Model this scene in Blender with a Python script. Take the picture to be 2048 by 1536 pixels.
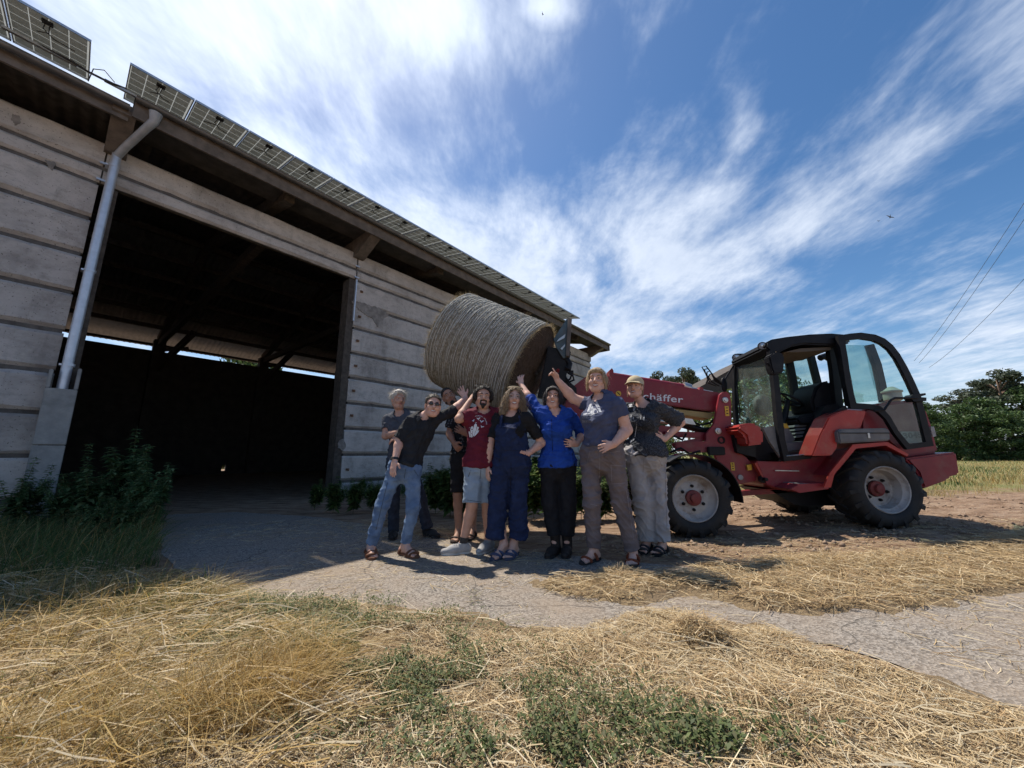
import bpy, bmesh, math, random
import numpy as np
from mathutils import Vector, Matrix
from mathutils.bvhtree import BVHTree

for o in list(bpy.data.objects):
    bpy.data.objects.remove(o, do_unlink=True)
SC = bpy.context.scene
COL = SC.collection
rng = np.random.default_rng(7)
random.seed(7)

# ------------------------------------------------------------------ camera
FPX, CAM_H, PITCH = 740.0, 0.97, math.radians(10.63)
cam_data = bpy.data.cameras.new('camera')
cam = bpy.data.objects.new('camera', cam_data)
COL.objects.link(cam)
cam.location = (0, 0, CAM_H)
cam.rotation_euler = (math.pi / 2 + PITCH, 0, 0)
cam_data.sensor_fit = 'HORIZONTAL'
cam_data.sensor_width = 36.0
cam_data.lens = 36.0 * FPX / 2048.0
cam_data.clip_start = 0.05
cam_data.clip_end = 3000
SC.camera = cam
cP, sP = math.cos(PITCH), math.sin(PITCH)

def ray(u, v):
    x = (u - 1024) / FPX
    y = (768 - v) / FPX
    return np.array([x, cP - y * sP, sP + y * cP])

def at(u, v, Y):
    """point of the place seen at photo position (u, v), standing Y metres ahead of the camera"""
    d = ray(u, v)
    p = d * (Y / d[1])
    return np.array([p[0], p[1], p[2] + CAM_H])

def G(u, v, z=0.0):
    """point of the ground seen at (u, v)"""
    d = ray(u, v)
    t = (z - CAM_H) / d[2]
    return np.array([d[0] * t, d[1] * t, z])

def proj(P):
    P = np.asarray(P, float)
    X, Y, Z = P[..., 0], P[..., 1], P[..., 2] - CAM_H
    zc = Y * cP + Z * sP
    yc = -Y * sP + Z * cP
    return 1024 + FPX * X / zc, 768 - FPX * yc / zc

# ------------------------------------------------------------------ sun, sky, exposure
SUN_ELEV = math.radians(60.0)
SUN_TO = Vector((-0.70, 0.714, 0)).normalized()          # horizontal direction towards the sun
sun_dir = Vector((SUN_TO.x * math.cos(SUN_ELEV), SUN_TO.y * math.cos(SUN_ELEV), math.sin(SUN_ELEV)))
sun_data = bpy.data.lights.new('sun', 'SUN')
sun_data.energy = 3.9
sun_data.angle = math.radians(0.55)
sun_data.color = (1.0, 0.93, 0.82)
sun = bpy.data.objects.new('sun', sun_data)
COL.objects.link(sun)
sun.location = (-8, 10, 20)
sun.rotation_euler = sun_dir.to_track_quat('Z', 'Y').to_euler()

world = bpy.data.worlds.new('World')
SC.world = world
world.use_nodes = True
WN, WL = world.node_tree.nodes, world.node_tree.links
WN.clear()
def wn(t, **kw):
    n = WN.new(t)
    for k, v in kw.items():
        setattr(n, k, v)
    return n
def wmath(op, a, b=None, c=None, clamp=False):
    n = wn('ShaderNodeMath', operation=op, use_clamp=clamp)
    for i, s in enumerate((a, b, c)):
        if s is None:
            continue
        if isinstance(s, (int, float)):
            n.inputs[i].default_value = s
        else:
            WL.new(s, n.inputs[i])
    return n.outputs[0]
sky = wn('ShaderNodeTexSky', sky_type='NISHITA', sun_disc=False)
sky.sun_elevation = SUN_ELEV
sky.sun_rotation = math.atan2(SUN_TO.x, SUN_TO.y)
sky.air_density = 1.0
sky.dust_density = 0.6
sky.ozone_density = 2.2
tc = wn('ShaderNodeTexCoord')
sep = wn('ShaderNodeSeparateXYZ')
WL.new(tc.outputs['Generated'], sep.inputs[0])
zc_ = wmath('MAXIMUM', sep.outputs[2], 0.0)
zc_ = wmath('ADD', zc_, 0.09)
px_ = wmath('DIVIDE', sep.outputs[0], zc_)
py_ = wmath('DIVIDE', sep.outputs[1], zc_)
comb = wn('ShaderNodeCombineXYZ')
WL.new(px_, comb.inputs[0]); WL.new(py_, comb.inputs[1])
PLANE = comb.outputs[0]                                  # position on a flat cloud deck
def noise(scale, detail=8, rough=0.6, dist=0.0, vec=None, sc=(1, 1, 1), rot=0.0, loc=(0, 0, 0)):
    mp = wn('ShaderNodeMapping')
    mp.inputs['Location'].default_value = loc
    mp.inputs['Scale'].default_value = sc
    mp.inputs['Rotation'].default_value = (0, 0, rot)
    WL.new(vec or PLANE, mp.inputs[0])
    n = wn('ShaderNodeTexNoise')
    n.inputs['Scale'].default_value = scale
    n.inputs['Detail'].default_value = detail
    n.inputs['Roughness'].default_value = rough
    n.inputs['Distortion'].default_value = dist
    WL.new(mp.outputs[0], n.inputs['Vector'])
    return n.outputs[0]
def bank(u, v, su, sv, rot_deg, gain):
    """a bank of cloud on the deck: place, half lengths and turn in deck units"""
    d = ray(u, v); d = d / np.linalg.norm(d)
    q = (d[0] / (d[2] + 0.09), d[1] / (d[2] + 0.09))
    mp = wn('ShaderNodeMapping', vector_type='TEXTURE')
    mp.inputs['Location'].default_value = (q[0], q[1], 0)
    mp.inputs['Rotation'].default_value = (0, 0, math.radians(rot_deg))
    mp.inputs['Scale'].default_value = (su, sv, 1)
    WL.new(PLANE, mp.inputs[0])
    g = wn('ShaderNodeTexGradient', gradient_type='QUADRATIC_SPHERE')
    WL.new(mp.outputs[0], g.inputs[0])
    return wmath('MULTIPLY', g.outputs[1], gain)
layout = [bank(420, 20, 1.25, 0.52, 4, 1.3), bank(200, 180, 0.95, 0.55, -20, 1.15), bank(860, 30, 0.5, 0.32, 10, 1.25), bank(1085, 10, 0.17, 0.11, 0, 1.1),
          bank(560, 330, 1.1, 0.55, 25, 1.2), bank(900, 520, 1.8, 1.05, 20, 1.5), bank(1350, 520, 1.35, 0.85, 35, 1.35), bank(1600, 450, 0.75, 0.5, 60, 1.0),
          bank(1790, 300, 0.72, 0.38, 70, 0.66), bank(2030, 60, 0.6, 0.40, 60, 0.64), bank(1480, 240, 0.34, 0.13, 60, 0.75),
          bank(1150, 660, 2.6, 1.6, 20, 1.3), bank(2000, 660, 1.8, 0.8, 30, 1.1)]
tot = layout[0]
for b in layout[1:]:
    tot = wmath('MAXIMUM', tot, b)
far = wmath('MULTIPLY', wmath('SUBTRACT', 1.0, wmath('MULTIPLY', sep.outputs[2], 2.6, clamp=True), clamp=True), 0.95)
tot = wmath('MAXIMUM', tot, far)
n1 = noise(2.6, 8, 0.64, 0.35, sc=(1.0, 0.75, 1), rot=math.radians(-22))
n2 = noise(8.0, 4, 0.68, 0.0, sc=(1.0, 0.42, 1), rot=math.radians(-28), loc=(3, 1, 0))
nz = wmath('ADD', wmath('MULTIPLY', wmath('SUBTRACT', n1, 0.5), 2.1), wmath('MULTIPLY', wmath('SUBTRACT', n2, 0.5), 1.1))
amt = wmath('ADD', wmath('MULTIPLY', tot, 1.0), wmath('SUBTRACT', wmath('MULTIPLY', nz, 0.85), 0.22))
mr = wn('ShaderNodeMapRange', interpolation_type='SMOOTHSTEP')
mr.inputs[1].default_value = -0.22; mr.inputs[2].default_value = 0.95
mr.inputs[3].default_value = 0.0; mr.inputs[4].default_value = 0.88
WL.new(amt, mr.inputs[0])
# cloud body: thin parts bluish, thick parts white with soft grey modelling
cr = wn('ShaderNodeValToRGB')
cr.color_ramp.elements[0].position = 0.25; cr.color_ramp.elements[0].color = (4.7, 5.5, 6.9, 1)
cr.color_ramp.elements[1].position = 0.80; cr.color_ramp.elements[1].color = (7.7, 8.3, 9.3, 1)
WL.new(wmath('ADD', wmath('MULTIPLY', n1, 0.6), wmath('MULTIPLY', n2, 0.4)), cr.inputs[0])
dt = wn('ShaderNodeVectorMath', operation='DOT_PRODUCT')
WL.new(tc.outputs['Generated'], dt.inputs[0]); dt.inputs[1].default_value = tuple(sun_dir)
fwd = wmath('ADD', wmath('MULTIPLY', wmath('POWER', wmath('MAXIMUM', dt.outputs['Value'], 0.0), 5.0), 0.36), 0.94)   # thin cloud scatters sunlight forwards
csc = wn('ShaderNodeVectorMath', operation='SCALE')
WL.new(cr.outputs[0], csc.inputs[0]); WL.new(fwd, csc.inputs['Scale'])
mix = wn('ShaderNodeMix', data_type='RGBA')
WL.new(mr.outputs[0], mix.inputs['Factor'])
hs = wn('ShaderNodeHueSaturation')
hs.inputs['Saturation'].default_value = 1.24; hs.inputs['Value'].default_value = 0.97
WL.new(sky.outputs[0], hs.inputs['Color'])
WL.new(hs.outputs[0], mix.inputs['A'])
WL.new(csc.outputs[0], mix.inputs['B'])
bg = wn('ShaderNodeBackground')
bg.inputs['Strength'].default_value = 0.088
WL.new(mix.outputs['Result'], bg.inputs['Color'])
wo = wn('ShaderNodeOutputWorld')
WL.new(bg.outputs[0], wo.inputs['Surface'])

SC.render.engine = 'CYCLES'
SC.view_settings.view_transform = 'Standard'
SC.view_settings.look = 'None'
SC.view_settings.gamma = 1.0
SC.view_settings.use_curve_mapping = False
SC.view_settings.exposure = 0.64
SC.cycles.use_denoising = True
SC.cycles.use_adaptive_sampling = True
SC.cycles.adaptive_threshold = 0.02
world.cycles.sampling_method = 'MANUAL'
world.cycles.sample_map_resolution = 512
SC.cycles.max_bounces = 5
SC.cycles.diffuse_bounces = 2
SC.cycles.glossy_bounces = 2
SC.cycles.transmission_bounces = 2
SC.cycles.transparent_max_bounces = 10
SC.cycles.sample_clamp_indirect = 6.0
SC.render.resolution_x, SC.render.resolution_y = 1024, 768

# ------------------------------------------------------------------ helpers
MATS = {}
def material(name, c1, c2=None, scale=6.0, rough=0.75, bump=0.0, bscale=60.0, metal=0.0, spec=0.4, detail=6.0, stretch=(1, 1, 1),
             c3=None, scale3=1.5, amount3=0.5, attr=None, coat=0.0, lo=0.35, hi=0.65, trans=0.0, sheen=0.0, emit=None, bdist=0.01):
    if name in MATS:
        return MATS[name]
    m = bpy.data.materials.new(name)
    m.use_nodes = True
    N, L = m.node_tree.nodes, m.node_tree.links
    b = N['Principled BSDF']
    b.inputs['Roughness'].default_value = rough
    b.inputs['Metallic'].default_value = metal
    b.inputs['Specular IOR Level'].default_value = spec
    b.inputs['Coat Weight'].default_value = coat
    b.inputs['Base Color'].default_value = (*c1, 1)
    t = N.new('ShaderNodeTexCoord'); mp = N.new('ShaderNodeMapping')
    mp.inputs['Scale'].default_value = stretch
    L.new(t.outputs['Object'], mp.inputs[0])
    def nz(s, d=detail, r=0.6):
        n = N.new('ShaderNodeTexNoise')
        n.inputs['Scale'].default_value = s; n.inputs['Detail'].default_value = d; n.inputs['Roughness'].default_value = r
        L.new(mp.outputs[0], n.inputs['Vector'])
        return n
    col = None
    if attr:
        a = N.new('ShaderNodeVertexColor'); a.layer_name = attr
        col = a.outputs['Color']
    if c2 is not None:
        r = N.new('ShaderNodeValToRGB')
        r.color_ramp.elements[0].position = lo; r.color_ramp.elements[0].color = (*c1, 1)
        r.color_ramp.elements[1].position = hi; r.color_ramp.elements[1].color = (*c2, 1)
        L.new(nz(scale).outputs[0], r.inputs[0])
        col = r.outputs[0]
    if c3 is not None:
        mr_ = N.new('ShaderNodeMapRange')
        mr_.inputs[1].default_value = 0.5; mr_.inputs[2].default_value = 0.72
        mr_.inputs[4].default_value = amount3
        L.new(nz(scale3, 8, 0.68).outputs[0], mr_.inputs[0])
        mx = N.new('ShaderNodeMix'); mx.data_type = 'RGBA'
        L.new(mr_.outputs[0], mx.inputs['Factor'])
        if col is not None:
            L.new(col, mx.inputs['A'])
        else:
            mx.inputs['A'].default_value = (*c1, 1)
        mx.inputs['B'].default_value = (*c3, 1)
        col = mx.outputs['Result']
    if col is not None:
        L.new(col, b.inputs['Base Color'])
    if bump > 0:
        bp = N.new('ShaderNodeBump')
        bp.inputs['Strength'].default_value = bump; bp.inputs['Distance'].default_value = bdist
        L.new(nz(bscale, 6, 0.65).outputs[0], bp.inputs['Height'])
        L.new(bp.outputs[0], b.inputs['Normal'])
    if trans > 0:
        tr = N.new('ShaderNodeBsdfTranslucent')
        if col is not None:
            L.new(col, tr.inputs[0])
        else:
            tr.inputs[0].default_value = (*c1, 1)
        ms = N.new('ShaderNodeMixShader'); ms.inputs[0].default_value = trans
        L.new(b.outputs[0], ms.inputs[1]); L.new(tr.outputs[0], ms.inputs[2])
        L.new(ms.outputs[0], N['Material Output'].inputs['Surface'])
    MATS[name] = m
    return m

def mesh_data(name, V, F, mat=None, smooth=False, col=None):
    """V (n,3) array; F either an (m,k) int array or a list of faces"""
    me = bpy.data.meshes.new(name)
    V = np.asarray(V, np.float32)
    if isinstance(F, np.ndarray):
        m_, k = F.shape
        me.vertices.add(len(V)); me.vertices.foreach_set('co', V.ravel())
        me.loops.add(m_ * k); me.loops.foreach_set('vertex_index', F.astype(np.int32).ravel())
        me.polygons.add(m_)
        me.polygons.foreach_set('loop_start', np.arange(0, m_ * k, k, dtype=np.int32))
        me.polygons.foreach_set('loop_total', np.full(m_, k, np.int32))
        if smooth:
            me.polygons.foreach_set('use_smooth', np.ones(m_, bool))
        me.update(calc_edges=True)
    else:
        me.from_pydata([tuple(map(float, p)) for p in V], [], [tuple(int(i) for i in f) for f in F])
        if smooth:
            for p in me.polygons:
                p.use_smooth = True
        me.update()
    if col is not None:
        ca = me.color_attributes.new('Col', 'FLOAT_COLOR', 'POINT')
        cc = np.ones((len(V), 4), np.float32); cc[:, :3] = col
        ca.data.foreach_set('color', cc.ravel())
    if mat:
        me.materials.append(mat)
    return me

def link(name, me, parent=None, local=False):
    o = bpy.data.objects.new(name, me)
    COL.objects.link(o)
    if parent is not None:
        o.parent = parent
        if not local:
            top = parent.matrix_basis.copy() if parent.parent is None else None
            if top is None:
                p = parent; mm = Matrix.Identity(4)
                chain = []
                while p is not None:
                    chain.append(p); p = p.parent
                for q in reversed(chain):
                    mm = mm @ q.matrix_parent_inverse @ q.matrix_basis if q.parent is not None else mm @ q.matrix_basis
                top = mm
            o.matrix_parent_inverse = top.inverted()
    return o

def thing(name, label, cat, loc=(0, 0, 0), rotz=0.0, group=None):
    o = bpy.data.objects.new(name, None)
    COL.objects.link(o)
    o.empty_display_size = 0.2
    o.location = Vector([float(c) for c in loc]); o.rotation_euler = (0, 0, rotz)
    o['label'] = label; o['category'] = cat
    if group:
        o['group'] = group
    return o

def tag(o, label=None, cat=None, group=None, kind=None):
    if label: o['label'] = label
    if cat: o['category'] = cat
    if group: o['group'] = group
    if kind: o['kind'] = kind
    return o

class MB:
    """collects simple shapes of ONE part and builds them as one mesh"""
    def __init__(self):
        self.v, self.f = [], []
    def add(self, V, F):
        n = len(self.v)
        self.v += [tuple(map(float, p)) for p in V]
        self.f += [tuple(i + n for i in f) for f in F]
        return self
    def box(self, a, b):
        x0, y0, z0 = a; x1, y1, z1 = b
        return self.add([(x0, y0, z0), (x1, y0, z0), (x1, y1, z0), (x0, y1, z0), (x0, y0, z1), (x1, y0, z1), (x1, y1, z1), (x0, y1, z1)],
                        [(0, 3, 2, 1), (4, 5, 6, 7), (0, 1, 5, 4), (1, 2, 6, 5), (2, 3, 7, 6), (3, 0, 4, 7)])
    def obox(self, c, ax, ay, az, hx, hy, hz):
        c, ax, ay, az = map(np.asarray, (c, ax, ay, az))
        V = [c + sx * hx * ax + sy * hy * ay + sz * hz * az for sz in (-1, 1) for sx, sy in ((-1, -1), (1, -1), (1, 1), (-1, 1))]
        return self.add(V, [(0, 3, 2, 1), (4, 5, 6, 7), (0, 1, 5, 4), (1, 2, 6, 5), (2, 3, 7, 6), (3, 0, 4, 7)])
    def bar(self, p, q, w, h=None, up=(0, 0, 1)):
        p, q = np.asarray(p, float), np.asarray(q, float)
        h = h or w
        d = q - p; L = np.linalg.norm(d); d = d / L
        up = np.asarray(up, float)
        if abs(d @ up) > 0.95:
            up = np.array([0, 1.0, 0])
        s = np.cross(d, up); s /= np.linalg.norm(s)
        t = np.cross(s, d)
        return self.obox((p + q) / 2, d, s, t, L / 2, w / 2, h / 2)
    def tube(self, pts, r, n=8, cap=True):
        pts = [np.asarray(p, float) for p in pts]
        rs = r if hasattr(r, '__len__') else [r] * len(pts)
        V, F = [], []
        prev = None
        for i, p in enumerate(pts):
            d = pts[min(i + 1, len(pts) - 1)] - pts[max(i - 1, 0)]
            d = d / (np.linalg.norm(d) + 1e-9)
            if prev is None:
                a = np.array([0, 0, 1.0]) if abs(d[2]) < 0.9 else np.array([1.0, 0, 0])
            else:
                a = prev
            s = np.cross(d, a); s /= np.linalg.norm(s); t = np.cross(s, d); prev = t
            for k in range(n):
                an = 2 * math.pi * k / n
                V.append(p + rs[i] * (math.cos(an) * s + math.sin(an) * t))
        for i in range(len(pts) - 1):
            for k in range(n):
                a, b = i * n + k, i * n + (k + 1) % n
                F.append((a, b, b + n, a + n))
        if cap:
            F.append(tuple(range(n))[::-1]); F.append(tuple(range((len(pts) - 1) * n, len(pts) * n)))
        return self.add(V, F)
    def lathe(self, c, axis, prof, n=32):
        """prof: list of (along, radius)"""
        c, axis = np.asarray(c, float), np.asarray(axis, float)
        axis = axis / np.linalg.norm(axis)
        a = np.array([0, 0, 1.0]) if abs(axis[2]) < 0.9 else np.array([1.0, 0, 0])
        s = np.cross(axis, a); s /= np.linalg.norm(s); t = np.cross(s, axis)
        V, F = [], []
        for al, r in prof:
            for k in range(n):
                an = 2 * math.pi * k / n
                V.append(c + al * axis + r * (math.cos(an) * s + math.sin(an) * t))
        for i in range(len(prof) - 1):
            for k in range(n):
                a_, b_ = i * n + k, i * n + (k + 1) % n
                F.append((a_, b_, b_ + n, a_ + n))
        return self.add(V, F)
    def prism(self, poly, off):
        """closed outline (3D points) pushed along off"""
        off = np.asarray(off, float); n = len(poly)
        P = [np.asarray(p, float) for p in poly]
        V = P + [p + off for p in P]
        F = [tuple(range(n)), tuple(range(2 * n - 1, n - 1, -1))]
        F += [(i, i + n, (i + 1) % n + n, (i + 1) % n) for i in range(n)]
        return self.add(V, F)
    def ellipsoid(self, c, r, n=12, m=8, R=None):
        V, F = [], []
        c = np.asarray(c, float); R = np.eye(3) if R is None else R
        for i in range(m + 1):
            th = math.pi * i / m
            for k in range(n):
                ph = 2 * math.pi * k / n
                V.append(c + R @ np.array([r[0] * math.sin(th) * math.cos(ph), r[1] * math.sin(th) * math.sin(ph), r[2] * math.cos(th)]))
        for i in range(m):
            for k in range(n):
                F.append((i * n + k, (i + 1) * n + k, (i + 1) * n + (k + 1) % n, i * n + (k + 1) % n))
        return self.add(V, F)
    def build(self, name, mat, parent=None, smooth=False, local=False, bevel=0.0, tri=False, segs=2):
        me = mesh_data(name, self.v, self.f, mat)
        bm = bmesh.new(); bm.from_mesh(me)
        bmesh.ops.remove_doubles(bm, verts=bm.verts, dist=1e-5)
        bmesh.ops.recalc_face_normals(bm, faces=bm.faces)
        if tri:
            bmesh.ops.triangulate(bm, faces=[f for f in bm.faces if len(f.verts) > 4])
        if bevel > 0:
            es = [e for e in bm.edges if len(e.link_faces) == 2 and e.calc_face_angle(0) > 0.5]
            bmesh.ops.bevel(bm, geom=es, offset=bevel, segments=segs, affect='EDGES', clamp_overlap=True)
        for f in bm.faces:
            f.smooth = smooth
        bm.to_mesh(me); bm.free()
        if smooth:
            try:
                me.set_sharp_from_angle(angle=math.radians(40))
            except Exception:
                pass
        return link(name, me, parent, local)

def strips(P, W, S, taper=True):
    """ribbons: P (N,K,3) centre lines, W (N,) widths, S (N,3) side vectors -> verts, quads"""
    N, K, _ = P.shape
    t = np.ones(K)
    if taper:
        t = np.linspace(1.0, 0.25, K)
    off = (W[:, None, None] * 0.5) * t[None, :, None] * S[:, None, :]
    V = np.stack([P - off, P + off], axis=2).reshape(-1, 3)
    base = (np.arange(N) * 2 * K)[:, None]
    k = np.arange(K - 1)[None, :] * 2
    q = np.stack([base + k, base + k + 1, base + k + 3, base + k + 2], axis=2).reshape(-1, 4)
    return V, q

def vnoise(x, y, s=1.0, seed=0):
    """smooth value noise in 2D"""
    x = np.asarray(x, float) * s + seed * 17.3; y = np.asarray(y, float) * s + seed * 9.1
    xi, yi = np.floor(x).astype(int), np.floor(y).astype(int)
    fx, fy = x - xi, y - yi
    fx = fx * fx * (3 - 2 * fx); fy = fy * fy * (3 - 2 * fy)
    def h(i, j):
        n = (i * 374761393 + j * 668265263 + seed * 1442695) & 0x7fffffff
        n = (n ^ (n >> 13)) * 1274126177 & 0x7fffffff
        return (n & 0xffff) / 65535.0
    return (h(xi, yi) * (1 - fx) + h(xi + 1, yi) * fx) * (1 - fy) + (h(xi, yi + 1) * (1 - fx) + h(xi + 1, yi + 1) * fx) * fy

def fbm(x, y, s=1.0, o=4, seed=0):
    r, a, t = 0, 1.0, 0
    for i in range(o):
        r = r + a * vnoise(x, y, s * 2 ** i, seed + i); t += a; a *= 0.5
    return r / t

def sstep(a, b, x):
    t = np.clip((np.asarray(x, float) - a) / (b - a), 0, 1)
    return t * t * (3 - 2 * t)

def in_poly(u, v, poly):
    u, v = np.asarray(u, float), np.asarray(v, float)
    r = np.zeros(u.shape, bool)
    n = len(poly)
    for i in range(n):
        x0, y0 = poly[i]; x1, y1 = poly[(i + 1) % n]
        c = ((y0 > v) != (y1 > v)) & (u < (x1 - x0) * (v - y0) / (y1 - y0 + 1e-12) + x0)
        r ^= c
    return r
# ------------------------------------------------------------------ the ground, track and asphalt
def gz(x, y):
    """height of the ground: flat yard, a slight rise under the loader's rear, rough soil on the track"""
    x, y = np.asarray(x, float), np.asarray(y, float)
    h = 0.095 * sstep(2.4, 4.6, x) * sstep(3.0, 4.3, y)
    rough = sstep(1.0, 2.2, x) * sstep(3.55, 4.3, y) * (1 - sstep(10, 18, y))
    h = h + rough * (0.05 * (fbm(x, y * 1.6, 1.6, 4, 3) - 0.5) + 0.045 * (fbm(x * 0.5, y * 2.5, 5.0, 3, 5) - 0.5))
    # tyre ruts running along the track
    rut = np.exp(-((y - 4.55 - 0.10 * (x - 4)) / 0.16) ** 2) + np.exp(-((y - 6.0 - 0.16 * (x - 4)) / 0.2) ** 2)
    h = h - rough * sstep(4.8, 5.4, x) * rut * (0.02 + 0.014 * np.sin(x * 21))
    return h

xs = np.unique(np.concatenate([-np.geomspace(8, 700, 34)[::-1], np.arange(-8, 11.01, 0.07), np.geomspace(11, 900, 40)]))
ys = np.unique(np.concatenate([-np.geomspace(0.5, 200, 20)[::-1], np.arange(0, 9.01, 0.07), np.geomspace(9, 1500, 60)]))
XX, YY = np.meshgrid(xs, ys)
ZZ = gz(XX, YY)
nx, ny = len(xs), len(ys)
I = (np.arange(ny - 1)[:, None] * nx + np.arange(nx - 1)[None, :])
Q = np.stack([I, I + 1, I + nx + 1, I + nx], axis=2).reshape(-1, 4)

def ground_material():
    m = bpy.data.materials.new('soil and dry field')
    m.use_nodes = True
    N, L = m.node_tree.nodes, m.node_tree.links
    b = N['Principled BSDF']; b.inputs['Roughness'].default_value = 0.95; b.inputs['Specular IOR Level'].default_value = 0.15
    t = N.new('ShaderNodeTexCoord')
    def nz(s, d=8, r=0.6, sc=(1, 1, 1)):
        mp = N.new('ShaderNodeMapping'); mp.inputs['Scale'].default_value = sc
        L.new(t.outputs['Object'], mp.inputs[0])
        n = N.new('ShaderNodeTexNoise'); n.inputs['Scale'].default_value = s; n.inputs['Detail'].default_value = d; n.inputs['Roughness'].default_value = r
        L.new(mp.outputs[0], n.inputs['Vector'])
        return n.outputs[0]
    def ramp(f, *st):
        r = N.new('ShaderNodeValToRGB')
        while len(r.color_ramp.elements) < len(st):
            r.color_ramp.elements.new(0.5)
        for e, (p, c) in zip(r.color_ramp.elements, st):
            e.position = p; e.color = (*c, 1)
        L.new(f, r.inputs[0])
        return r.outputs[0]
    soil = ramp(nz(2.5, 6, 0.7, (1, 2.5, 1)), (0.32, (0.16, 0.095, 0.058)), (0.5, (0.33, 0.22, 0.145)), (0.68, (0.47, 0.345, 0.245)))
    field = ramp(nz(0.35, 8, 0.65), (0.35, (0.30, 0.24, 0.11)), (0.5, (0.24, 0.22, 0.09)), (0.66, (0.13, 0.17, 0.05)))
    sp = N.new('ShaderNodeSeparateXYZ'); L.new(t.outputs['Object'], sp.inputs[0])
    def mth(op, a, b_=None):
        n = N.new('ShaderNodeMath'); n.operation = op
        for i, s in enumerate((a, b_)):
            if s is None: continue
            if isinstance(s, (int, float)): n.inputs[i].default_value = s
            else: L.new(s, n.inputs[i])
        return n.outputs[0]
    # the track is bare soil between 3.6 m and about 8 m ahead, widening to the right; beyond it dry field
    edge = mth('SUBTRACT', sp.outputs[1], mth('ADD', 7.2, mth('MULTIPLY', sp.outputs[0], 0.18)))
    edge = mth('ADD', edge, mth('MULTIPLY', mth('SUBTRACT', nz(0.8), 0.5), 5.0))
    mr_ = N.new('ShaderNodeMapRange'); mr_.inputs[1].default_value = -0.6; mr_.inputs[2].default_value = 0.6
    inx = N.new('ShaderNodeMapRange'); inx.inputs[1].default_value = -1.5; inx.inputs[2].default_value = 0.5; L.new(sp.outputs[0], inx.inputs[0])
    L.new(mth('SUBTRACT', mth('MULTIPLY', mth('ADD', edge, 3.0), inx.outputs[0]), 3.0), mr_.inputs[0])
    mx = N.new('ShaderNodeMix'); mx.data_type = 'RGBA'
    L.new(mr_.outputs[0], mx.inputs['Factor']); L.new(soil, mx.inputs['A']); L.new(field, mx.inputs['B'])
    L.new(mx.outputs['Result'], b.inputs['Base Color'])
    bp = N.new('ShaderNodeBump'); bp.inputs['Strength'].default_value = 1.0; bp.inputs['Distance'].default_value = 0.06
    L.new(nz(14, 5, 0.75, (1, 1.6, 1)), bp.inputs['Height']); L.new(bp.outputs[0], b.inputs['Normal'])
    return m
tag(link('ground', mesh_data('ground', np.stack([XX, YY, ZZ], -1).reshape(-1, 3), Q, ground_material(), smooth=True)), kind='structure')

# asphalt apron: from the barn door to the right front
def ragged(poly, step=0.12, amp=0.06, seed=1):
    out = []
    n = len(poly)
    for i in range(n):
        a, b = np.asarray(poly[i], float)[:2], np.asarray(poly[(i + 1) % n], float)[:2]
        k = max(1, int(np.linalg.norm(b - a) / step))
        for j in range(k):
            p = a + (b - a) * j / k
            w = amp * (fbm(np.array(p[0]), np.array(p[1]), 3.0, 3, seed) - 0.5) * 2
            nrm = np.array([-(b - a)[1], (b - a)[0]]) / np.linalg.norm(b - a)
            out.append(p + nrm * w)
    return out
ASPH_PX = [(300, 1032), (480, 1024), (640, 1036), (800, 1062), (1000, 1098), (1200, 1118), (1400, 1136), (1600, 1150), (1800, 1165), (2048, 1172), (2300, 1190),
           (2300, 1500), (2048, 1418), (1920, 1378), (1780, 1330), (1660, 1290), (1500, 1262), (1250, 1262), (1100, 1262), (950, 1242), (800, 1225), (640, 1205), (500, 1190), (380, 1176), (330, 1120)]
poly = [G(u, v)[:2] for u, v in ASPH_PX]
pts = ragged(poly, 0.12, 0.07, 4)
bm = bmesh.new()
f = bm.faces.new([bm.verts.new((p[0], p[1], 0.006)) for p in pts])
bmesh.ops.triangulate(bm, faces=[f])
me = bpy.data.meshes.new('asphalt'); bm.to_mesh(me); bm.free()
ASPHALT = material('worn asphalt', (0.20, 0.185, 0.175), (0.33, 0.305, 0.285), 38, 0.9, 0.5, 150, c3=(0.14, 0.125, 0.115), scale3=1.3, amount3=0.5, bdist=0.006, spec=0.2)
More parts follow.
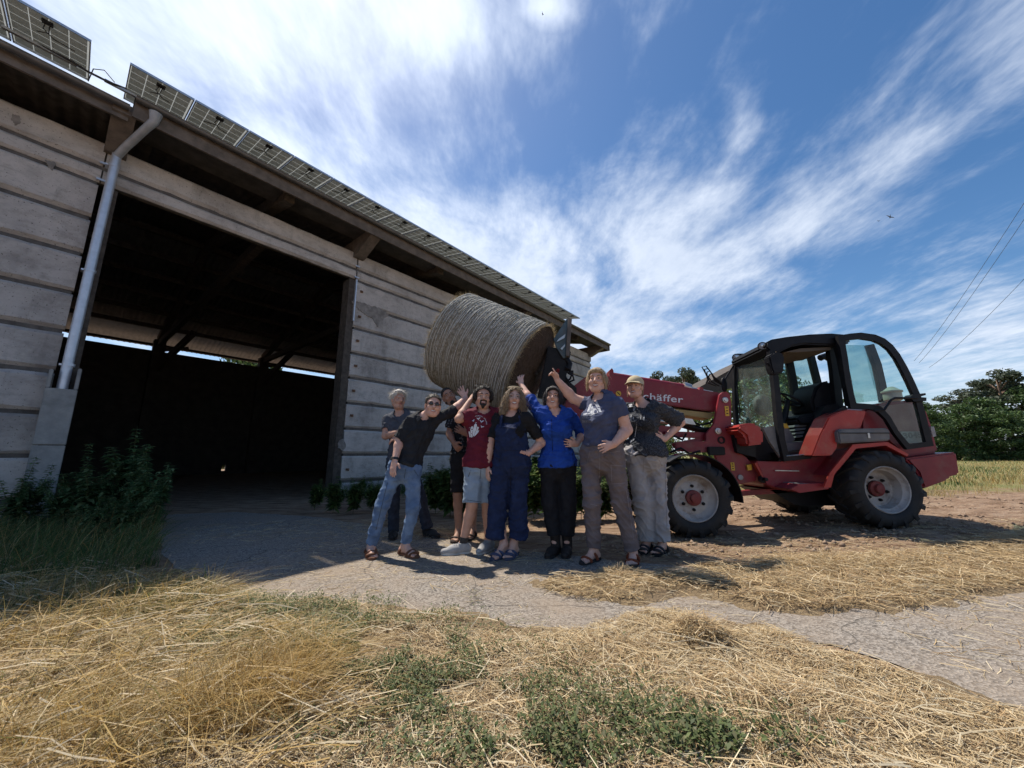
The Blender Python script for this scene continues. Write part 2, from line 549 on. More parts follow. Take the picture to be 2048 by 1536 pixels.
def asphalt_material():
    m = bpy.data.materials.new('old asphalt with aggregate'); m.use_nodes = True
    N, L = m.node_tree.nodes, m.node_tree.links
    b = N['Principled BSDF']; b.inputs['Roughness'].default_value = 0.9; b.inputs['Specular IOR Level'].default_value = 0.2
    t = N.new('ShaderNodeTexCoord')
    v = N.new('ShaderNodeTexVoronoi'); v.inputs['Scale'].default_value = 95; L.new(t.outputs['Object'], v.inputs['Vector'])
    r = N.new('ShaderNodeValToRGB')
    r.color_ramp.elements[0].position = 0.1; r.color_ramp.elements[0].color = (0.125, 0.108, 0.093, 1)
    r.color_ramp.elements[1].position = 0.9; r.color_ramp.elements[1].color = (0.345, 0.305, 0.262, 1)
    sx = N.new('ShaderNodeSeparateColor'); L.new(v.outputs['Color'], sx.inputs[0]); L.new(sx.outputs[0], r.inputs[0])
    n = N.new('ShaderNodeTexNoise'); n.inputs['Scale'].default_value = 1.1; n.inputs['Detail'].default_value = 9; n.inputs['Roughness'].default_value = 0.68
    L.new(t.outputs['Object'], n.inputs['Vector'])
    mr_ = N.new('ShaderNodeMapRange'); mr_.inputs[1].default_value = 0.42; mr_.inputs[2].default_value = 0.66; mr_.inputs[4].default_value = 0.75
    L.new(n.outputs[0], mr_.inputs[0])
    mx = N.new('ShaderNodeMix'); mx.data_type = 'RGBA'; mx.inputs['B'].default_value = (0.29, 0.225, 0.165, 1)
    L.new(mr_.outputs[0], mx.inputs['Factor']); L.new(r.outputs[0], mx.inputs['A'])
    # cracks: thin ridges of a distorted cell pattern
    d = N.new('ShaderNodeTexNoise'); d.inputs['Scale'].default_value = 3; L.new(t.outputs['Object'], d.inputs['Vector'])
    ad = N.new('ShaderNodeVectorMath'); ad.operation = 'MULTIPLY_ADD'; ad.inputs[1].default_value = (0.35, 0.35, 0)
    L.new(d.outputs['Color'], ad.inputs[0]); L.new(t.outputs['Object'], ad.inputs[2])
    c = N.new('ShaderNodeTexVoronoi'); c.feature = 'DISTANCE_TO_EDGE'; c.inputs['Scale'].default_value = 0.62; L.new(ad.outputs[0], c.inputs['Vector'])
    cm = N.new('ShaderNodeMapRange'); cm.inputs[1].default_value = 0.0; cm.inputs[2].default_value = 0.005; cm.inputs[3].default_value = 0.7; cm.inputs[4].default_value = 0
    L.new(c.outputs['Distance'], cm.inputs[0])
    m2 = N.new('ShaderNodeMix'); m2.data_type = 'RGBA'; m2.inputs['B'].default_value = (0.05, 0.045, 0.04, 1)
    L.new(cm.outputs[0], m2.inputs['Factor']); L.new(mx.outputs['Result'], m2.inputs['A'])
    L.new(m2.outputs['Result'], b.inputs['Base Color'])
    bp = N.new('ShaderNodeBump'); bp.inputs['Strength'].default_value = 0.7; bp.inputs['Distance'].default_value = 0.006
    L.new(v.outputs['Distance'], bp.inputs['Height']); L.new(bp.outputs[0], b.inputs['Normal'])
    return m
me.materials.append(asphalt_material())
tag(link('asphalt_path', me), kind='structure')
# ------------------------------------------------------------------ the barn
BANG = math.atan2(1.0175, 0.828)
BD = np.array([math.cos(BANG), math.sin(BANG), 0]); BIN = np.array([-math.sin(BANG), math.cos(BANG), 0])
B0 = 8.57 * BIN
barn = thing('barn', 'long concrete panel barn with dark open doorway and solar panels on its eave', 'barn', B0, BANG)
def bw(s, y, z):
    return B0 + s * BD + y * BIN + np.array([0, 0, z])
def concrete_material():
    m = bpy.data.materials.new('weathered concrete'); m.use_nodes = True
    N, L = m.node_tree.nodes, m.node_tree.links
    b = N['Principled BSDF']; b.inputs['Roughness'].default_value = 0.92; b.inputs['Specular IOR Level'].default_value = 0.2
    t = N.new('ShaderNodeTexCoord'); oi = N.new('ShaderNodeObjectInfo')
    ofs = N.new('ShaderNodeVectorMath'); ofs.operation = 'MULTIPLY_ADD'; ofs.inputs[1].default_value = (37, 23, 11)
    cb = N.new('ShaderNodeCombineXYZ')
    for i in range(3): L.new(oi.outputs['Random'], cb.inputs[i])
    L.new(cb.outputs[0], ofs.inputs[0]); L.new(t.outputs['Object'], ofs.inputs[2])
    def nz(s, d=5, r=0.65, sc=(1, 1, 1)):
        mp = N.new('ShaderNodeMapping'); mp.inputs['Scale'].default_value = sc
        L.new(ofs.outputs[0], mp.inputs[0])
        n = N.new('ShaderNodeTexNoise'); n.inputs['Scale'].default_value = s; n.inputs['Detail'].default_value = d; n.inputs['Roughness'].default_value = r
        L.new(mp.outputs[0], n.inputs['Vector']); return n.outputs[0]
    def mixc(f, a, bcol, lo, hi, amt):
        mr_ = N.new('ShaderNodeMapRange'); mr_.inputs[1].default_value = lo; mr_.inputs[2].default_value = hi; mr_.inputs[4].default_value = amt
        L.new(f, mr_.inputs[0])
        mx = N.new('ShaderNodeMix'); mx.data_type = 'RGBA'; L.new(mr_.outputs[0], mx.inputs['Factor'])
        L.new(a, mx.inputs['A']); mx.inputs['B'].default_value = (*bcol, 1); return mx.outputs['Result']
    r = N.new('ShaderNodeValToRGB')
    r.color_ramp.elements[0].position = 0.3; r.color_ramp.elements[0].color = (0.40, 0.375, 0.35, 1)
    r.color_ramp.elements[1].position = 0.7; r.color_ramp.elements[1].color = (0.62, 0.585, 0.55, 1)
    L.new(nz(2.2), r.inputs[0])
    c = mixc(nz(1.1, 5, 0.72), r.outputs[0], (0.20, 0.185, 0.17), 0.48, 0.66, 0.8)
    c = mixc(nz(3.5, 6, 0.75, (1, 1, 2.5)), c, (0.28, 0.265, 0.245), 0.50, 0.68, 0.6)
    c = mixc(nz(5, 6, 0.7, (1, 1, 0.18)), c, (0.17, 0.165, 0.15), 0.56, 0.75, 0.55)      # runs down the face
    c = mixc(nz(46, 3, 0.5), c, (0.08, 0.075, 0.07), 0.64, 0.70, 0.8)                      # pits
    L.new(c, b.inputs['Base Color'])
    bp = N.new('ShaderNodeBump'); bp.inputs['Strength'].default_value = 0.6; bp.inputs['Distance'].default_value = 0.012
    L.new(nz(30, 4, 0.7), bp.inputs['Height']); L.new(bp.outputs[0], b.inputs['Normal'])
    return m
CONC = concrete_material()
CONC_D = material('dark mortar', (0.075, 0.07, 0.065), (0.14, 0.13, 0.12), 9, 0.95, 0.4, 60)
CONC_G = material('grey concrete cover', (0.22, 0.225, 0.22), (0.33, 0.33, 0.315), 5, 0.9, 0.3, 60, c3=(0.13, 0.14, 0.12), scale3=2.0)
WOODD = material('old dark timber', (0.050, 0.042, 0.036), (0.10, 0.085, 0.07), 12, 0.9, 0.4, 40, stretch=(1, 1, 1))
FASC = material('brown fascia board', (0.10, 0.088, 0.078), (0.175, 0.15, 0.13), 6, 0.85, 0.3, 40, c3=(0.10, 0.09, 0.08), scale3=2.5)
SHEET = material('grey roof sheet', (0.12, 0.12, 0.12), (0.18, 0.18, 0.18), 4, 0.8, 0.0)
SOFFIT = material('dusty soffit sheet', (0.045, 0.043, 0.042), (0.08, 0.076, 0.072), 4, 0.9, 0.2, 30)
ZINC = material('galvanised steel', (0.52, 0.56, 0.62), (0.62, 0.66, 0.72), 9, 0.42, 0.05, 60, metal=0.55)
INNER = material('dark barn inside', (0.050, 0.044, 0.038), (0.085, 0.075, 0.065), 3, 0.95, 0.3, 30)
PVBACK = material('solar panel backsheet', (0.42, 0.43, 0.40), (0.48, 0.49, 0.46), 7, 0.6, trans=0.45)
PVCELL = material('solar panel cells', (0.36, 0.365, 0.34), (0.42, 0.425, 0.40), 12, 0.5, trans=0.36)
ALU = material('aluminium frame', (0.55, 0.57, 0.58), None, rough=0.4, metal=0.7)
BLACKP = material('black plastic', (0.018, 0.018, 0.02), (0.03, 0.03, 0.032), 20, 0.55, 0.1, 60)

def panel_mesh(L_, h, th, seed, n=None):
    """a precast slab with slightly broken long edges; local: x 0..L, y 0 (front) .. th, z 0..h"""
    r_ = np.random.default_rng(seed)
    n = n or max(6, int(L_ / 0.16))
    x = np.linspace(0, L_, n + 1)
    nb = vnoise(x, x * 0 + seed, 2.2, seed) * 0.03 + np.maximum(0, r_.random(n + 1) - 0.84) * 0.16
    nt = vnoise(x, x * 0 + seed, 2.6, seed + 5) * 0.03 + np.maximum(0, r_.random(n + 1) - 0.86) * 0.16
    c = 0.028
    rows = []
    rows.append(np.stack([x, x * 0 + th, 0 * x], 1))
    rows.append(np.stack([x, x * 0 + c + nb, 0 * x], 1))
    rows.append(np.stack([x, x * 0, c + nb], 1))
    rows.append(np.stack([x, x * 0 + 0.004 * np.sin(x * 3 + seed), x * 0 + h / 2], 1))
    rows.append(np.stack([x, x * 0, h - c - nt], 1))
    rows.append(np.stack([x, x * 0 + c + nt, x * 0 + h], 1))
    rows.append(np.stack([x, x * 0 + th, x * 0 + h], 1))
    V = np.concatenate(rows)
    m = n + 1
    F = []
    for i in range(len(rows) - 1):
        for k in range(n):
            F.append((i * m + k, i * m + k + 1, (i + 1) * m + k + 1, (i + 1) * m + k))
    for i in range(n):
        F.append((6 * m + i, 6 * m + i + 1, i + 1, i))
    F.append(tuple(i * m for i in range(7))[::-1]); F.append(tuple(i * m + n for i in range(7)))
    return V, F

ZJ = [-0.28, 0.33, 0.94, 1.55, 2.16, 2.78, 3.40, 4.04, 4.67, 5.30, 5.59, 6.06]
pid = 0
def wall_panels(s0, s1, zj, y=0.0, gap=0.06, mat=CONC, name='concrete_panel', flip=False, th=0.16):
    global pid
    for i in range(len(zj) - 1):
        pid += 1
        z0, z1 = zj[i] + gap / 2, zj[i + 1] - gap / 2
        V, F = panel_mesh(s1 - s0, z1 - z0, th, pid)
        pr = random.uniform(-0.007, 0.007)
        V = V + np.array([s0, y + pr, z0])
        me = mesh_data(name, V, F, mat)
        link(name, me, barn, local=True)
wall_panels(-5.0, -0.12, ZJ)
wall_panels(-0.10, 4.26, ZJ[9:])
wall_panels(4.30, 10.62, ZJ)
wall_panels(10.66, 17.0, ZJ)
# mortar backing behind the front slabs and the gable end walls
MB().box((-5.0, 0.05, -0.3), (-0.14, 0.14, 6.0)).box((4.34, 0.05, -0.3), (16.97, 0.14, 6.0)).box((-0.14, 0.05, 5.32), (4.34, 0.14, 6.0)).build('mortar', CONC_D, barn, local=True)
MB().box((16.8, 0.165, -0.3), (17.0, 14.0, 6.0)).prism([(16.8, 0.2, 6.0), (16.8, 14.0, 6.0), (16.8, 7.0, 7.9)], (0.2, 0, 0)).build('gable_wall', CONC, barn, local=True)
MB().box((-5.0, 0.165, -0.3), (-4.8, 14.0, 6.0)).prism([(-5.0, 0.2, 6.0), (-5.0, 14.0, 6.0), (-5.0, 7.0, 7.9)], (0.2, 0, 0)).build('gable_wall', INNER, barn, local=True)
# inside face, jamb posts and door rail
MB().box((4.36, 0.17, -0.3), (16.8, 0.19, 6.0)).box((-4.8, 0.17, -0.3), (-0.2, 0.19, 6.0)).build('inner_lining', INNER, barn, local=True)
MB().box((4.12, 0.02, -0.3), (4.285, 0.34, 5.28)).build('door_post', WOODD, barn, local=True)
MB().box((4.262, -0.045, 4.2), (4.292, 0.018, 5.30)).build('door_rail', ZINC, barn, local=True)
MB().box((-0.02, 0.02, -0.3), (0.1, 0.34, 5.28)).build('door_post', WOODD, barn, local=True)
# bolts and lugs beside the doorway
for z in (5.02, 4.35, 3.72, 3.08, 2.46, 1.86, 0.6):
    MB().box((4.40, -0.035, z - 0.02), (4.47, -0.008, z + 0.03)).box((4.43, -0.06, z - 0.03), (4.455, -0.034, z + 0.01)).build('door_lug', material('rusty steel', (0.12, 0.07, 0.045), (0.22, 0.12, 0.07), 20, 0.85), barn, local=True)
# concrete cover at the foot of the downpipe
c_ = MB().box((-0.17, -0.30, 0.10), (0.13, -0.02, 1.08)).box((-0.17, -0.295, 1.09), (0.13, -0.02, 1.88))
c_.box((-0.17, -0.26, 1.885), (-0.13, -0.02, 2.15)).box((0.09, -0.26, 1.885), (0.13, -0.02, 2.2))
c_.build('pipe_cover', CONC_G, barn, local=True, bevel=0.008)
# downpipe
GUT_Y, GUT_Z = -0.92, 6.42
p_ = MB().tube([(0.30, GUT_Y, GUT_Z - 0.06), (0.30, GUT_Y + 0.02, GUT_Z - 0.20), (0.24, GUT_Y + 0.12, GUT_Z - 0.30), (0.06, -0.27, 5.92), (0.005, -0.16, 5.80)], [0.085, 0.062, 0.056, 0.056, 0.056], 14)
p_.build('downpipe_elbow', material('dull zinc', (0.30, 0.33, 0.37), (0.40, 0.43, 0.47), 8, 0.6, metal=0.3), barn, local=True, smooth=True)
MB().tube([(0.0, -0.145, 5.83), (-0.02, -0.145, 1.8)], 0.058, 16).build('downpipe', ZINC, barn, local=True, smooth=True)
for z in (5.6, 3.75, 2.25):
    MB().tube([(-0.008, -0.145, z - 0.02), (-0.008, -0.145, z + 0.02)], 0.066, 16).box((-0.10, -0.15, z - 0.012), (-0.06, -0.005, z + 0.012)).build('pipe_clamp', ZINC, barn, local=True)

# roof: corrugated slopes, eave boards, gutters
def corrugated(s0, s1, y0, z0, y1, z1, period=0.18, amp=0.022, th=0.012):
    n = int((s1 - s0) / period * 4)
    s = np.linspace(s0, s1, n + 1)
    w = amp * np.clip(1.6 * np.sin(2 * math.pi * s / period), -1, 1)
    a = np.stack([s, s * 0 + y0, z0 + w], 1); b = np.stack([s, s * 0 + y1, z1 + w], 1)
    V = np.concatenate([a, b, a + [0, 0, th], b + [0, 0, th]])
    i = np.arange(n); m = n + 1
    F = np.concatenate([np.stack([i, i + 1, i + m + 1, i + m], 1), np.stack([i + 2 * m, i + 3 * m, i + 3 * m + 1, i + 2 * m + 1], 1), np.stack([i, i + 2 * m, i + 2 * m + 1, i + 1], 1)])
    return V, F
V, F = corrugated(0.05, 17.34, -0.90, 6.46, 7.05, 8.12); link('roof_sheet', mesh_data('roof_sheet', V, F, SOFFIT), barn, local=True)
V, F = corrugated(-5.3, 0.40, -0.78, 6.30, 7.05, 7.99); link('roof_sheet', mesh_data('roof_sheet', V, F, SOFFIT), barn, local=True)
V, F = corrugated(-5.3, 17.34, 13.0, 6.424, 7.0, 8.14); link('roof_sheet', mesh_data('roof_sheet', V, F, SHEET), barn, local=True)
V, F = corrugated(-5.3, 17.34, 14.9, 5.88, 12.98, 6.43); link('added_translucent_sheet', mesh_data('added_translucent_sheet', V, F, material('translucent ribbed sheet', (0.20, 0.205, 0.21), (0.26, 0.265, 0.27), 5, 0.6, trans=0.22)), barn, local=True)  # translucent strip added so the ribs look lit from inside
MB().box((0.06, -0.86, 6.16), (17.30, -0.82, 6.42)).build('fascia_board', FASC, barn, local=True)
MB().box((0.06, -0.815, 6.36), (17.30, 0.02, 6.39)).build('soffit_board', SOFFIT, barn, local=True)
MB().box((-5.3, -0.76, 6.10), (0.03, -0.72, 6.30)).build('fascia_board', FASC, barn, local=True)
MB().box((17.31, -0.90, 6.14), (17.37, 1.2, 6.50)).build('barge_board', FASC, barn, local=True)
def gutter(s0, s1, y, z, r=0.058):
    m = MB(); V, Fq = [], []
    n = 10
    for s in (s0, s1):
        for k in range(n + 1):
            an = math.pi + math.pi * k / n
            V.append((s, y + r * math.cos(an), z + r * math.sin(an)))
        for k in range(n, -1, -1):
            an = math.pi + math.pi * k / n
            V.append((s, y + (r - 0.006) * math.cos(an), z + (r - 0.006) * math.sin(an)))
    w = 2 * (n + 1)
    for k in range(w):
        Fq.append((k, (k + 1) % w, (k + 1) % w + w, k + w))
    m.add(V, Fq)
    m.tube([(s0, y - r, z), (s1, y - r, z)], 0.011, 6)
    return m
gutter(0.06, 17.33, GUT_Y - 0.02, GUT_Z + 0.02).build('gutter', material('painted gutter', (0.10, 0.105, 0.11), (0.15, 0.155, 0.16), 5, 0.4, metal=0.5), barn, local=True, smooth=True)
gutter(-5.3, 0.02, -0.86, 6.28).build('gutter', MATS['painted gutter'], barn, local=True, smooth=True)
# rafter heads on the columns
for s in (-4.3, -0.02, 4.28, 10.64, 16.85):
    MB().prism([(s - 0.13, -0.80, 6.35), (s - 0.13, -0.80, 6.18), (s - 0.13, -0.10, 5.86), (s - 0.13, 0.6, 5.86), (s - 0.13, 0.6, 6.35)], (0.26, 0, 0)).build('rafter_head', FASC, barn, local=True)
# steel lug chains at the vertical joint
for z in (5.96, 5.66, 5.36):
    MB().box((4.22, -0.03, z - 0.02), (4.34, -0.006, z + 0.012)).build('panel_clip', ZINC, barn, local=True)
    MB().box((-0.16, -0.03, z - 0.02), (-0.04, -0.006, z + 0.012)).build('panel_clip', ZINC, barn, local=True)
# back wall: slabs up to 5.5 m, an open strip, eave beam, posts, braces and purlins
for (a, b) in ((-4.8, 2.3), (2.3, 5.0), (5.9, 17.0)):
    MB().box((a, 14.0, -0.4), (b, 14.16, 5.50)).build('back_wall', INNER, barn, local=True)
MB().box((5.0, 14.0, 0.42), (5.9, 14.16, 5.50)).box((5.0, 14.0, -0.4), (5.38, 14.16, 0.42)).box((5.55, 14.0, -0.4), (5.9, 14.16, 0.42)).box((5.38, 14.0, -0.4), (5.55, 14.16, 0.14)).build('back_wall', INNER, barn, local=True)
MB().box((-4.8, 13.95, 5.72), (17.0, 14.15, 5.82)).build('eave_beam', WOODD, barn, local=True)
for s in (-1.8, 2.42, 6.5, 10.6, 14.7):
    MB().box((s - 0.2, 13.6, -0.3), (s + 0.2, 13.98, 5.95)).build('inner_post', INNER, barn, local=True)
    MB().bar((s, 13.6, 4.6), (s + 0.9, 12.4, 6.3), 0.18, 0.2).bar((s, 13.8, 5.5), (s + 1.0, 13.8, 5.82), 0.12, 0.14).build('knee_brace', WOODD, barn, local=True)
    MB().bar((s, 13.9, 6.00), (s, 7.0, 7.96), 0.2, 0.3).bar((s, 7.0, 7.96), (s, -0.6, 6.30), 0.2, 0.3).bar((s, 13.8, 5.8), (s, 0.4, 5.8), 0.16, 0.22).build('truss', WOODD, barn, local=True)
for k in range(6):
    y = 12.7 - 1.15 * k
    MB().box((-4.8, y - 0.06, 5.74 + (14.3 - y) * 0.286), (17.0, y + 0.06, 5.90 + (14.3 - y) * 0.286)).build('purlin', WOODD, barn, local=True)
# solar panels along the eave, undersides showing
PW = 0.748
def pv(s):
    # a panel as seen from below: frame, backsheet cells, junction box, cable
    y0, y1 = -1.40, -0.20
    sl = 0.205
    z0 = 6.585
    def P(a, y, dz=0.0):
        return (s + a, y, z0 + (y - y0) * sl + dz)
    fr = MB()
    for a0, a1, ya, yb in ((0, PW - 0.012, y0, y0 + 0.018), (0, PW - 0.012, y1 - 0.018, y1), (0, 0.014, y0 + 0.018, y1 - 0.018), (PW - 0.026, PW - 0.012, y0 + 0.018, y1 - 0.018)):
        fr.prism([P(a0, ya), P(a1, ya), P(a1, yb), P(a0, yb)], (0, 0, 0.035))
    o = fr.build('solar_panel', ALU, barn, local=True)
    bs = MB().prism([P(0.013, y0 + 0.016, 0.022), P(PW - 0.025, y0 + 0.016, 0.022), P(PW - 0.025, y1 - 0.016, 0.022), P(0.013, y1 - 0.016, 0.022)], (0, 0, 0.008))
    link('backsheet', mesh_data('backsheet', bs.v[:4], [(0, 1, 2, 3)], PVBACK), o, local=True)
    ce = MB()
    for i in range(4):
        for j in range(6):
            a0 = 0.022 + i * 0.172; ya = y0 + 0.03 + j * 0.190
            ce.add([P(a0, ya, 0.019), P(a0 + 0.163, ya, 0.019), P(a0 + 0.163, ya + 0.181, 0.019), P(a0, ya + 0.181, 0.019)], [(0, 1, 2, 3)])
    me = mesh_data('cell', ce.v, ce.f, PVCELL); link('cell_field', me, o, local=True)
    jb = MB().prism([P(0.30, y0 + 0.10, -0.004), P(0.40, y0 + 0.10, -0.004), P(0.40, y0 + 0.19, -0.004), P(0.30, y0 + 0.19, -0.004)], (0, 0, 0.022))
    jb.tube([P(0.33, y0 + 0.18, -0.008), P(0.31, y0 + 0.30, -0.02), P(0.40, y0 + 0.42, -0.03), P(0.55 + random.uniform(-.1, .1), y0 + 0.46, -0.02)], 0.006, 6)
    jb.tube([P(0.37, y0 + 0.18, -0.008), P(0.36, y0 + 0.34, -0.03), P(0.22 + random.uniform(-.1, .1), y0 + 0.46, -0.02)], 0.006, 6)
    link('junction_box', mesh_data('junction_box', jb.v, jb.f, BLACKP), o, local=True)
for k in range(18):
    pv(-0.07 + k * PW)
for k in range(4):
    pv(-0.44 - (k + 1) * PW)
m_ = MB().tube([(-0.95, -0.9, 6.50), (-0.6, -0.93, 6.49), (-0.45, -0.96, 6.44), (-0.25, -0.94, 6.46), (-0.05, -0.9, 6.53)], 0.016, 8)
m_.tube([(-0.42, -0.95, 6.30), (-0.40, -0.97, 6.52), (-0.3, -0.96, 6.60), (-0.18, -0.95, 6.50)], 0.007, 6)
m_.build('panel_cable', BLACKP, barn, local=True, smooth=True)
MB().box((-1.2, -0.92, 6.47), (-0.55, -0.88, 6.505)).box((-0.28, -0.92, 6.47), (0.1, -0.88, 6.505)).build('mounting_rail', ALU, barn, local=True)

# spalled and stained places on the slabs
def wall_px(u, v, proud=0.012):
    d = ray(u, v); n = -BIN
    c = -8.57 + proud + 0.0
    t = c / (d @ n); p = d * t + np.array([0, 0, CAM_H]); return p
SPALL = material('spalled dark concrete', (0.17, 0.158, 0.145), (0.30, 0.28, 0.26), 8, 0.95, 0.6, 50)
for k, pl in enumerate(([(704, 602), (726, 606), (748, 612), (772, 622), (778, 630), (768, 636), (762, 650), (755, 654), (748, 640), (730, 628), (716, 618), (706, 612)],
                        [(678, 880), (688, 878), (692, 892), (686, 902), (677, 896)], [(25, 228), (40, 232), (42, 246), (30, 250), (22, 240)], [(90, 318), (112, 326), (104, 342), (96, 334)])):
    pl = [tuple(q) for q in ragged(pl, 3.0, 3.5, 3 + k)]
    P_ = [wall_px(*q) for q in pl]
    MB().prism(P_, BIN * 0.02).build('spalled_patch', SPALL, barn, tri=True)
# ------------------------------------------------------------------ the telescopic wheel loader
RED = material('loader red steel', (0.195, 0.013, 0.023), (0.26, 0.020, 0.029), 4, 0.45, 0.03, 60, c3=(0.19, 0.11, 0.08), scale3=3.5, amount3=0.55, coat=0.05)
REDP = material('loader red plastic', (0.34, 0.024, 0.018), (0.40, 0.031, 0.022), 5, 0.42, 0.0, c3=(0.36, 0.14, 0.095), scale3=6.0, amount3=0.5, coat=0.05)
BLK = material('loader black paint', (0.006, 0.006, 0.008), (0.011, 0.011, 0.013), 8, 0.5, 0.02, 50, spec=0.22, c3=(0.05, 0.043, 0.036), scale3=4.0, amount3=0.18)
RUB = material('tyre rubber', (0.013, 0.013, 0.014), (0.024, 0.023, 0.022), 7, 0.75, 0.25, 90, c3=(0.075, 0.06, 0.048), scale3=4.0, amount3=0.3)
RIM = material('white painted rim', (0.30, 0.285, 0.27), (0.44, 0.42, 0.40), 5, 0.6, 0.1, 60, c3=(0.13, 0.085, 0.06), scale3=7.0, amount3=0.85)
GREYP = material('grey cab panel', (0.11, 0.11, 0.115), (0.17, 0.17, 0.17), 6, 0.6, 0.1, 60, c3=(0.22, 0.19, 0.15), scale3=4, amount3=0.4)
STEEL = material('bare steel', (0.40, 0.39, 0.37), (0.52, 0.50, 0.48), 12, 0.35, metal=0.8)
YEL = material('yellow decal', (0.62, 0.36, 0.03), (0.70, 0.42, 0.05), 20, 0.5)
WHT = material('white lettering', (0.66, 0.66, 0.68), (0.74, 0.74, 0.76), 20, 0.5)
BEIGE = material('beige plastic', (0.42, 0.38, 0.30), (0.50, 0.45, 0.36), 8, 0.6)
CARR = material('green grey fork steel', (0.05, 0.085, 0.10), (0.09, 0.13, 0.145), 7, 0.45, 0.05, 40, c3=(0.14, 0.09, 0.06), scale3=5, amount3=0.45, metal=0.2)

def glass(name, tint, dirt=0.05, dirtcol=(0.35, 0.34, 0.3)):
    m = bpy.data.materials.new(name); m.use_nodes = True
    N, L = m.node_tree.nodes, m.node_tree.links
    for n in list(N):
        if n.type != 'OUTPUT_MATERIAL': N.remove(n)
    tr = N.new('ShaderNodeBsdfTransparent'); tr.inputs[0].default_value = (*tint, 1)
    gl = N.new('ShaderNodeBsdfGlossy'); gl.inputs['Roughness'].default_value = 0.04
    lw = N.new('ShaderNodeLayerWeight'); lw.inputs[0].default_value = 0.5
    pw = N.new('ShaderNodeMath'); pw.operation = 'POWER'; pw.inputs[1].default_value = 4.0; L.new(lw.outputs['Facing'], pw.inputs[0])
    fr = N.new('ShaderNodeMath'); fr.operation = 'MULTIPLY_ADD'; fr.inputs[1].default_value = 0.6; fr.inputs[2].default_value = 0.04; L.new(pw.outputs[0], fr.inputs[0])
    ms = N.new('ShaderNodeMixShader'); L.new(fr.outputs[0], ms.inputs[0]); L.new(tr.outputs[0], ms.inputs[1]); L.new(gl.outputs[0], ms.inputs[2])
    df = N.new('ShaderNodeBsdfDiffuse'); df.inputs[0].default_value = (*dirtcol, 1)
    t = N.new('ShaderNodeTexCoord'); nz = N.new('ShaderNodeTexNoise'); nz.inputs['Scale'].default_value = 3.5; nz.inputs['Detail'].default_value = 8; nz.inputs['Roughness'].default_value = 0.7
    L.new(t.outputs['Object'], nz.inputs['Vector'])
    mr_ = N.new('ShaderNodeMapRange'); mr_.inputs[1].default_value = 0.35; mr_.inputs[2].default_value = 0.75; mr_.inputs[3].default_value = dirt * 0.4; mr_.inputs[4].default_value = dirt * 2.2
    L.new(nz.outputs[0], mr_.inputs[0])
    m2 = N.new('ShaderNodeMixShader'); L.new(mr_.outputs[0], m2.inputs[0]); L.new(ms.outputs[0], m2.inputs[1]); L.new(df.outputs[0], m2.inputs[2])
    L.new(m2.outputs[0], N['Material Output'].inputs['Surface'])
    return m
GLASS = glass('dusty green tinted glass', (0.74, 0.86, 0.83), 0.10)
GLASSD = glass('door glass', (0.70, 0.85, 0.83), 0.04)
LENS = material('lamp glass', (0.55, 0.57, 0.58), None, rough=0.15, spec=0.8, metal=0.5)

loader = thing('wheel_loader', 'red telescopic wheel loader with open black cab door, lifting a round bale', 'loader', at(1590, 1062, 5.35) * [1, 1, 0])
def poly(px, Y):
    return [at(u, v, Y) for u, v in px]
def plate(name, px, Y0, Y1, mat, parent=loader, bevel=0.0, smooth=False):
    a = poly(px, Y0)
    return MB().prism(a, (0, Y1 - Y0, 0)).build(name, mat, parent, bevel=bevel, tri=True, smooth=smooth)

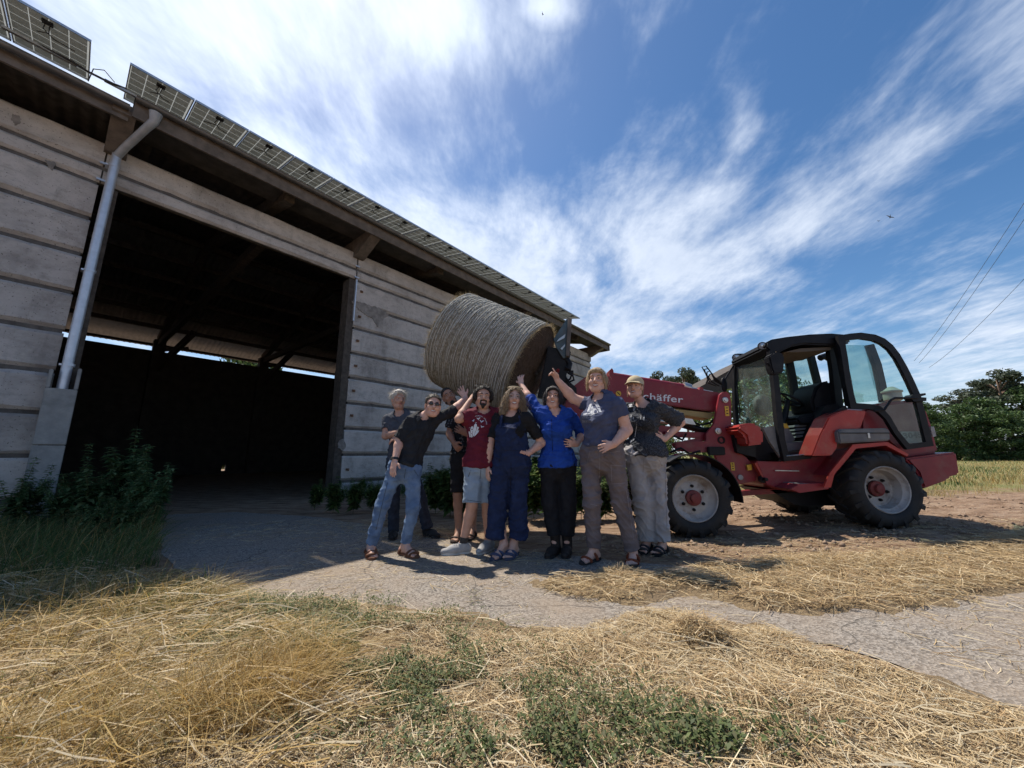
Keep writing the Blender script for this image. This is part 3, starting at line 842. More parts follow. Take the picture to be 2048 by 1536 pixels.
HUBM = material('dusty red hub', (0.15, 0.022, 0.024), (0.22, 0.05, 0.045), 8, 0.7, 0.2, 50, c3=(0.14, 0.09, 0.065), scale3=12, amount3=0.8)
def wheel(cx, cz, y0, inward, dish, phase):
    """tyre, rim, hub and nuts; y0 outer face, inward +1 into the machine"""
    ax = (0, inward, 0)
    c = (cx, y0, cz)
    w = MB(); R = 0.432
    w.lathe(c, ax, [(0.045, 0.268), (0.02, 0.285), (0.004, 0.32), (0.0, 0.355), (0.012, 0.395), (0.045, R - 0.004), (0.10, R + 0.004), (0.20, R + 0.008), (0.30, R + 0.004), (0.355, R - 0.004), (0.388, 0.395), (0.40, 0.355), (0.396, 0.32), (0.38, 0.285), (0.355, 0.268), (0.2, 0.26), (0.045, 0.268)], 56)
    o = w.build('wheel', RUB, loader, smooth=True)
    lug = MB()
    nl = 17
    for k in range(nl):
        for side in (0, 1):
            a0 = 2 * math.pi * (k + 0.5 * side) / nl + phase
            y_out = 0.03 if side == 0 else 0.37
            y_in = 0.215 if side == 0 else 0.185
            a1 = a0 + 0.30
            def pt(a, y, r): return np.array([cx + r * math.cos(a), y0 + inward * y, cz + r * math.sin(a)])
            h = 0.062
            V = []
            for a, y, rr, wd in ((a0 - 0.03, -0.002 if side == 0 else 0.402, 0.385, h * 1.15), (a0, y_out, R + 0.026, h * 1.1), (a0 + 0.15, (y_out + y_in) / 2, R + 0.034, h * 0.85), (a1, y_in, R + 0.034, h * 0.7)):
                rb = rr - 0.045
                V += [pt(a - wd, y, rb), pt(a - wd * 0.8, y, rr), pt(a + wd * 0.8, y, rr), pt(a + wd, y, rb)]
            F = []
            for i in range(3):
                for j in range(4):
                    F.append((i * 4 + j, i * 4 + (j + 1) % 4, (i + 1) * 4 + (j + 1) % 4, (i + 1) * 4 + j))
            F += [(0, 1, 2, 3), (15, 14, 13, 12)]
            lug.add(V, F)
    lug.build('tread', RUB, o)
    rm = MB().lathe(c, ax, [(0.030, 0.276), (0.022, 0.268), (0.030, 0.258), (0.055, 0.255), (0.075, 0.238), (0.085, 0.225), (dish - 0.01, 0.212), (dish, 0.195), (dish - 0.004, 0.18), (dish - 0.012, 0.02), (dish - 0.012, 0.001)], 48)
    rm.build('rim', RIM, o, smooth=True)
    MB().lathe((cx, y0 + inward * (dish - 0.016), cz), (0, -inward, 0), [(0, 0.092), (0.03, 0.09), (0.036, 0.082), (0.038, 0.056), (0.07, 0.052), (0.074, 0.045), (0.074, 0.001)], 28).build('hub', HUBM, o, smooth=True)
    for k in range(6):
        a = math.pi / 6 + k * math.pi / 3 + phase
        MB().lathe((cx + 0.137 * math.cos(a), y0 + inward * (dish - 0.012), cz + 0.137 * math.sin(a)), (0, -inward, 0), [(0, 0.020), (0.014, 0.019), (0.016, 0.013), (0.03, 0.012), (0.03, 0.001)], 8).build('wheel_nut', BLK, o)
fx = at(1392, 1003, 4.55)[0]; rx = at(1779, 987, 4.55)[0]
wheel(fx, 0.447, 4.53, 1, 0.105, 0.0)
wheel(rx, 0.545, 4.53, 1, 0.20, 0.25)
wheel(fx, 0.447, 6.19, -1, 0.105, 0.4)
wheel(rx, 0.545, 6.19, -1, 0.20, 0.1)
MB().tube([(fx, 4.62, 0.447), (fx, 6.1, 0.447)], 0.09, 14).build('axle', RED, loader)
MB().tube([(rx, 4.72, 0.545), (rx, 6.0, 0.545)], 0.10, 14).build('axle', BLK, loader)

# front mudguard over the near front wheel
def arc_sheet(cx, cz, r, a0, a1, y0, y1, th, n=22, flare=0.0):
    V, F = [], []
    for i in range(n + 1):
        a = math.radians(a0 + (a1 - a0) * i / n)
        rr = r + flare * (i / n) ** 2
        for (y, q) in ((y0, rr), (y0, rr + th), (y1, rr + th), (y1, rr)):
            V.append((cx + q * math.cos(a), y, cz + q * math.sin(a)))
    for i in range(n):
        for j in range(4):
            F.append((i * 4 + j, i * 4 + (j + 1) % 4, (i + 1) * 4 + (j + 1) % 4, (i + 1) * 4 + j))
    F += [(0, 1, 2, 3), (n * 4 + 3, n * 4 + 2, n * 4 + 1, n * 4)]
    return MB().add(V, F)
arc_sheet(fx + 0.02, 0.45, 0.50, 125, -6, 4.56, 4.93, 0.012, flare=0.04).build('mudguard', BLK, loader, smooth=True)
arc_sheet(fx + 0.02, 0.45, 0.50, 125, -6, 5.78, 6.15, 0.012).build('mudguard', BLK, loader, smooth=True)
MB().bar((fx - 0.1, 4.75, 0.95), (fx - 0.05, 5.1, 0.75), 0.05, 0.03).bar((fx + 0.3, 4.75, 0.85), (fx + 0.2, 5.1, 0.7), 0.05, 0.03).build('mudguard_bracket', RED, loader)

# front frame: two upright side plates with pins and decals
FP = [(1440, 789), (1446, 784), (1454, 783), (1460, 788), (1463, 806), (1463, 846), (1466, 892), (1493, 915), (1514, 938), (1512, 962), (1481, 968), (1455, 962), (1440, 935), (1428, 905), (1400, 905), (1352, 902), (1352, 884), (1412, 882), (1412, 868), (1428, 848)]
plate('front_frame', FP, 5.02, 5.07, RED, bevel=0.006)
plate('front_frame', FP, 5.58, 5.63, RED, bevel=0.006)
MB().box((fx - 0.25, 5.075, 0.33), (fx + 0.55, 5.575, 0.78)).build('front_chassis', RED, loader, bevel=0.01)
for (u, v, r) in ((1451, 800, 0.042), (1437, 862, 0.045)):
    p = at(u, v, 5.0)
    MB().lathe((p[0], 5.018, p[2]), (0, -1, 0), [(0, r), (0.02, r * 0.9), (0.022, r * 0.55), (0.034, r * 0.5), (0.034, 0.001)], 18).build('pivot_pin', STEEL, loader, smooth=True)
p = at(1438, 880, 5.0)
MB().lathe((p[0] + 0.04, 5.018, p[2]), (0, -1, 0), [(0, 0.05), (0.01, 0.05), (0.01, 0.03), (-0.01, 0.028), (-0.01, 0.001)], 16).build('cylinder_port', BLK, loader)
MB().box((p[0] - 0.17, 4.96, p[2] - 0.20), (p[0] + 0.05, 5.017, p[2] - 0.09)).build('valve_cover', BLK, loader, bevel=0.01)
for (u0, v0, u1, v1) in ((1449, 812, 1459, 832), (1461, 925, 1470, 941)):
    a, b = at(u0, v0, 5.014), at(u1, v1, 5.014)
    MB().box((a[0], 5.013, b[2]), (b[0], 5.017, a[2])).build('warning_decal', YEL, loader)
    for k in range(3):
        zz = b[2] + (a[2] - b[2]) * (0.2 + 0.28 * k)
        MB().box((a[0] + 0.014, 5.0105, zz), (b[0] - 0.014, 5.0125, zz + 0.012)).build('decal_print', BLK, loader)
p = at(1482, 955, 5.0)
MB().lathe((p[0], 5.015, p[2]), (0, -1, 0), [(0, 0.036), (0.012, 0.033), (0.014, 0.001)], 16).build('reflector', RIM, loader)

# boom, with the telescope ram on top and the inner section under it
BOOM = [(1443, 786), (1445, 806), (1432, 824), (1310, 806), (1262, 806), (1215, 836), (1160, 846), (1128, 812), (1142, 776), (1172, 753), (1205, 752), (1222, 752), (1240, 752)]
plate('boom', BOOM, 5.16, 5.50, RED, bevel=0.012)
plate('inner_boom', [(1432, 827), (1420, 838), (1345, 826), (1300, 812)], 5.20, 5.46, material('dull yellow boom section', (0.34, 0.24, 0.09), (0.42, 0.30, 0.13), 6, 0.6), bevel=0.006)
MB().tube([at(1224, 752, 5.33), at(1372, 776, 5.33)], 0.055, 14).build('telescope_ram', RED, loader, smooth=True)
MB().tube([at(1366, 772, 5.33), at(1380, 777, 5.33)], 0.065, 14).tube([at(1376, 776, 5.33), at(1425, 786, 5.33)], 0.025, 10).build('ram_head', STEEL, loader, smooth=True)
plate('ram_bracket', [(1219, 762), (1219, 741), (1224, 736), (1227, 741), (1229, 764)], 5.24, 5.42, RED)
plate('ram_bracket', [(1398, 783), (1400, 774), (1406, 775), (1408, 786)], 5.24, 5.42, RED)
p = at(1237, 787, 5.155)
MB().lathe((p[0], 5.157, p[2]), (0, -1, 0), [(0, 0.038), (0.004, 0.038), (0.004, 0.001)], 20).build('round_decal', YEL, loader)
MB().obox((p[0], 5.151, p[2]), (0.7, 0, -0.7), (0, 1, 0), (0.7, 0, 0.7), 0.026, 0.0015, 0.006).build('decal_print', BLK, loader)
def lettering(text, u, v, Y, height, tilt, mat, parent, name='lettering', bold=0.003, width=None):
    cu = bpy.data.curves.new(name, 'FONT'); cu.body = text; cu.size = 1.0; cu.extrude = 0.002 / height; cu.offset = bold / height; cu.space_character = 1.06
    tmp = bpy.data.objects.new(name, cu); COL.objects.link(tmp)
    dg = bpy.context.evaluated_depsgraph_get(); dg.update()
    me = bpy.data.meshes.new_from_object(tmp.evaluated_get(dg))
    bpy.data.objects.remove(tmp); bpy.data.curves.remove(cu)
    co = np.array([x.co[:] for x in me.vertices])
    w = co[:, 0].max() - co[:, 0].min()
    sx = (width / w) if width else height
    p = at(u, v, Y)
    R = Matrix.Translation(Vector(p)) @ Matrix.Rotation(tilt, 4, 'Y') @ Matrix.Rotation(math.pi / 2, 4, 'X') @ Matrix.Diagonal((sx, height, height, 1))
    me.transform(R)
    me.materials.clear(); me.materials.append(mat)
    return link(name, me, parent)
lettering('schäffer', 1274, 797, 5.155, 0.135, math.radians(5.5), WHT, loader, bold=0.0012, width=0.64)
# links, hoses and clutter between boom and frame
MB().bar(at(1330, 868, 5.12), at(1440, 872, 5.12), 0.05, 0.08).bar(at(1345, 890, 5.12), at(1414, 876, 5.12), 0.05, 0.05).bar(at(1300, 858, 5.2), at(1345, 862, 5.2), 0.08, 0.12).build('tilt_link', RED, loader, bevel=0.006)
MB().tube([at(1352, 845, 5.2), at(1428, 868, 5.2)], 0.05, 12).build('lift_ram', BLK, loader, smooth=True)
MB().tube([at(1290, 838, 5.25), at(1360, 848, 5.25)], 0.028, 10).build('ram_rod', STEEL, loader, smooth=True)
plate('work_lamp_bracket', [(1362, 835), (1385, 838), (1392, 850), (1366, 846)], 4.98, 5.10, STEEL)
for k, hp in enumerate(([(1380, 840, 5.15), (1400, 850, 5.12), (1420, 846, 5.15), (1432, 835, 5.2)], [(1372, 848, 5.1), (1398, 858, 5.08), (1425, 856, 5.1), (1436, 846, 5.1)], [(1340, 905, 5.0), (1362, 896, 4.98), (1380, 908, 5.0), (1400, 902, 5.02)], [(1345, 870, 5.0), (1365, 880, 4.98), (1372, 868, 5.05)])):
    MB().tube([at(*q) for q in hp], 0.014, 8).build('hose', BLK, loader, smooth=True)
for k in range(4):
    q = [(1438 - 3 * k, 772, 5.35), (1424 - 4 * k, 764 + k, 5.33), (1410 + 2 * k, 745 + 4 * k, 5.31), (1404 + 5 * k, 734 + 5 * k, 5.3), (1412 + 4 * k, 732 + 5 * k, 5.3), (1422 + 2 * k, 745 + 3 * k, 5.3), (1430 + 3 * k, 762, 5.34), (1445, 770, 5.4)]
    MB().tube([at(*x) for x in q[k % 2:]], 0.009, 6).build('hose', BLK, loader, smooth=True)

# rear chassis, step, belly
plate('belly', [(1512, 922), (1566, 924), (1668, 906), (1668, 975), (1600, 985), (1560, 980), (1532, 968)], 4.90, 5.85, RED, bevel=0.01)
plate('underbody', [(1540, 980), (1830, 960), (1845, 985), (1700, 1012), (1590, 1010)], 5.05, 5.75, BLK)
plate('step', [(1580, 978), (1600, 968), (1660, 966), (1658, 978), (1600, 986)], 4.62, 4.92, RED, bevel=0.005)
MB().box((at(1590, 972, 4.7)[0], 4.63, at(1590, 969, 4.7)[2] + 0.008), (at(1652, 972, 4.7)[0], 4.9, at(1590, 969, 4.7)[2] + 0.016)).build('step_mat', GREYP, loader)
plate('drag_bar', [(1484, 982), (1592, 974), (1592, 984), (1484, 992)], 5.05, 5.15, RED)
MB().lathe(at(1523, 958, 4.96), (0, -1, 0), [(0, 0.05), (0.05, 0.045), (0.05, 0.025), (0.1, 0.022), (0.1, 0.001)], 14).build('centre_joint', BLK, loader)
MB().bar(at(1510, 925, 4.93), at(1526, 953, 4.93), 0.05, 0.05).build('steering_link', REDP, loader)
plate('document_holder', [(1494, 930), (1503, 929), (1504, 940), (1496, 941)], 4.99, 5.01, YEL)
MB().bar(at(1550, 941, 4.885), at(1598, 942, 4.885), 0.012, 0.012).build('hand_bar', STEEL, loader)

# rear mudguard: angular red arch with depth
OUT = [(1648, 975), (1662, 975), (1669, 948), (1712, 897), (1772, 891), (1814, 913), (1818, 909), (1775, 884), (1706, 889), (1660, 946)]
plate('rear_mudguard', OUT, 4.55, 4.575, REDP, bevel=0.0)
ins = [at(u, v, 4.577) for u, v in ((1668, 952), (1711, 899), (1772, 893), (1813, 914))]
MB().add([p for q in ins for p in (q, q + [0, 0.42, 0])], [(0, 1, 3, 2), (2, 3, 5, 4), (4, 5, 7, 6)]).build('mudguard_lining', RED, loader)
plate('side_panel', [(1624, 912), (1640, 870), (1658, 834), (1675, 826), (1696, 819), (1734, 822), (1722, 857), (1677, 861), (1675, 896), (1664, 911)], 4.62, 4.86, REDP, bevel=0.012)
tb = plate('tool_box', [(1676, 862), (1684, 858), (1776, 856), (1781, 862), (1782, 881), (1680, 887)], 4.56, 4.80, GREYP, bevel=0.015)
p = at(1737, 871, 4.555)
MB().box((p[0] - 0.012, 4.548, p[2] - 0.03), (p[0] + 0.012, 4.559, p[2] + 0.03)).build('latch', STEEL, tb)
a, b = at(1680, 866, 4.56), at(1780, 866, 4.56)
MB().box((a[0], 4.553, a[2] - 0.006), (b[0], 4.559, a[2] + 0.004)).build('lid_seam', BLK, tb)
# engine hood and counterweight
plate('hood', [(1722, 824), (1736, 815), (1760, 806), (1820, 800), (1842, 806), (1856, 822), (1866, 850), (1880, 905), (1813, 914), (1776, 884), (1722, 884)], 4.84, 5.86, RED, bevel=0.03, smooth=True)
plate('hood_side', [(1764, 812), (1816, 806), (1836, 816), (1848, 850), (1858, 888), (1816, 890), (1788, 862)], 4.825, 4.845, material('scuffed red hood side', (0.26, 0.10, 0.085), (0.34, 0.17, 0.145), 5, 0.6, c3=(0.46, 0.44, 0.42), scale3=2.2, amount3=0.6), bevel=0.004)
a, b = at(1800, 863, 4.82), at(1852, 886, 4.82)
MB().box((a[0], 4.815, b[2]), (b[0], 4.823, a[2])).build('number_plate', material('faded grey sticker', (0.30, 0.28, 0.26), (0.38, 0.36, 0.33), 9, 0.7), loader)
lettering('3045', 1808, 877, 4.812, 0.10, math.radians(-4), material('faded print', (0.20, 0.19, 0.18)), loader, width=0.24)
p = at(1845, 824, 4.82)
MB().lathe((at(1838, 823, 4.82)[0], 4.822, at(1838, 823, 4.82)[2]), (0, -1, 0), [(0, 0.02), (0.008, 0.018), (0.008, 0.001)], 14).build('hood_lock', BLK, loader)
plate('rear_lamp', [(1861, 855), (1868, 853), (1873, 872), (1866, 874)], 4.80, 4.842, RIM)
plate('counterweight', [(1812, 917), (1880, 908), (1914, 904), (1921, 948), (1900, 954), (1898, 960), (1849, 978), (1838, 945)], 4.72, 5.98, RED, bevel=0.02)
a = at(1787, 803, 5.2)
MB().lathe(a, (0, 0, 1), [(0, 0.07), (0.02, 0.10), (0.12, 0.10), (0.13, 0.115), (0.15, 0.115), (0.16, 0.09), (0.21, 0.03), (0.21, 0.001)], 24).build('air_cleaner', BEIGE, loader, smooth=True)

# cab
CN, CF = 4.80, 5.70
def pillar(name, px, Y, w, d=0.07, mat=BLK):
    m = MB(); pts_ = [at(u, v, Y) for u, v in px]
    V, F = [], []
    for i, p in enumerate(pts_):
        t = pts_[min(i + 1, len(pts_) - 1)] - pts_[max(i - 1, 0)]; t = t / np.linalg.norm(t)
        s = np.array([t[2], 0, -t[0]])
        for a_, b_ in ((-1, -1), (1, -1), (1, 1), (-1, 1)):
            V.append(p + s * a_ * w / 2 + np.array([0, b_ * d / 2, 0]))
    for i in range(len(pts_) - 1):
        for j in range(4):
            F.append((i * 4 + j, i * 4 + (j + 1) % 4, (i + 1) * 4 + (j + 1) % 4, (i + 1) * 4 + j))
    n = (len(pts_) - 1) * 4
    F += [(0, 1, 2, 3), (n + 3, n + 2, n + 1, n)]
    return m.add(V, F).build(name, mat, loader)
pillar('cab_pillar', [(1541, 702), (1546, 735), (1551, 780), (1555, 830), (1561, 880), (1570, 920)], CN, 0.075)
pillar('cab_pillar', [(1672, 676), (1683, 716), (1692, 760), (1701, 812)], CN, 0.085)
pillar('cab_pillar', [(1660, 690), (1668, 740), (1674, 800), (1676, 830)], 4.98, 0.10)
pillar('cab_pillar', [(1574, 702), (1583, 750), (1590, 795), (1596, 830)], CF, 0.095)
pillar('cab_pillar', [(1618, 700), (1628, 740), (1637, 775), (1642, 810)], CF, 0.085)
pillar('cab_pillar', [(1471, 716), (1469, 760), (1470, 810), (1474, 870)], CF, 0.05)
pillar('cab_pillar', [(1738, 690), (1753, 730), (1762, 770), (1768, 805)], 5.6, 0.10)
# roof: curved shell across the cab
RT = [(1531, 694), (1533, 684), (1545, 678), (1575, 673), (1620, 668), (1665, 666), (1700, 669), (1702, 686), (1660, 690), (1610, 688), (1585, 692), (1562, 703), (1545, 708)]
RT_far = [(x[0], 5.96, x[2]) for x in poly(RT, CN - 0.02)]
MB().prism(poly(RT, CN - 0.02), (0.09, CF + 0.06 - CN, 0)).build('cab_roof', BLK, loader, bevel=0.02, tri=True, smooth=True)
plate('headliner', [(1570, 704), (1600, 697), (1660, 694), (1662, 699), (1600, 704)], CN + 0.05, CF - 0.05, material('brown headliner', (0.10, 0.085, 0.07), None, rough=0.9))
# windscreen from the near to the far front pillar, far side and rear glass
n0, n1, f0, f1 = at(1548, 712, CN + 0.03), at(1560, 852, CN + 0.03), at(1473, 722, CF - 0.03), at(1478, 866, CF - 0.03)
def slab(name, quad, th, mat):
    q = [np.asarray(x, float) for x in quad]
    nn = np.cross(q[1] - q[0], q[2] - q[0]); nn /= np.linalg.norm(nn)
    return MB().prism(q, nn * th).build(name, mat, loader)
slab('windscreen', [n0, f0, f1, n1], 0.006, GLASS)
slab('side_window', [at(1583, 706, CF), at(1625, 706, CF), at(1640, 800, CF), at(1597, 820, CF)], 0.006, GLASS)
slab('side_window', [at(1484, 716, CF), at(1571, 706, CF), at(1588, 800, CF), at(1490, 850, CF)], 0.006, GLASS)
slab('rear_window', [at(1690, 690, 5.0), at(1738, 690, 5.6), at(1766, 800, 5.6), at(1712, 806, 5.0)], 0.006, GLASSD)
MB().tube([at(1473, 722, CF - 0.02), at(1500, 706, 5.4), at(1548, 703, CN)], 0.03, 8).build('screen_frame', BEIGE, loader, smooth=True)
MB().tube([f1, (f1 + n1) / 2 + [0, 0, -0.01], n1], 0.02, 8).build('screen_frame', BLK, loader, smooth=True)
MB().tube([at(1476, 725, 5.64), at(1474, 780, 5.63), at(1480, 822, 5.6), at(1478, 835, 5.6)], 0.009, 6).build('wiper', BLK, loader)
# lower cab front, floor, sill
plate('cab_front_panel', [(1526, 855), (1556, 853), (1570, 918), (1562, 916), (1540, 884)], CN + 0.02, CN + 0.06, GREYP)
plate('cab_front_wall', [(1486, 868), (1530, 862), (1564, 918), (1515, 922)], CN + 0.30, CF - 0.05, BLK)
plate('cab_sill', [(1567, 914), (1622, 909), (1624, 917), (1567, 923)], CN - 0.03, CN + 0.06, BLK, bevel=0.005)
MB().tube([at(1573, 912, CN - 0.034), at(1619, 908, CN - 0.034)], 0.007, 6).build('sill_edge', STEEL, loader)
pillar('door_seal', [(1621, 912), (1640, 868), (1655, 833), (1690, 815)], CN - 0.04, 0.05, 0.05)
plate('cab_floor', [(1566, 905), (1640, 900), (1646, 912), (1570, 916)], CN + 0.06, CF - 0.06, BLK)
plate('floor_box', [(1572, 886), (1608, 882), (1606, 900), (1574, 904)], 5.00, 5.30, GREYP, bevel=0.01)
plate('console', [(1558, 845), (1572, 846), (1592, 880), (1575, 890), (1562, 880)], 5.05, 5.16, GREYP, bevel=0.01)
plate('console_decal', [(1564, 847), (1573, 847), (1579, 856), (1570, 857)], 5.040, 5.046, YEL)
plate('cab_back_wall', [(1650, 812), (1676, 806), (1684, 832), (1640, 905), (1612, 905), (1632, 850)], CN + 0.12, CF - 0.10, BLK)
seat = plate('seat', [(1592, 838), (1598, 832), (1640, 824), (1660, 826), (1658, 842), (1640, 850), (1600, 850)], 5.03, 5.50, BLK, bevel=0.03, smooth=True)
plate('backrest', [(1628, 826), (1624, 800), (1632, 775), (1645, 764), (1662, 760), (1668, 775), (1668, 826)], 5.05, 5.48, BLK, bevel=0.03, smooth=True)
for k in range(4):
    plate('seat_bellows', [(1590 + k, 850 + 7 * k), (1620, 847 + 7 * k), (1622, 852 + 7 * k), (1588 + k, 855 + 7 * k)], 5.08, 5.46, GREYP, bevel=0.005)
sc_, sr = at(1577, 800, 5.30), 0.17
nrm = np.array([0.55, -0.1, 0.83]); nrm /= np.linalg.norm(nrm)
e1 = np.cross(nrm, [0, 1, 0]); e1 /= np.linalg.norm(e1); e2 = np.cross(nrm, e1)
m_ = MB().tube([sc_ + sr * (math.cos(2 * math.pi * k / 20) * e1 + math.sin(2 * math.pi * k / 20) * e2) for k in range(21)], 0.016, 8, cap=False)
for k in range(3):
    m_.tube([sc_, sc_ + sr * (math.cos(2 * math.pi * k / 3 + .4) * e1 + math.sin(2 * math.pi * k / 3 + .4) * e2)], 0.013, 6)
m_.build('steering_wheel', BLK, loader, smooth=True)
MB().tube([sc_, at(1566, 845, 5.3), at(1560, 890, 5.3)], [0.03, 0.05, 0.07], 10).build('steering_column', BLK, loader, smooth=True)
MB().tube([at(1640, 716, 5.7), at(1650, 712, 5.7), at(1660, 718, 5.7)], 0.05, 8).build('cab_speaker', BLK, loader, smooth=True)
MB().ellipsoid(at(1524, 810, 5.6), (0.13, 0.10, 0.17)).build('dashboard', material('grey dashboard', (0.13, 0.14, 0.14), None, rough=0.7), loader, smooth=True)
# opened door, folded back along the side
DO = [(1676, 671), (1700, 667), (1722, 665), (1751, 669), (1770, 677), (1786, 690), (1800, 708), (1814, 732), (1828, 760), (1842, 791), (1852, 830), (1868, 892), (1815, 899), (1790, 868), (1772, 838), (1755, 822), (1738, 818), (1702, 817), (1692, 770), (1684, 716)]
DI = [(1690, 681), (1702, 679), (1722, 677), (1748, 681), (1764, 688), (1778, 699), (1791, 716), (1803, 738), (1816, 764), (1829, 793), (1839, 830), (1852, 884), (1820, 889), (1798, 863), (1781, 833), (1763, 813), (1742, 808), (1713, 806), (1703, 768), (1696, 716)]
DY = 4.70
a, b = poly(DO, DY), poly(DI, DY)
n_ = len(DO); V = a + b + [p + [0, 0.045, 0] for p in a] + [p + [0, 0.045, 0] for p in b]
F = []
for i in range(n_):
    j = (i + 1) % n_
    F += [(i, j, n_ + j, n_ + i), (2 * n_ + i, 3 * n_ + i, 3 * n_ + j, 2 * n_ + j), (i, 2 * n_ + i, 2 * n_ + j, j), (n_ + i, n_ + j, 3 * n_ + j, 3 * n_ + i)]
door = MB().add(V, F).build('door', BLK, loader)
link('door_glass', mesh_data('door_glass', [p + [0, 0.02, 0] for p in poly([((o_[0] * .3 + i_[0] * .7), (o_[1] * .3 + i_[1] * .7)) for o_, i_ in zip(DO, DI)], DY)], [tuple(range(n_))], GLASSD), door)
hd = [at(1748, 822, DY - 0.03), at(1768, 820, DY - 0.05), at(1782, 800, DY - 0.05), at(1790, 796, DY - 0.05), at(1835, 796, DY - 0.04)]
h_ = MB().tube(hd, 0.014, 8)
h_.build('grab_handle', BLK, door, smooth=True)
plate('door_latch', [(1820, 794), (1826, 789), (1851, 786), (1852, 790), (1838, 794), (1853, 795), (1853, 802), (1828, 803)], DY - 0.04, DY + 0.05, BLK, parent=door)
# lamps, mirrors
def lamp(u, v, Y, r=0.055):
    p = at(u, v, Y); d = np.array([-0.75, -0.62, -0.15]); d /= np.linalg.norm(d)
    o = MB().lathe(p - d * 0.03, d, [(-0.04, 0.001), (-0.04, r * 0.6), (0.0, r), (0.03, r), (0.03, r * 0.86), (0.022, r * 0.84)], 20).build('work_lamp', BLK, loader, smooth=True)
    MB().lathe(p - d * 0.03, d, [(0.02, r * 0.84), (0.028, r * 0.5), (0.03, 0.001)], 20).build('lens', LENS, o, smooth=True)
lamp(1524, 692, 4.86); lamp(1472, 715, 5.66, 0.06)
MB().box(at(1474, 724, 5.70) + [0, -0.03, -0.02], at(1486, 708, 5.70) + [0.0, 0.04, 0]).build('lamp_bracket', BLK, loader)
plate('mirror', [(1538, 712), (1548, 705), (1564, 704), (1570, 714), (1568, 745), (1548, 748), (1543, 735)], 4.62, 4.74, BLK, bevel=0.015)
MB().tube([at(1540, 727, 4.68), at(1534, 728, 4.66)], 0.02, 8).build('mirror_arm', BLK, loader)
MB().tube([at(1470, 726, 5.7), at(1448, 762, 5.7)], 0.012, 6).build('mirror_arm', BLK, loader)
MB().ellipsoid(at(1448, 770, 5.7), (0.05, 0.03, 0.12)).build('mirror', BLK, loader, smooth=True)
# red tank box before the cab and headlamp
plate('tank_cover', [(1474, 858), (1478, 850), (1500, 846), (1516, 847), (1520, 856), (1528, 860), (1529, 888), (1496, 892), (1492, 872)], 4.74, 5.05, REDP, bevel=0.03, smooth=True)
plate('tank', [(1466, 866), (1486, 872), (1512, 892), (1512, 915), (1475, 905)], 4.95, 5.6, BLK)
# fork carriage at the boom head, hoses and tilt gear
plate('fork_carriage', [(1107, 678), (1133, 638), (1137, 636), (1141, 640), (1138, 700), (1134, 714), (1126, 716), (1114, 696)], 4.86, 4.90, CARR, bevel=0.004)
for (q) in ([(1113, 684), (1117, 678), (1131, 668), (1129, 676)], [(1121, 697), (1130, 688), (1130, 692), (1124, 700)]):
    plate('carriage_bar', q, 4.835, 4.856, STEEL)
MB().bar(at(1139, 640, 4.88), at(1134, 714, 4.88), 0.05, 0.12).build('carriage_edge', FASC, loader)
MB().bar(at(1118, 700, 4.98), at(1098, 800, 5.0), 0.32, 0.16).bar(at(1100, 760, 5.1), at(1150, 800, 5.3), 0.25, 0.22).build('carriage_head', BLK, loader, bevel=0.01)
MB().bar(at(1108, 735, 5.0), at(1122, 790, 5.2), 0.2, 0.2).build('quick_hitch', RED, loader, bevel=0.01)
MB().tube([at(1120, 716, 4.95), at(1133, 718, 4.93), at(1139, 728, 4.92), at(1137, 738, 4.92), at(1130, 736, 4.92)], 0.045, 10).build('hitch_hook', BLK, loader, smooth=True)
for k, q in enumerate(([(1125, 735, 5), (1136, 745, 4.97), (1144, 748, 4.97), (1140, 758, 5), (1128, 765, 5.05)], [(1130, 742, 4.95), (1146, 752, 4.93), (1148, 760, 4.95), (1138, 764, 5)], [(1118, 748, 4.95), (1132, 756, 4.92), (1142, 768, 4.95), (1130, 775, 5)], [(1122, 728, 4.95), (1130, 750, 4.92), (1138, 772, 4.95)])):
    MB().tube([at(*x) for x in q], 0.013, 8).build('hose', BLK, loader, smooth=True)
MB().box(at(1138, 748, 4.95), at(1146, 742, 4.99)).build('coupler', BLK, loader)
# ------------------------------------------------------------------ the round bale
BC = at(984, 712, 5.10)
BA = np.array([0.849, -0.270, -0.449]); BA /= np.linalg.norm(BA)
BR, BL = 0.70, 1.28
e1 = np.cross(BA, [0, 0, 1.0]); e1 /= np.linalg.norm(e1); e2 = np.cross(BA, e1)
bale = thing('hay_bale', 'big round net-wrapped hay bale held aloft on the loader fork', 'bale', BC)
def bale_col(n):
    r_ = np.random.default_rng(3).random(n)
    return r_
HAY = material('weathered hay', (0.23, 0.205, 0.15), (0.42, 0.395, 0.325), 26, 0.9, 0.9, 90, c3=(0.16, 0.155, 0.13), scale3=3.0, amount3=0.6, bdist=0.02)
HAYEND = material('shaded brown bale end', (0.045, 0.030, 0.020), (0.09, 0.06, 0.038), 22, 0.95, 0.9, 70, bdist=0.03)  # shade on the end face is painted into this dark brown
na, nl = 160, 190
th = np.linspace(0, 2 * math.pi, na, endpoint=False)
ss = np.linspace(-0.5, 0.5, nl)
TH, S_ = np.meshgrid(th, ss)
rings = 42
ph = (S_ + 0.5) * rings + 0.6 * fbm(TH * 2, S_ * 5, 1.0, 2, 2)
rad = BR * (1 - 0.05 * np.clip((np.abs(S_) - 0.44) / 0.06, 0, 1) ** 2) + 0.024 * (np.abs(np.sin(math.pi * ph)) ** 0.6 - 0.5)
rad += 0.02 * (fbm(TH * 3, S_ * 6, 1.0, 3, 9) - 0.5) + 0.006 * np.random.default_rng(1).standard_normal(TH.shape) * 0.5
rad *= 1 - 0.02 * S_
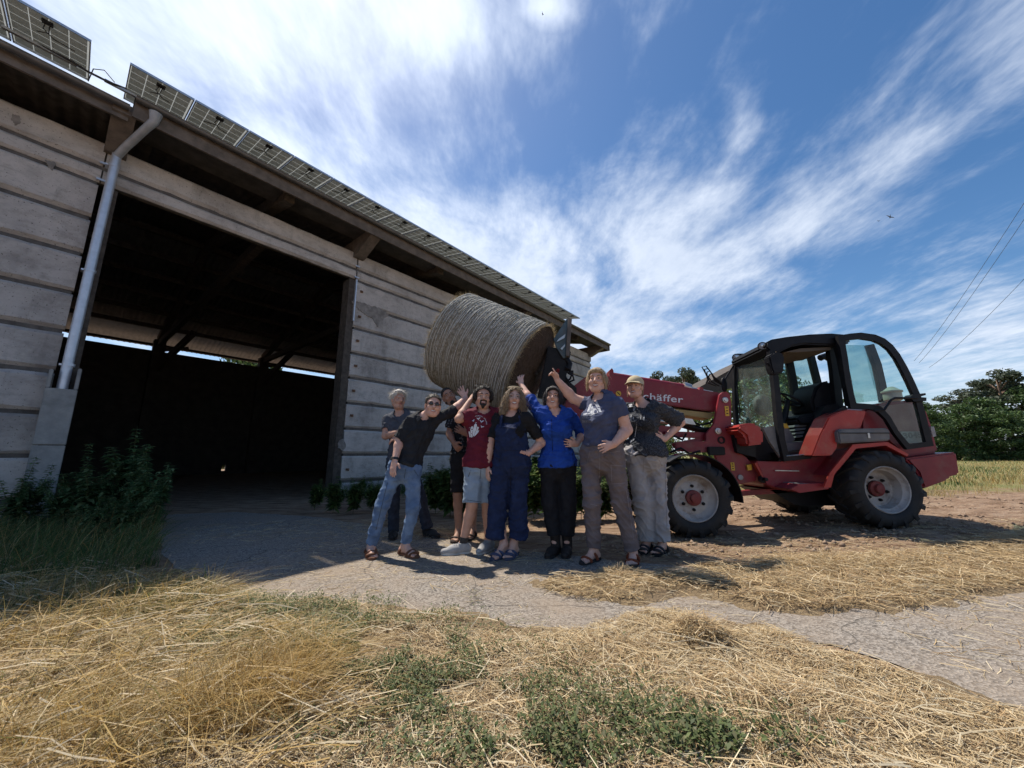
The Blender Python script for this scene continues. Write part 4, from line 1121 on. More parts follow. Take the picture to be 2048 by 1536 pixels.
P = BC + (S_ * BL)[..., None] * BA + rad[..., None] * (np.cos(TH)[..., None] * e1 + np.sin(TH)[..., None] * e2)
i, j = np.meshgrid(np.arange(nl - 1), np.arange(na), indexing='ij')
Fq = np.stack([i * na + j, i * na + (j + 1) % na, (i + 1) * na + (j + 1) % na, (i + 1) * na + j], -1).reshape(-1, 4)
link('bale_body', mesh_data('bale_body', P.reshape(-1, 3), Fq, HAY, smooth=True), bale)
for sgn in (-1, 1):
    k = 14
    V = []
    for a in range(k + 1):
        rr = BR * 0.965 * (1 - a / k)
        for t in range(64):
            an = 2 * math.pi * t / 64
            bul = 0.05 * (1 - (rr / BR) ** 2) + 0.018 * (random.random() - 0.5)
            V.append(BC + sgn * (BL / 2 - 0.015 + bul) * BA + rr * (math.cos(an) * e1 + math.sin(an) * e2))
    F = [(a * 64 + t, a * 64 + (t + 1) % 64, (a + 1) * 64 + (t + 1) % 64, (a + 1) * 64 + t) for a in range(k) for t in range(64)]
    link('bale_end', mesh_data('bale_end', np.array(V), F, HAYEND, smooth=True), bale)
# twine of the net wrap: pale cords standing proud
for k in range(rings):
    s = (k + 0.5) / rings - 0.5
    if abs(s) > 0.485: continue
    r_ = BR * (1 - 0.02 * s) + 0.006
    wob = [0.006 * math.sin(3 * t + k * 1.7) + 0.004 * math.sin(7 * t + k) for t in np.linspace(0, 2 * math.pi, 72, endpoint=False)]
    pts_ = [BC + (s * BL + w_) * BA + (r_ + 0.004 * math.sin(5 * t + 2.1 * k)) * (math.cos(t) * e1 + math.sin(t) * e2) for t, w_ in zip(np.linspace(0, 2 * math.pi, 72, endpoint=False), wob)]
    pts_.append(pts_[0])
    MB().tube(pts_, 0.0042, 5, cap=False).build('twine', material('pale twine', (0.50, 0.50, 0.46), (0.62, 0.61, 0.56), 30, 0.8), bale)
# loose stalks around the rims and over the skin
N = 5500
rg = np.random.default_rng(11)
t = rg.random(N) * 2 * math.pi
kind_ = rg.random(N)
s = np.where(kind_ < 0.30, 0.495, np.where(kind_ < 0.55, -0.495, rg.random(N) - 0.5))
rad_dir = np.cos(t)[:, None] * e1 + np.sin(t)[:, None] * e2
tan_dir = -np.sin(t)[:, None] * e1 + np.cos(t)[:, None] * e2
base = BC + (s * BL)[:, None] * BA + (BR * (0.985 - 0.03 * (np.abs(s) > 0.48)))[:, None] * rad_dir if False else BC + (s * BL)[:, None] * BA + ((BR * (0.985 - 0.02 * (np.abs(s) > 0.48)))[:, None]) * rad_dir
d = rg.standard_normal((N, 3)) * 0.55 + rad_dir * np.where(np.abs(s) > 0.48, 0.75, 0.12)[:, None] + tan_dir * rg.choice([-1, 1], N)[:, None] * 0.5 + BA * (np.sign(s) * (np.abs(s) > 0.48))[:, None] * 0.5
d /= np.linalg.norm(d, axis=1)[:, None]
Ln = np.where(np.abs(s) > 0.48, rg.uniform(0.02, 0.085, N), rg.uniform(0.015, 0.05, N))
d2 = d + rg.standard_normal((N, 3)) * 0.4
Pk = np.stack([base, base + d * (Ln * 0.5)[:, None], base + d * (Ln * 0.5)[:, None] + d2 * (Ln * 0.5)[:, None]], 1)
side = np.cross(d, rg.standard_normal((N, 3))); side /= np.linalg.norm(side, axis=1)[:, None]
V, Fs = strips(Pk, rg.uniform(0.002, 0.0045, N), side)
colr = np.array([0.42, 0.33, 0.19]) * rg.uniform(0.6, 1.35, N)[:, None]
STRAWM = material('straw stalks', (0.5, 0.4, 0.2), attr='Col', rough=0.7, trans=0.2)
tag(link('loose_hay', mesh_data('loose_hay', V, Fs, STRAWM, col=np.repeat(colr, 6, 0)), bale), kind='stuff')
# ------------------------------------------------------------------ people: bodies grown as one smooth surface
def unit(v):
    v = np.asarray(v, float); return v / (np.linalg.norm(v) + 1e-12)

def cone(a, b, ra, rb, k=0.02, flat=None, clip=None, op='u'):
    return dict(t='c', a=np.asarray(a, float), b=np.asarray(b, float), ra=ra, rb=rb, k=k, flat=flat, clip=clip, op=op)
def ell(c, r, R=None, k=0.02, clip=None, op='u'):
    return dict(t='e', c=np.asarray(c, float), r=np.asarray(r, float), R=np.eye(3) if R is None else R, k=k, clip=clip, op=op)

def prim_box(p):
    if p['t'] == 'c':
        lo = np.minimum(p['a'] - p['ra'], p['b'] - p['rb']); hi = np.maximum(p['a'] + p['ra'], p['b'] + p['rb'])
    else:
        m = p['r'].max(); lo, hi = p['c'] - m, p['c'] + m
    return lo, hi

def prim_dist(p, X):
    if p['t'] == 'c':
        a, b = p['a'], p['b']; sc = 1.0
        if p['flat'] is not None:
            n, f = p['flat']; n = unit(n)
            g = 1.0 / f - 1.0
            X_ = X + (X @ n)[..., None] * n * g
            a = a + n * (a @ n) * g; b = b + n * (b @ n) * g
            sc = 0.5 * (1 + f)
        else:
            X_ = X
        ab = b - a; L2 = ab @ ab + 1e-12
        t = np.clip(((X_ - a) @ ab) / L2, 0, 1)
        d = np.linalg.norm(X_ - a - t[..., None] * ab, axis=-1) - (p['ra'] + (p['rb'] - p['ra']) * t)
        d = d * sc
    else:
        Q = (X - p['c']) @ p['R']
        q = Q / p['r']; l = np.linalg.norm(q, axis=-1)
        l2 = np.linalg.norm(q / p['r'], axis=-1) + 1e-9
        d = l * (l - 1.0) / l2
    if p['clip']:
        for pt, n in p['clip']:
            d = np.maximum(d, (X - np.asarray(pt)) @ unit(n))
    return d

def sdf_mesh(prims, h):
    los, his = zip(*[prim_box(p) for p in prims if p['op'] == 'u'])
    lo = np.min(los, 0) - 4 * h; hi = np.max(his, 0) + 4 * h
    dims = np.ceil((hi - lo) / h).astype(int) + 1
    D = np.full(dims, 0.06, np.float32)
    ax = [lo[i] + h * np.arange(dims[i]) for i in range(3)]
    for p in prims:
        a, b = prim_box(p)
        pad = p['k'] + 3 * h
        i0 = np.maximum(np.floor((a - pad - lo) / h).astype(int), 0); i1 = np.minimum(np.ceil((b + pad - lo) / h).astype(int) + 1, dims)
        if np.any(i1 <= i0): continue
        X = np.stack(np.meshgrid(*[ax[j][i0[j]:i1[j]] for j in range(3)], indexing='ij'), -1)
        d = prim_dist(p, X)
        sl = tuple(slice(i0[j], i1[j]) for j in range(3))
        E = D[sl]; k = max(p['k'], 1e-5)
        if p['op'] == 'u':
            hh = np.maximum(k - np.abs(E - d), 0) / k
            D[sl] = np.minimum(E, d) - hh * hh * k * 0.25
        else:
            d = -d
            hh = np.maximum(k - np.abs(E - d), 0) / k
            D[sl] = np.maximum(E, d) + hh * hh * k * 0.25
    # naive surface nets
    S = D < 0
    c = S[:-1, :-1, :-1].astype(np.int8)
    tot = np.zeros(c.shape, np.int8)
    for dx in (0, 1):
        for dy in (0, 1):
            for dz in (0, 1):
                tot += S[dx:dims[0] - 1 + dx, dy:dims[1] - 1 + dy, dz:dims[2] - 1 + dz]
    act = (tot > 0) & (tot < 8)
    idx = np.argwhere(act)
    vid = np.full(act.shape, -1, np.int64); vid[act] = np.arange(len(idx))
    acc = np.zeros((len(idx), 3)); cnt = np.zeros(len(idx))
    corners = [(0, 0, 0), (1, 0, 0), (0, 1, 0), (1, 1, 0), (0, 0, 1), (1, 0, 1), (0, 1, 1), (1, 1, 1)]
    val = [D[idx[:, 0] + a, idx[:, 1] + b, idx[:, 2] + c_] for a, b, c_ in corners]
    for i, j in ((0, 1), (2, 3), (4, 5), (6, 7), (0, 2), (1, 3), (4, 6), (5, 7), (0, 4), (1, 5), (2, 6), (3, 7)):
        m = (val[i] < 0) != (val[j] < 0)
        t = np.where(m, val[i] / (val[i] - val[j] + 1e-12), 0)
        p = np.array(corners[i])[None, :] + t[:, None] * (np.array(corners[j]) - np.array(corners[i]))[None, :]
        acc += np.where(m[:, None], p, 0); cnt += m
    V = lo + h * (idx + acc / np.maximum(cnt, 1)[:, None])
    Fs = []
    for ax_ in range(3):
        s0 = [slice(None)] * 3; s1 = [slice(None)] * 3
        s0[ax_] = slice(0, -1); s1[ax_] = slice(1, None)
        A, B = S[tuple(s0)], S[tuple(s1)]
        e = np.argwhere(A != B)
        o1, o2 = [(1, 2), (2, 0), (0, 1)][ax_]
        e = e[(e[:, o1] > 0) & (e[:, o2] > 0)]
        ok = (e[:, o1] < vid.shape[o1]) & (e[:, o2] < vid.shape[o2])
        e = e[ok]
        def g(d1, d2):
            q = e.copy(); q[:, o1] -= d1; q[:, o2] -= d2
            return vid[q[:, 0], q[:, 1], q[:, 2]]
        quad = np.stack([g(1, 1), g(0, 1), g(0, 0), g(1, 0)], 1)
        inside = A[e[:, 0], e[:, 1], e[:, 2]]
        quad[~inside] = quad[~inside][:, ::-1]
        Fs.append(quad)
    F = np.concatenate(Fs)
    F = F[(F >= 0).all(1)]
    return V, F

def vert_normals(V, F):
    n = np.cross(V[F[:, 2]] - V[F[:, 0]], V[F[:, 3]] - V[F[:, 1]])
    N = np.zeros_like(V)
    for k in range(4):
        np.add.at(N, F[:, k], n)
    return N / (np.linalg.norm(N, axis=1)[:, None] + 1e-12)

def wrinkle(V, F, amp, wl=0.07, seed=0, dirs=None):
    r_ = np.random.default_rng(seed)
    N = vert_normals(V, F)
    w = np.zeros(len(V))
    for i in range(9):
        d = unit(r_.standard_normal(3) * np.array([0.55, 0.4, 1.0]))
        f = 2 * math.pi / (wl * r_.uniform(0.6, 1.9))
        warp = 1.4 * np.sin(V @ unit(r_.standard_normal(3)) * 2 * math.pi / 0.22 + r_.random() * 6)
        w += (1 - np.abs(np.sin(0.5 * (V @ d * f + warp + r_.random() * 6)))) ** 3 * (0.5 + 0.5 * np.sin(V @ unit(r_.standard_normal(3)) * 18 + r_.random() * 6)) - 0.16
    return V + N * (amp * w / 2.2)[:, None]

def smooth_mesh(V, F, it=1):
    for _ in range(it):
        A = np.zeros_like(V); c = np.zeros(len(V))
        for k in range(4):
            a, b = F[:, k], F[:, (k + 1) % 4]
            np.add.at(A, a, V[b]); np.add.at(A, b, V[a]); np.add.at(c, a, 1); np.add.at(c, b, 1)
        V = 0.5 * V + 0.5 * A / np.maximum(c, 1)[:, None]
    return V

def cloth(name, prims, mat, parent, h=0.009, amp=0.006, wl=0.07, seed=0, sm=1):
    V, F = sdf_mesh(prims, h)
    V = smooth_mesh(V, F, sm)
    if amp: V = wrinkle(V, F, amp * 2.3, wl, seed)
    o = link(name, mesh_data(name, V, F, mat, smooth=True), parent)
    o['_bvh'] = 1
    BVH[o.name] = BVHTree.FromPolygons([tuple(p) for p in V], [tuple(int(i) for i in f) for f in F])
    return o
BVH = {}

def on_surface(o, u, v, lift=0.004):
    d = ray(u, v); d = d / np.linalg.norm(d)
    hit = BVH[o.name].ray_cast(Vector((0, 0, CAM_H)), Vector(d))
    if hit[0] is None: return None
    return np.array(hit[0]) - d * lift

def print_polys(name, garment, polys, mat, lift=0.004, sub=1):
    """flat print lying on a garment: outlines given where they are seen, draped on the cloth"""
    V, F = [], []
    for pl in polys:
        pts_ = []
        n = len(pl)
        for i in range(n):
            a, b = pl[i], pl[(i + 1) % n]
            for j in range(sub):
                q = on_surface(garment, a[0] + (b[0] - a[0]) * j / sub, a[1] + (b[1] - a[1]) * j / sub, lift)
                if q is not None: pts_.append(q)
        if len(pts_) >= 3:
            c = np.mean([(p[0], p[1]) for p in pl], axis=0)
            q = on_surface(garment, c[0], c[1], lift)
            if q is None: continue
            k = len(V); V += pts_ + [q]
            m = len(pts_)
            F += [(k + i, k + (i + 1) % m, k + m) for i in range(m)]
    if V:
        o = link(name, mesh_data(name, np.array(V), F, mat), garment); o['kind'] = 'stuff'
        return o

def hand(prims, wrist, tip, normal, curl=0.35, spread=0.16, s=1.0, side=1, point=False, fist=0.0):
    """palm, four unequal fingers with knuckle bends and a thumb on the side of the palm"""
    d = unit(np.asarray(tip) - np.asarray(wrist)); n = unit(normal - d * (normal @ d)); x = np.cross(d, n) * side
    w = np.asarray(wrist, float)
    prims.append(cone(w, w + d * 0.035 * s, 0.026 * s, 0.031 * s, 0.012, (n, 0.62)))
    for o in (-0.022, 0.0, 0.022):
        prims.append(cone(w + d * 0.025 * s + x * o * 0.7 * s, w + d * 0.082 * s + x * o * s, 0.019 * s, 0.0165 * s, 0.012, (n, 0.75)))
    for i, (o, ln) in enumerate(((-0.030, 0.066), (-0.0105, 0.078), (0.0105, 0.073), (0.030, 0.058))):
        c = curl + fist
        if point: c = 0.05 if i == 0 else 1.15
        a = w + (d * 0.084 + x * o) * s
        f0 = unit(d * math.cos(c * 0.55) + n * math.sin(c * 0.55) + x * spread * (o / 0.03))
        m = a + f0 * ln * 0.52 * s
        f1 = unit(d * math.cos(c * 1.5) + n * math.sin(c * 1.5) + x * spread * (o / 0.03))
        e = m + f1 * ln * 0.48 * s
        prims.append(cone(a, m, 0.0098 * s, 0.0088 * s, 0.005)); prims.append(cone(m, e, 0.0088 * s, 0.0072 * s, 0.004))
    a = w + (d * 0.030 - x * 0.026) * s
    t0 = unit(d * 0.62 - x * 0.72 + n * 0.25)
    m = a + t0 * 0.042 * s
    e = m + unit(d * 0.86 - x * 0.35 + n * 0.3) * 0.032 * s
    prims.append(cone(a, m, 0.014 * s, 0.0115 * s, 0.008)); prims.append(cone(m, e, 0.0110 * s, 0.0085 * s, 0.004))

def skin(name, c, c2):
    return material(name, c, c2, 22, 0.6, 0.3, 140, c3=tuple(x * y for x, y in zip(c2, (1.02, 0.72, 0.66))), scale3=9, amount3=0.45, spec=0.35, bdist=0.002)
SKIN_A = skin('fair skin', (0.60, 0.345, 0.26), (0.68, 0.42, 0.325))
SKIN_B = skin('tanned skin', (0.50, 0.275, 0.195), (0.57, 0.33, 0.24))
SKIN_C = skin('brown skin', (0.30, 0.16, 0.105), (0.37, 0.205, 0.14))
LACE = material('pale lace', (0.30, 0.30, 0.31))
EYEM = material('eye white', (0.55, 0.52, 0.49), None, rough=0.3)
IRIS = material('dark eye', (0.03, 0.022, 0.018), None, rough=0.25)
LIP = material('lips', (0.42, 0.14, 0.12), None, rough=0.45)
TEETH = material('teeth', (0.72, 0.69, 0.63), None, rough=0.35)
def hairm(name, a, b):
    return material(name, a, b, 60, 0.6, 0.9, 120, stretch=(1, 1, 0.25), spec=0.4, bdist=0.012)

class Person:
    def __init__(self, label, Y, J, head, skin_mat, build=1.0, woman=False, chest=1.0, belly=0.0, hip=1.0, arm=1.0):
        self.J = {k: at(v[0], v[1], Y + (v[2] if len(v) > 2 else 0)) for k, v in J.items()}
        J = self.J
        base = (J['anR'] + J['anL']) / 2
        self.o = thing('person', label, 'person', (base[0], base[1], 0), group='people posing under the bale')
        self.skin = skin_mat; self.b = build; self.woman = woman; self.arm = arm
        u, v, dy, hh, roll, yaw, pitch = head
        self.hc = at(u, v, Y + dy); self.hs = hh / 0.235
        f = unit(np.array([-self.hc[0] * 0.5, -1.0, 0.0]))
        ya = math.radians(yaw); f = np.array([f[0] * math.cos(ya) - f[1] * math.sin(ya), f[0] * math.sin(ya) + f[1] * math.cos(ya), 0])
        pa = math.radians(pitch); f = unit(f * math.cos(pa) + np.array([0, 0, math.sin(pa)]))
        up = unit(np.array([0, 0, 1.0]) - f * f[2]); rt = np.cross(f, up)       # rt: the person's right
        ra = math.radians(roll)
        up, rt = up * math.cos(ra) + rt * math.sin(ra), rt * math.cos(ra) - up * math.sin(ra)
        self.R = np.stack([rt, f, up], 1)                                        # columns: right, front, up
        self.sm = (J['shR'] + J['shL']) / 2; self.pm = (J['hiR'] + J['hiL']) / 2
        sx = unit(J['shR'] - J['shL']); up_t = unit(self.sm - self.pm)
        self.front = unit(np.cross(up_t, sx)) 
        if self.front[1] > 0: self.front = -self.front
        self.up_t = up_t
        self.sw = np.linalg.norm(J['shR'] - J['shL']) / 2
        self.rw = max(0.135, min(0.19, self.sw * 0.86)) * chest
        self.rh = (np.linalg.norm(J['hiR'] - J['hiL']) / 2 + 0.075) * hip
        self.belly = belly
        self.voxel = 0.0065
    def H(self, x, y, z):
        return self.hc + self.R @ (np.array([x, y, z]) * self.hs)
    def torso(self, infl=0.0, k=0.035, top=True, clip=None):
        L = []
        c = clip
        ch = self.pm + (self.sm - self.pm) * 0.74; wa = self.pm + (self.sm - self.pm) * 0.38
        n = self.front
        if top:
            si = 0.80
            a = self.sm + (self.J['shR'] - self.sm) * si - self.up_t * 0.012; b = self.sm + (self.J['shL'] - self.sm) * si - self.up_t * 0.012
            L.append(cone(a, b, 0.062 * self.b + infl, 0.062 * self.b + infl, k, (n, 0.92), c))
            L.append(cone(self.sm - self.up_t * 0.03, ch, self.rw * 0.92 + infl, self.rw + infl, k, (n, 0.66), c))
        L.append(cone(ch, wa, self.rw + infl, self.rw * (0.86 if not self.woman else 0.80) + infl, k, (n, 0.68), c))
        if self.woman and top:
            for s_ in (-1, 1):
                L.append(ell(ch + n * (self.rw * 0.58) + unit(self.J['shR'] - self.J['shL']) * s_ * 0.07 - self.up_t * 0.035, np.array([0.072, 0.065, 0.07]) * self.b + infl, None, 0.05, c))
        if self.belly:
            L.append(ell(wa + n * self.belly * 0.6 - self.up_t * 0.02, np.array([self.rw * 0.82, self.rw * 0.72, 0.15]) + infl, None, 0.06, c))
        L.append(cone(wa, self.pm, self.rw * (0.86 if not self.woman else 0.82) + infl, self.rh + infl, k, (n, 0.70), c))
        return L
    def arm_prims(self, side, infl=0.0, upto=2.0, clipend=False, k=0.02, extra=0.0):
        J = self.J; a, b, c = J['sh' + side], J['el' + side], J['wr' + side]
        A = self.arm * self.b
        out = []
        r0, r1, r2 = 0.052 * A, 0.041 * A, 0.0275 * A
        if upto <= 1.0:
            e = a + (b - a) * upto
            cl = [(e, unit(b - a))] if clipend else None
            out.append(cone(a, e + unit(b - a) * 0.02, r0 + infl, r0 + (r1 - r0) * upto + infl + extra, k, None, cl))
        else:
            t = upto - 1
            e = b + (c - b) * t
            cl = [(e, unit(c - b))] if clipend else None
            out.append(cone(a, b, r0 + infl, r1 + infl, k))
            if t > 0:
                m = b + (c - b) * min(t, 0.3)
                out.append(cone(b, m, r1 + infl, r1 * 1.02 + infl, k, None, cl))
                if t > 0.3:
                    out.append(cone(m, e + (unit(c - b) * 0.02 if clipend else 0), r1 * 1.02 + infl, r1 * 1.02 + (r2 - r1 * 1.02) * ((t - 0.3) / 0.7) + infl + extra, k, None, cl))
        return out
    def leg_prims(self, side, r, upto=2.0, hemclip=True, k=0.03):
        """r: radii at hip, knee, hem"""
        J = self.J; a, b, c = J['hi' + side], J['kn' + side], J.get('pa' + side, J['an' + side])
        out = []
        if upto <= 1:
            e = a + (b - a) * upto
            out.append(cone(a, e + unit(b - a) * 0.03, r[0], r[2], k, None, [(e, unit(b - a))]))
        else:
            e = b + (c - b) * (upto - 1)
            out.append(cone(a, b, r[0], r[1], k))
            out.append(cone(b, e + unit(c - b) * 0.03, r[1], r[2], k, None, [(e, unit(c - b))] if hemclip else None))
        return out
    def body(self, hands, shod=False, thigh=1.0):
        self.shod = shod
        J, b = self.J, self.b; s = self.hs
        P = self.torso(-0.014)
        # neck
        nb = self.sm + self.up_t * 0.03; 
        P.append(cone(nb, self.H(0, -0.02, -0.05), 0.058 * b if not self.woman else 0.051 * b, 0.052 * s if not self.woman else 0.046 * s, 0.02))
        P.append(cone(nb, self.sm + (J['shR'] - self.sm) * 0.55, 0.05 * b, 0.045 * b, 0.03)); P.append(cone(nb, self.sm + (J['shL'] - self.sm) * 0.55, 0.05 * b, 0.045 * b, 0.03))
        # head
        R = self.R
        P.append(ell(self.H(0, -0.018, 0.035), np.array([0.074, 0.093, 0.083]) * s, R, 0.02))
        P.append(ell(self.H(0, 0.018, -0.028), np.array([0.060, 0.066, 0.082]) * s, R, 0.02))
        P.append(cone(self.H(-0.018, 0.045, -0.092), self.H(0.018, 0.045, -0.092), 0.026 * s, 0.026 * s, 0.025))
        P.append(cone(self.H(-0.052, -0.005, -0.06), self.H(-0.02, 0.04, -0.09), 0.022 * s, 0.02 * s, 0.03)); P.append(cone(self.H(0.052, -0.005, -0.06), self.H(0.02, 0.04, -0.09), 0.022 * s, 0.02 * s, 0.03))
        P.append(cone(self.H(0, 0.082, 0.018), self.H(0, 0.103, -0.024), 0.008 * s, 0.0135 * s, 0.012))
        P.append(cone(self.H(-0.012, 0.088, -0.028), self.H(0.012, 0.088, -0.028), 0.010 * s, 0.010 * s, 0.010))
        P.append(cone(self.H(-0.042, 0.066, 0.028), self.H(0.042, 0.066, 0.028), 0.013 * s, 0.013 * s, 0.02))
        for q in (-1, 1):
            P.append(ell(self.H(q * 0.040, 0.058, -0.030), np.array([0.024, 0.022, 0.022]) * s, R, 0.02))
            P.append(ell(self.H(q * 0.0765, -0.008, -0.008), np.array([0.010, 0.020, 0.032]) * s, R, 0.008))
        for q in (-1, 1):
            P.append(ell(self.H(q * 0.031, 0.093, 0.006), np.array([0.017, 0.014, 0.011]) * s, R, 0.012, None, 's'))
        P.append(ell(self.H(0, 0.098, -0.058), np.array([0.026, 0.014, 0.008]) * s, R, 0.008, None, 's'))
        for side in 'RL':
            P += self.arm_prims(side)
            hw = hands[side]
            hand(P, J['wr' + side], J['tp' + side], np.asarray(hw.get('n', (0, -1, 0)), float), hw.get('curl', 0.4), hw.get('spread', 0.14), hw.get('s', 1.0) * (0.93 if self.woman else 1.02), hw.get('side', -1 if side == 'R' else 1), hw.get('point', False), hw.get('fist', 0))
            a, kn, an = J['hi' + side], J['kn' + side], J['an' + side]
            P.append(cone(a, kn, 0.078 * b * thigh, 0.054 * b, 0.03))
            ca = kn + (an - kn) * 0.3 + np.array([0, 0.015, 0])
            P.append(cone(kn, ca, 0.052 * b, 0.054 * b, 0.02)); P.append(cone(ca, an, 0.052 * b, 0.036 * b, 0.02))
            self.foot(P, side)
        V, F = sdf_mesh(P, self.voxel)
        self.bodyobj = link('body', mesh_data('body', V, F, self.skin, smooth=True), self.o)
        BVH[self.bodyobj.name] = BVHTree.FromPolygons([tuple(p) for p in V], [tuple(int(i) for i in f) for f in F])
        self.face()
    def foot_axes(self, side):
        an, to = self.J['an' + side], self.J['to' + side]
        d = to - an; d[2] = 0; d = unit(d)
        g = float(gz(an[0], an[1]))
        return an, d, np.array([-d[1], d[0], 0]), g
    def foot(self, P, side, z0=0.022):
        an, d, x, g = self.foot_axes(side)
        base = np.array([an[0], an[1], g + z0])
        if self.shod:
            P.append(cone(an, base + [0, 0, 0.03], 0.034, 0.026, 0.02)); P.append(cone(base + [0, 0, 0.03], base + d * 0.09 + [0, 0, 0.012], 0.022, 0.018, 0.02))
            return
        P.append(cone(an, base - d * 0.035 + [0, 0, 0.032], 0.034, 0.032, 0.02))
        P.append(cone(base - d * 0.03 + [0, 0, 0.03], base + d * 0.13 + [0, 0, 0.016], 0.032, 0.026, 0.03, (np.array([0, 0, 1.0]), 0.8)))
        P.append(cone(an + d * 0.02 + [0, 0, -0.01], base + d * 0.11 + [0, 0, 0.02], 0.03, 0.022, 0.03))
        for i, o in enumerate((-0.032, -0.014, 0.003, 0.019, 0.033)):
            q = -o if side == 'R' else o
            P.append(cone(base + d * 0.11 + x * q + [0, 0, 0.014], base + d * (0.185 - 0.012 * i) + x * q * 1.15 + [0, 0, 0.010], 0.014, 0.010 if i else 0.013, 0.01))
    def face(self):
        s = self.hs
        for q in (-1, 1):
            e = MB().ellipsoid(self.H(q * 0.031, 0.0765, 0.005), np.array([0.0135, 0.008, 0.0045]) * s, 12, 8, self.R).build('eye', EYEM, self.bodyobj, smooth=True)
            MB().ellipsoid(self.H(q * 0.031, 0.0825, 0.005), np.array([0.0065, 0.0035, 0.0048]) * s, 10, 6, self.R).build('iris', IRIS, self.bodyobj, smooth=True)
    def brows(self, mat):
        for q in (-1, 1):
            MB().tube([self.H(q * 0.014, 0.085, 0.026), self.H(q * 0.03, 0.086, 0.031), self.H(q * 0.047, 0.073, 0.026)], [0.004 * self.hs, 0.0045 * self.hs, 0.003 * self.hs], 6).build('eyebrow', mat, self.bodyobj, smooth=True)
    def mouth(self, smile=1.0, open_=0.5):
        s = self.hs; pts_u, pts_l = [], []
        for i in range(9):
            t = (i - 4) / 4
            x = 0.032 * t; y = 0.0905 - 0.026 * t * t
            zc = -0.060 + 0.011 * smile * t * t
            o = 0.0125 * open_ * (1 - t * t)
            pts_u.append(self.H(x, y, zc + 0.002 + o * 0.4)); pts_l.append(self.H(x, y - 0.001, zc - 0.002 - o))
        MB().tube(pts_u, [0.0014 * s + 0.0028 * s * (1 - abs((i - 4) / 4)) for i in range(9)], 6).tube(pts_l, [0.0014 * s + 0.0036 * s * (1 - abs((i - 4) / 4)) for i in range(9)], 6).build('lips', LIP, self.bodyobj, smooth=True)
        if open_ > 0:
            V = [p - self.R[:, 1] * 0.0015 for p in pts_u[1:-1]] + [p - self.R[:, 1] * 0.003 for p in pts_l[1:-1]]
            MB().add(V, [(i, i + 1, i + 8, i + 7) for i in range(6)]).build('teeth', TEETH, self.bodyobj)
    def shoes(self, mat, sole, high=0.0, kind='shoe', straps=None, lace=False):
        for side in 'RL':
            an, d, x, g = self.foot_axes(side)
            b = np.array([an[0], an[1], g])
            up = np.array([0, 0, 1.0])
            if kind == 'shoe':
                P = [cone(b - d * 0.045 + up * 0.05, b + d * 0.10 + up * 0.048, 0.043, 0.046, 0.02, None, [(b + up * 0.022, (0, 0, -1))]),
                     cone(b + d * 0.08 + up * 0.042, b + d * 0.185 + up * 0.036, 0.047, 0.036, 0.03, (up, 0.8), [(b + up * 0.022, (0, 0, -1))]),
                     cone(b - d * 0.02 + up * 0.06, an + up * high, 0.046, 0.046 + 0.006 * (high > 0), 0.02, None, [(an + up * (high + 0.005), (0, 0, 1))])]
                V, F = sdf_mesh(P, 0.006)
                so = link('shoe', mesh_data('shoe', V, F, mat, smooth=True), self.o)
                tr_ = BVHTree.FromPolygons([tuple(q) for q in V], [tuple(int(i) for i in f) for f in F])
                for t_ in ((0.045, 0.068, 0.091) if lace else ()):
                    pts_ = []
                    for w_ in (-0.024, -0.012, 0, 0.012, 0.024):
                        hit = tr_.ray_cast(Vector(b + d * t_ + x * w_ + up * 0.3), Vector((0, 0, -1)))
                        if hit[0] is not None: pts_.append(np.array(hit[0]) + up * 0.003)
                    if len(pts_) > 2: MB().tube(pts_, 0.0035, 5).build('lace', LACE, so)
            else:
                so = None
            # sole outline
            out = []
            for t, w in ((-0.075, 0.018), (-0.06, 0.034), (-0.02, 0.040), (0.04, 0.040), (0.10, 0.047), (0.155, 0.046), (0.195, 0.032), (0.212, 0.012)):
                out.append((t, w))
            pl = [b + d * t + x * w for t, w in out] + [b + d * t - x * w for t, w in reversed(out)]
            zz = 0.003
            m = MB().prism([p + up * zz for p in pl], up * 0.026)
            if so is None:
                so = m.build('sandal', sole, self.o, bevel=0.005)
                for (t, lift) in (straps or ((0.115, 0.056), (0.02, 0.085))):
                    st = []
                    for i in range(9):
                        a_ = math.pi * i / 8
                        st.append(b + d * (t + 0.02 * math.sin(a_)) + x * 0.049 * math.cos(a_) + up * (0.024 + (lift - 0.024) * math.sin(a_) ** 0.7))
                    MB().tube(st, 0.014, 6).build('strap', mat, so, smooth=True)
            else:
                m.build('sole', sole, so, bevel=0.004)
    def neck_hole(self, r=0.066, drop=0.0, v=None):
        """opening of a garment at the neck"""
        c = self.sm + self.up_t * (0.05 - drop) + self.front * 0.028
        L = [ell(c, (r * 1.1, r * 1.25, r), None, 0.006, None, 's')]
        if v:
            L.append(cone(c - self.up_t * 0.02 + self.front * 0.08, c - self.up_t * v + self.front * 0.10, 0.05, 0.006, 0.004, None, None, 's'))
        return L
    def shirt(self, name, mat, hem_uv, Y, sleeve=(0.5, 0.5), infl=0.014, flare=0.0, amp=0.006, seed=1, extra=0.008, hole=0.064, v=None, sub=None, wl=0.075, drop=0.0):
        hp = at(hem_uv[0], hem_uv[1], Y)
        cl = [(hp, -self.up_t)]
        P = self.torso(infl)
        P.append(cone(self.pm, self.pm - self.up_t * 0.12, self.rh + infl + flare, self.rh + infl + flare, 0.03, (self.front, 0.72)))
        for p in P:
            p['clip'] = (p['clip'] or []) + cl
        for i, side in enumerate('RL'):
            P += self.arm_prims(side, infl, sleeve[i], True, 0.03, extra)
        P += self.neck_hole(hole, drop, v)
        if sub: P += sub
        return cloth(name, P, mat, self.o, 0.009, amp, wl, seed)
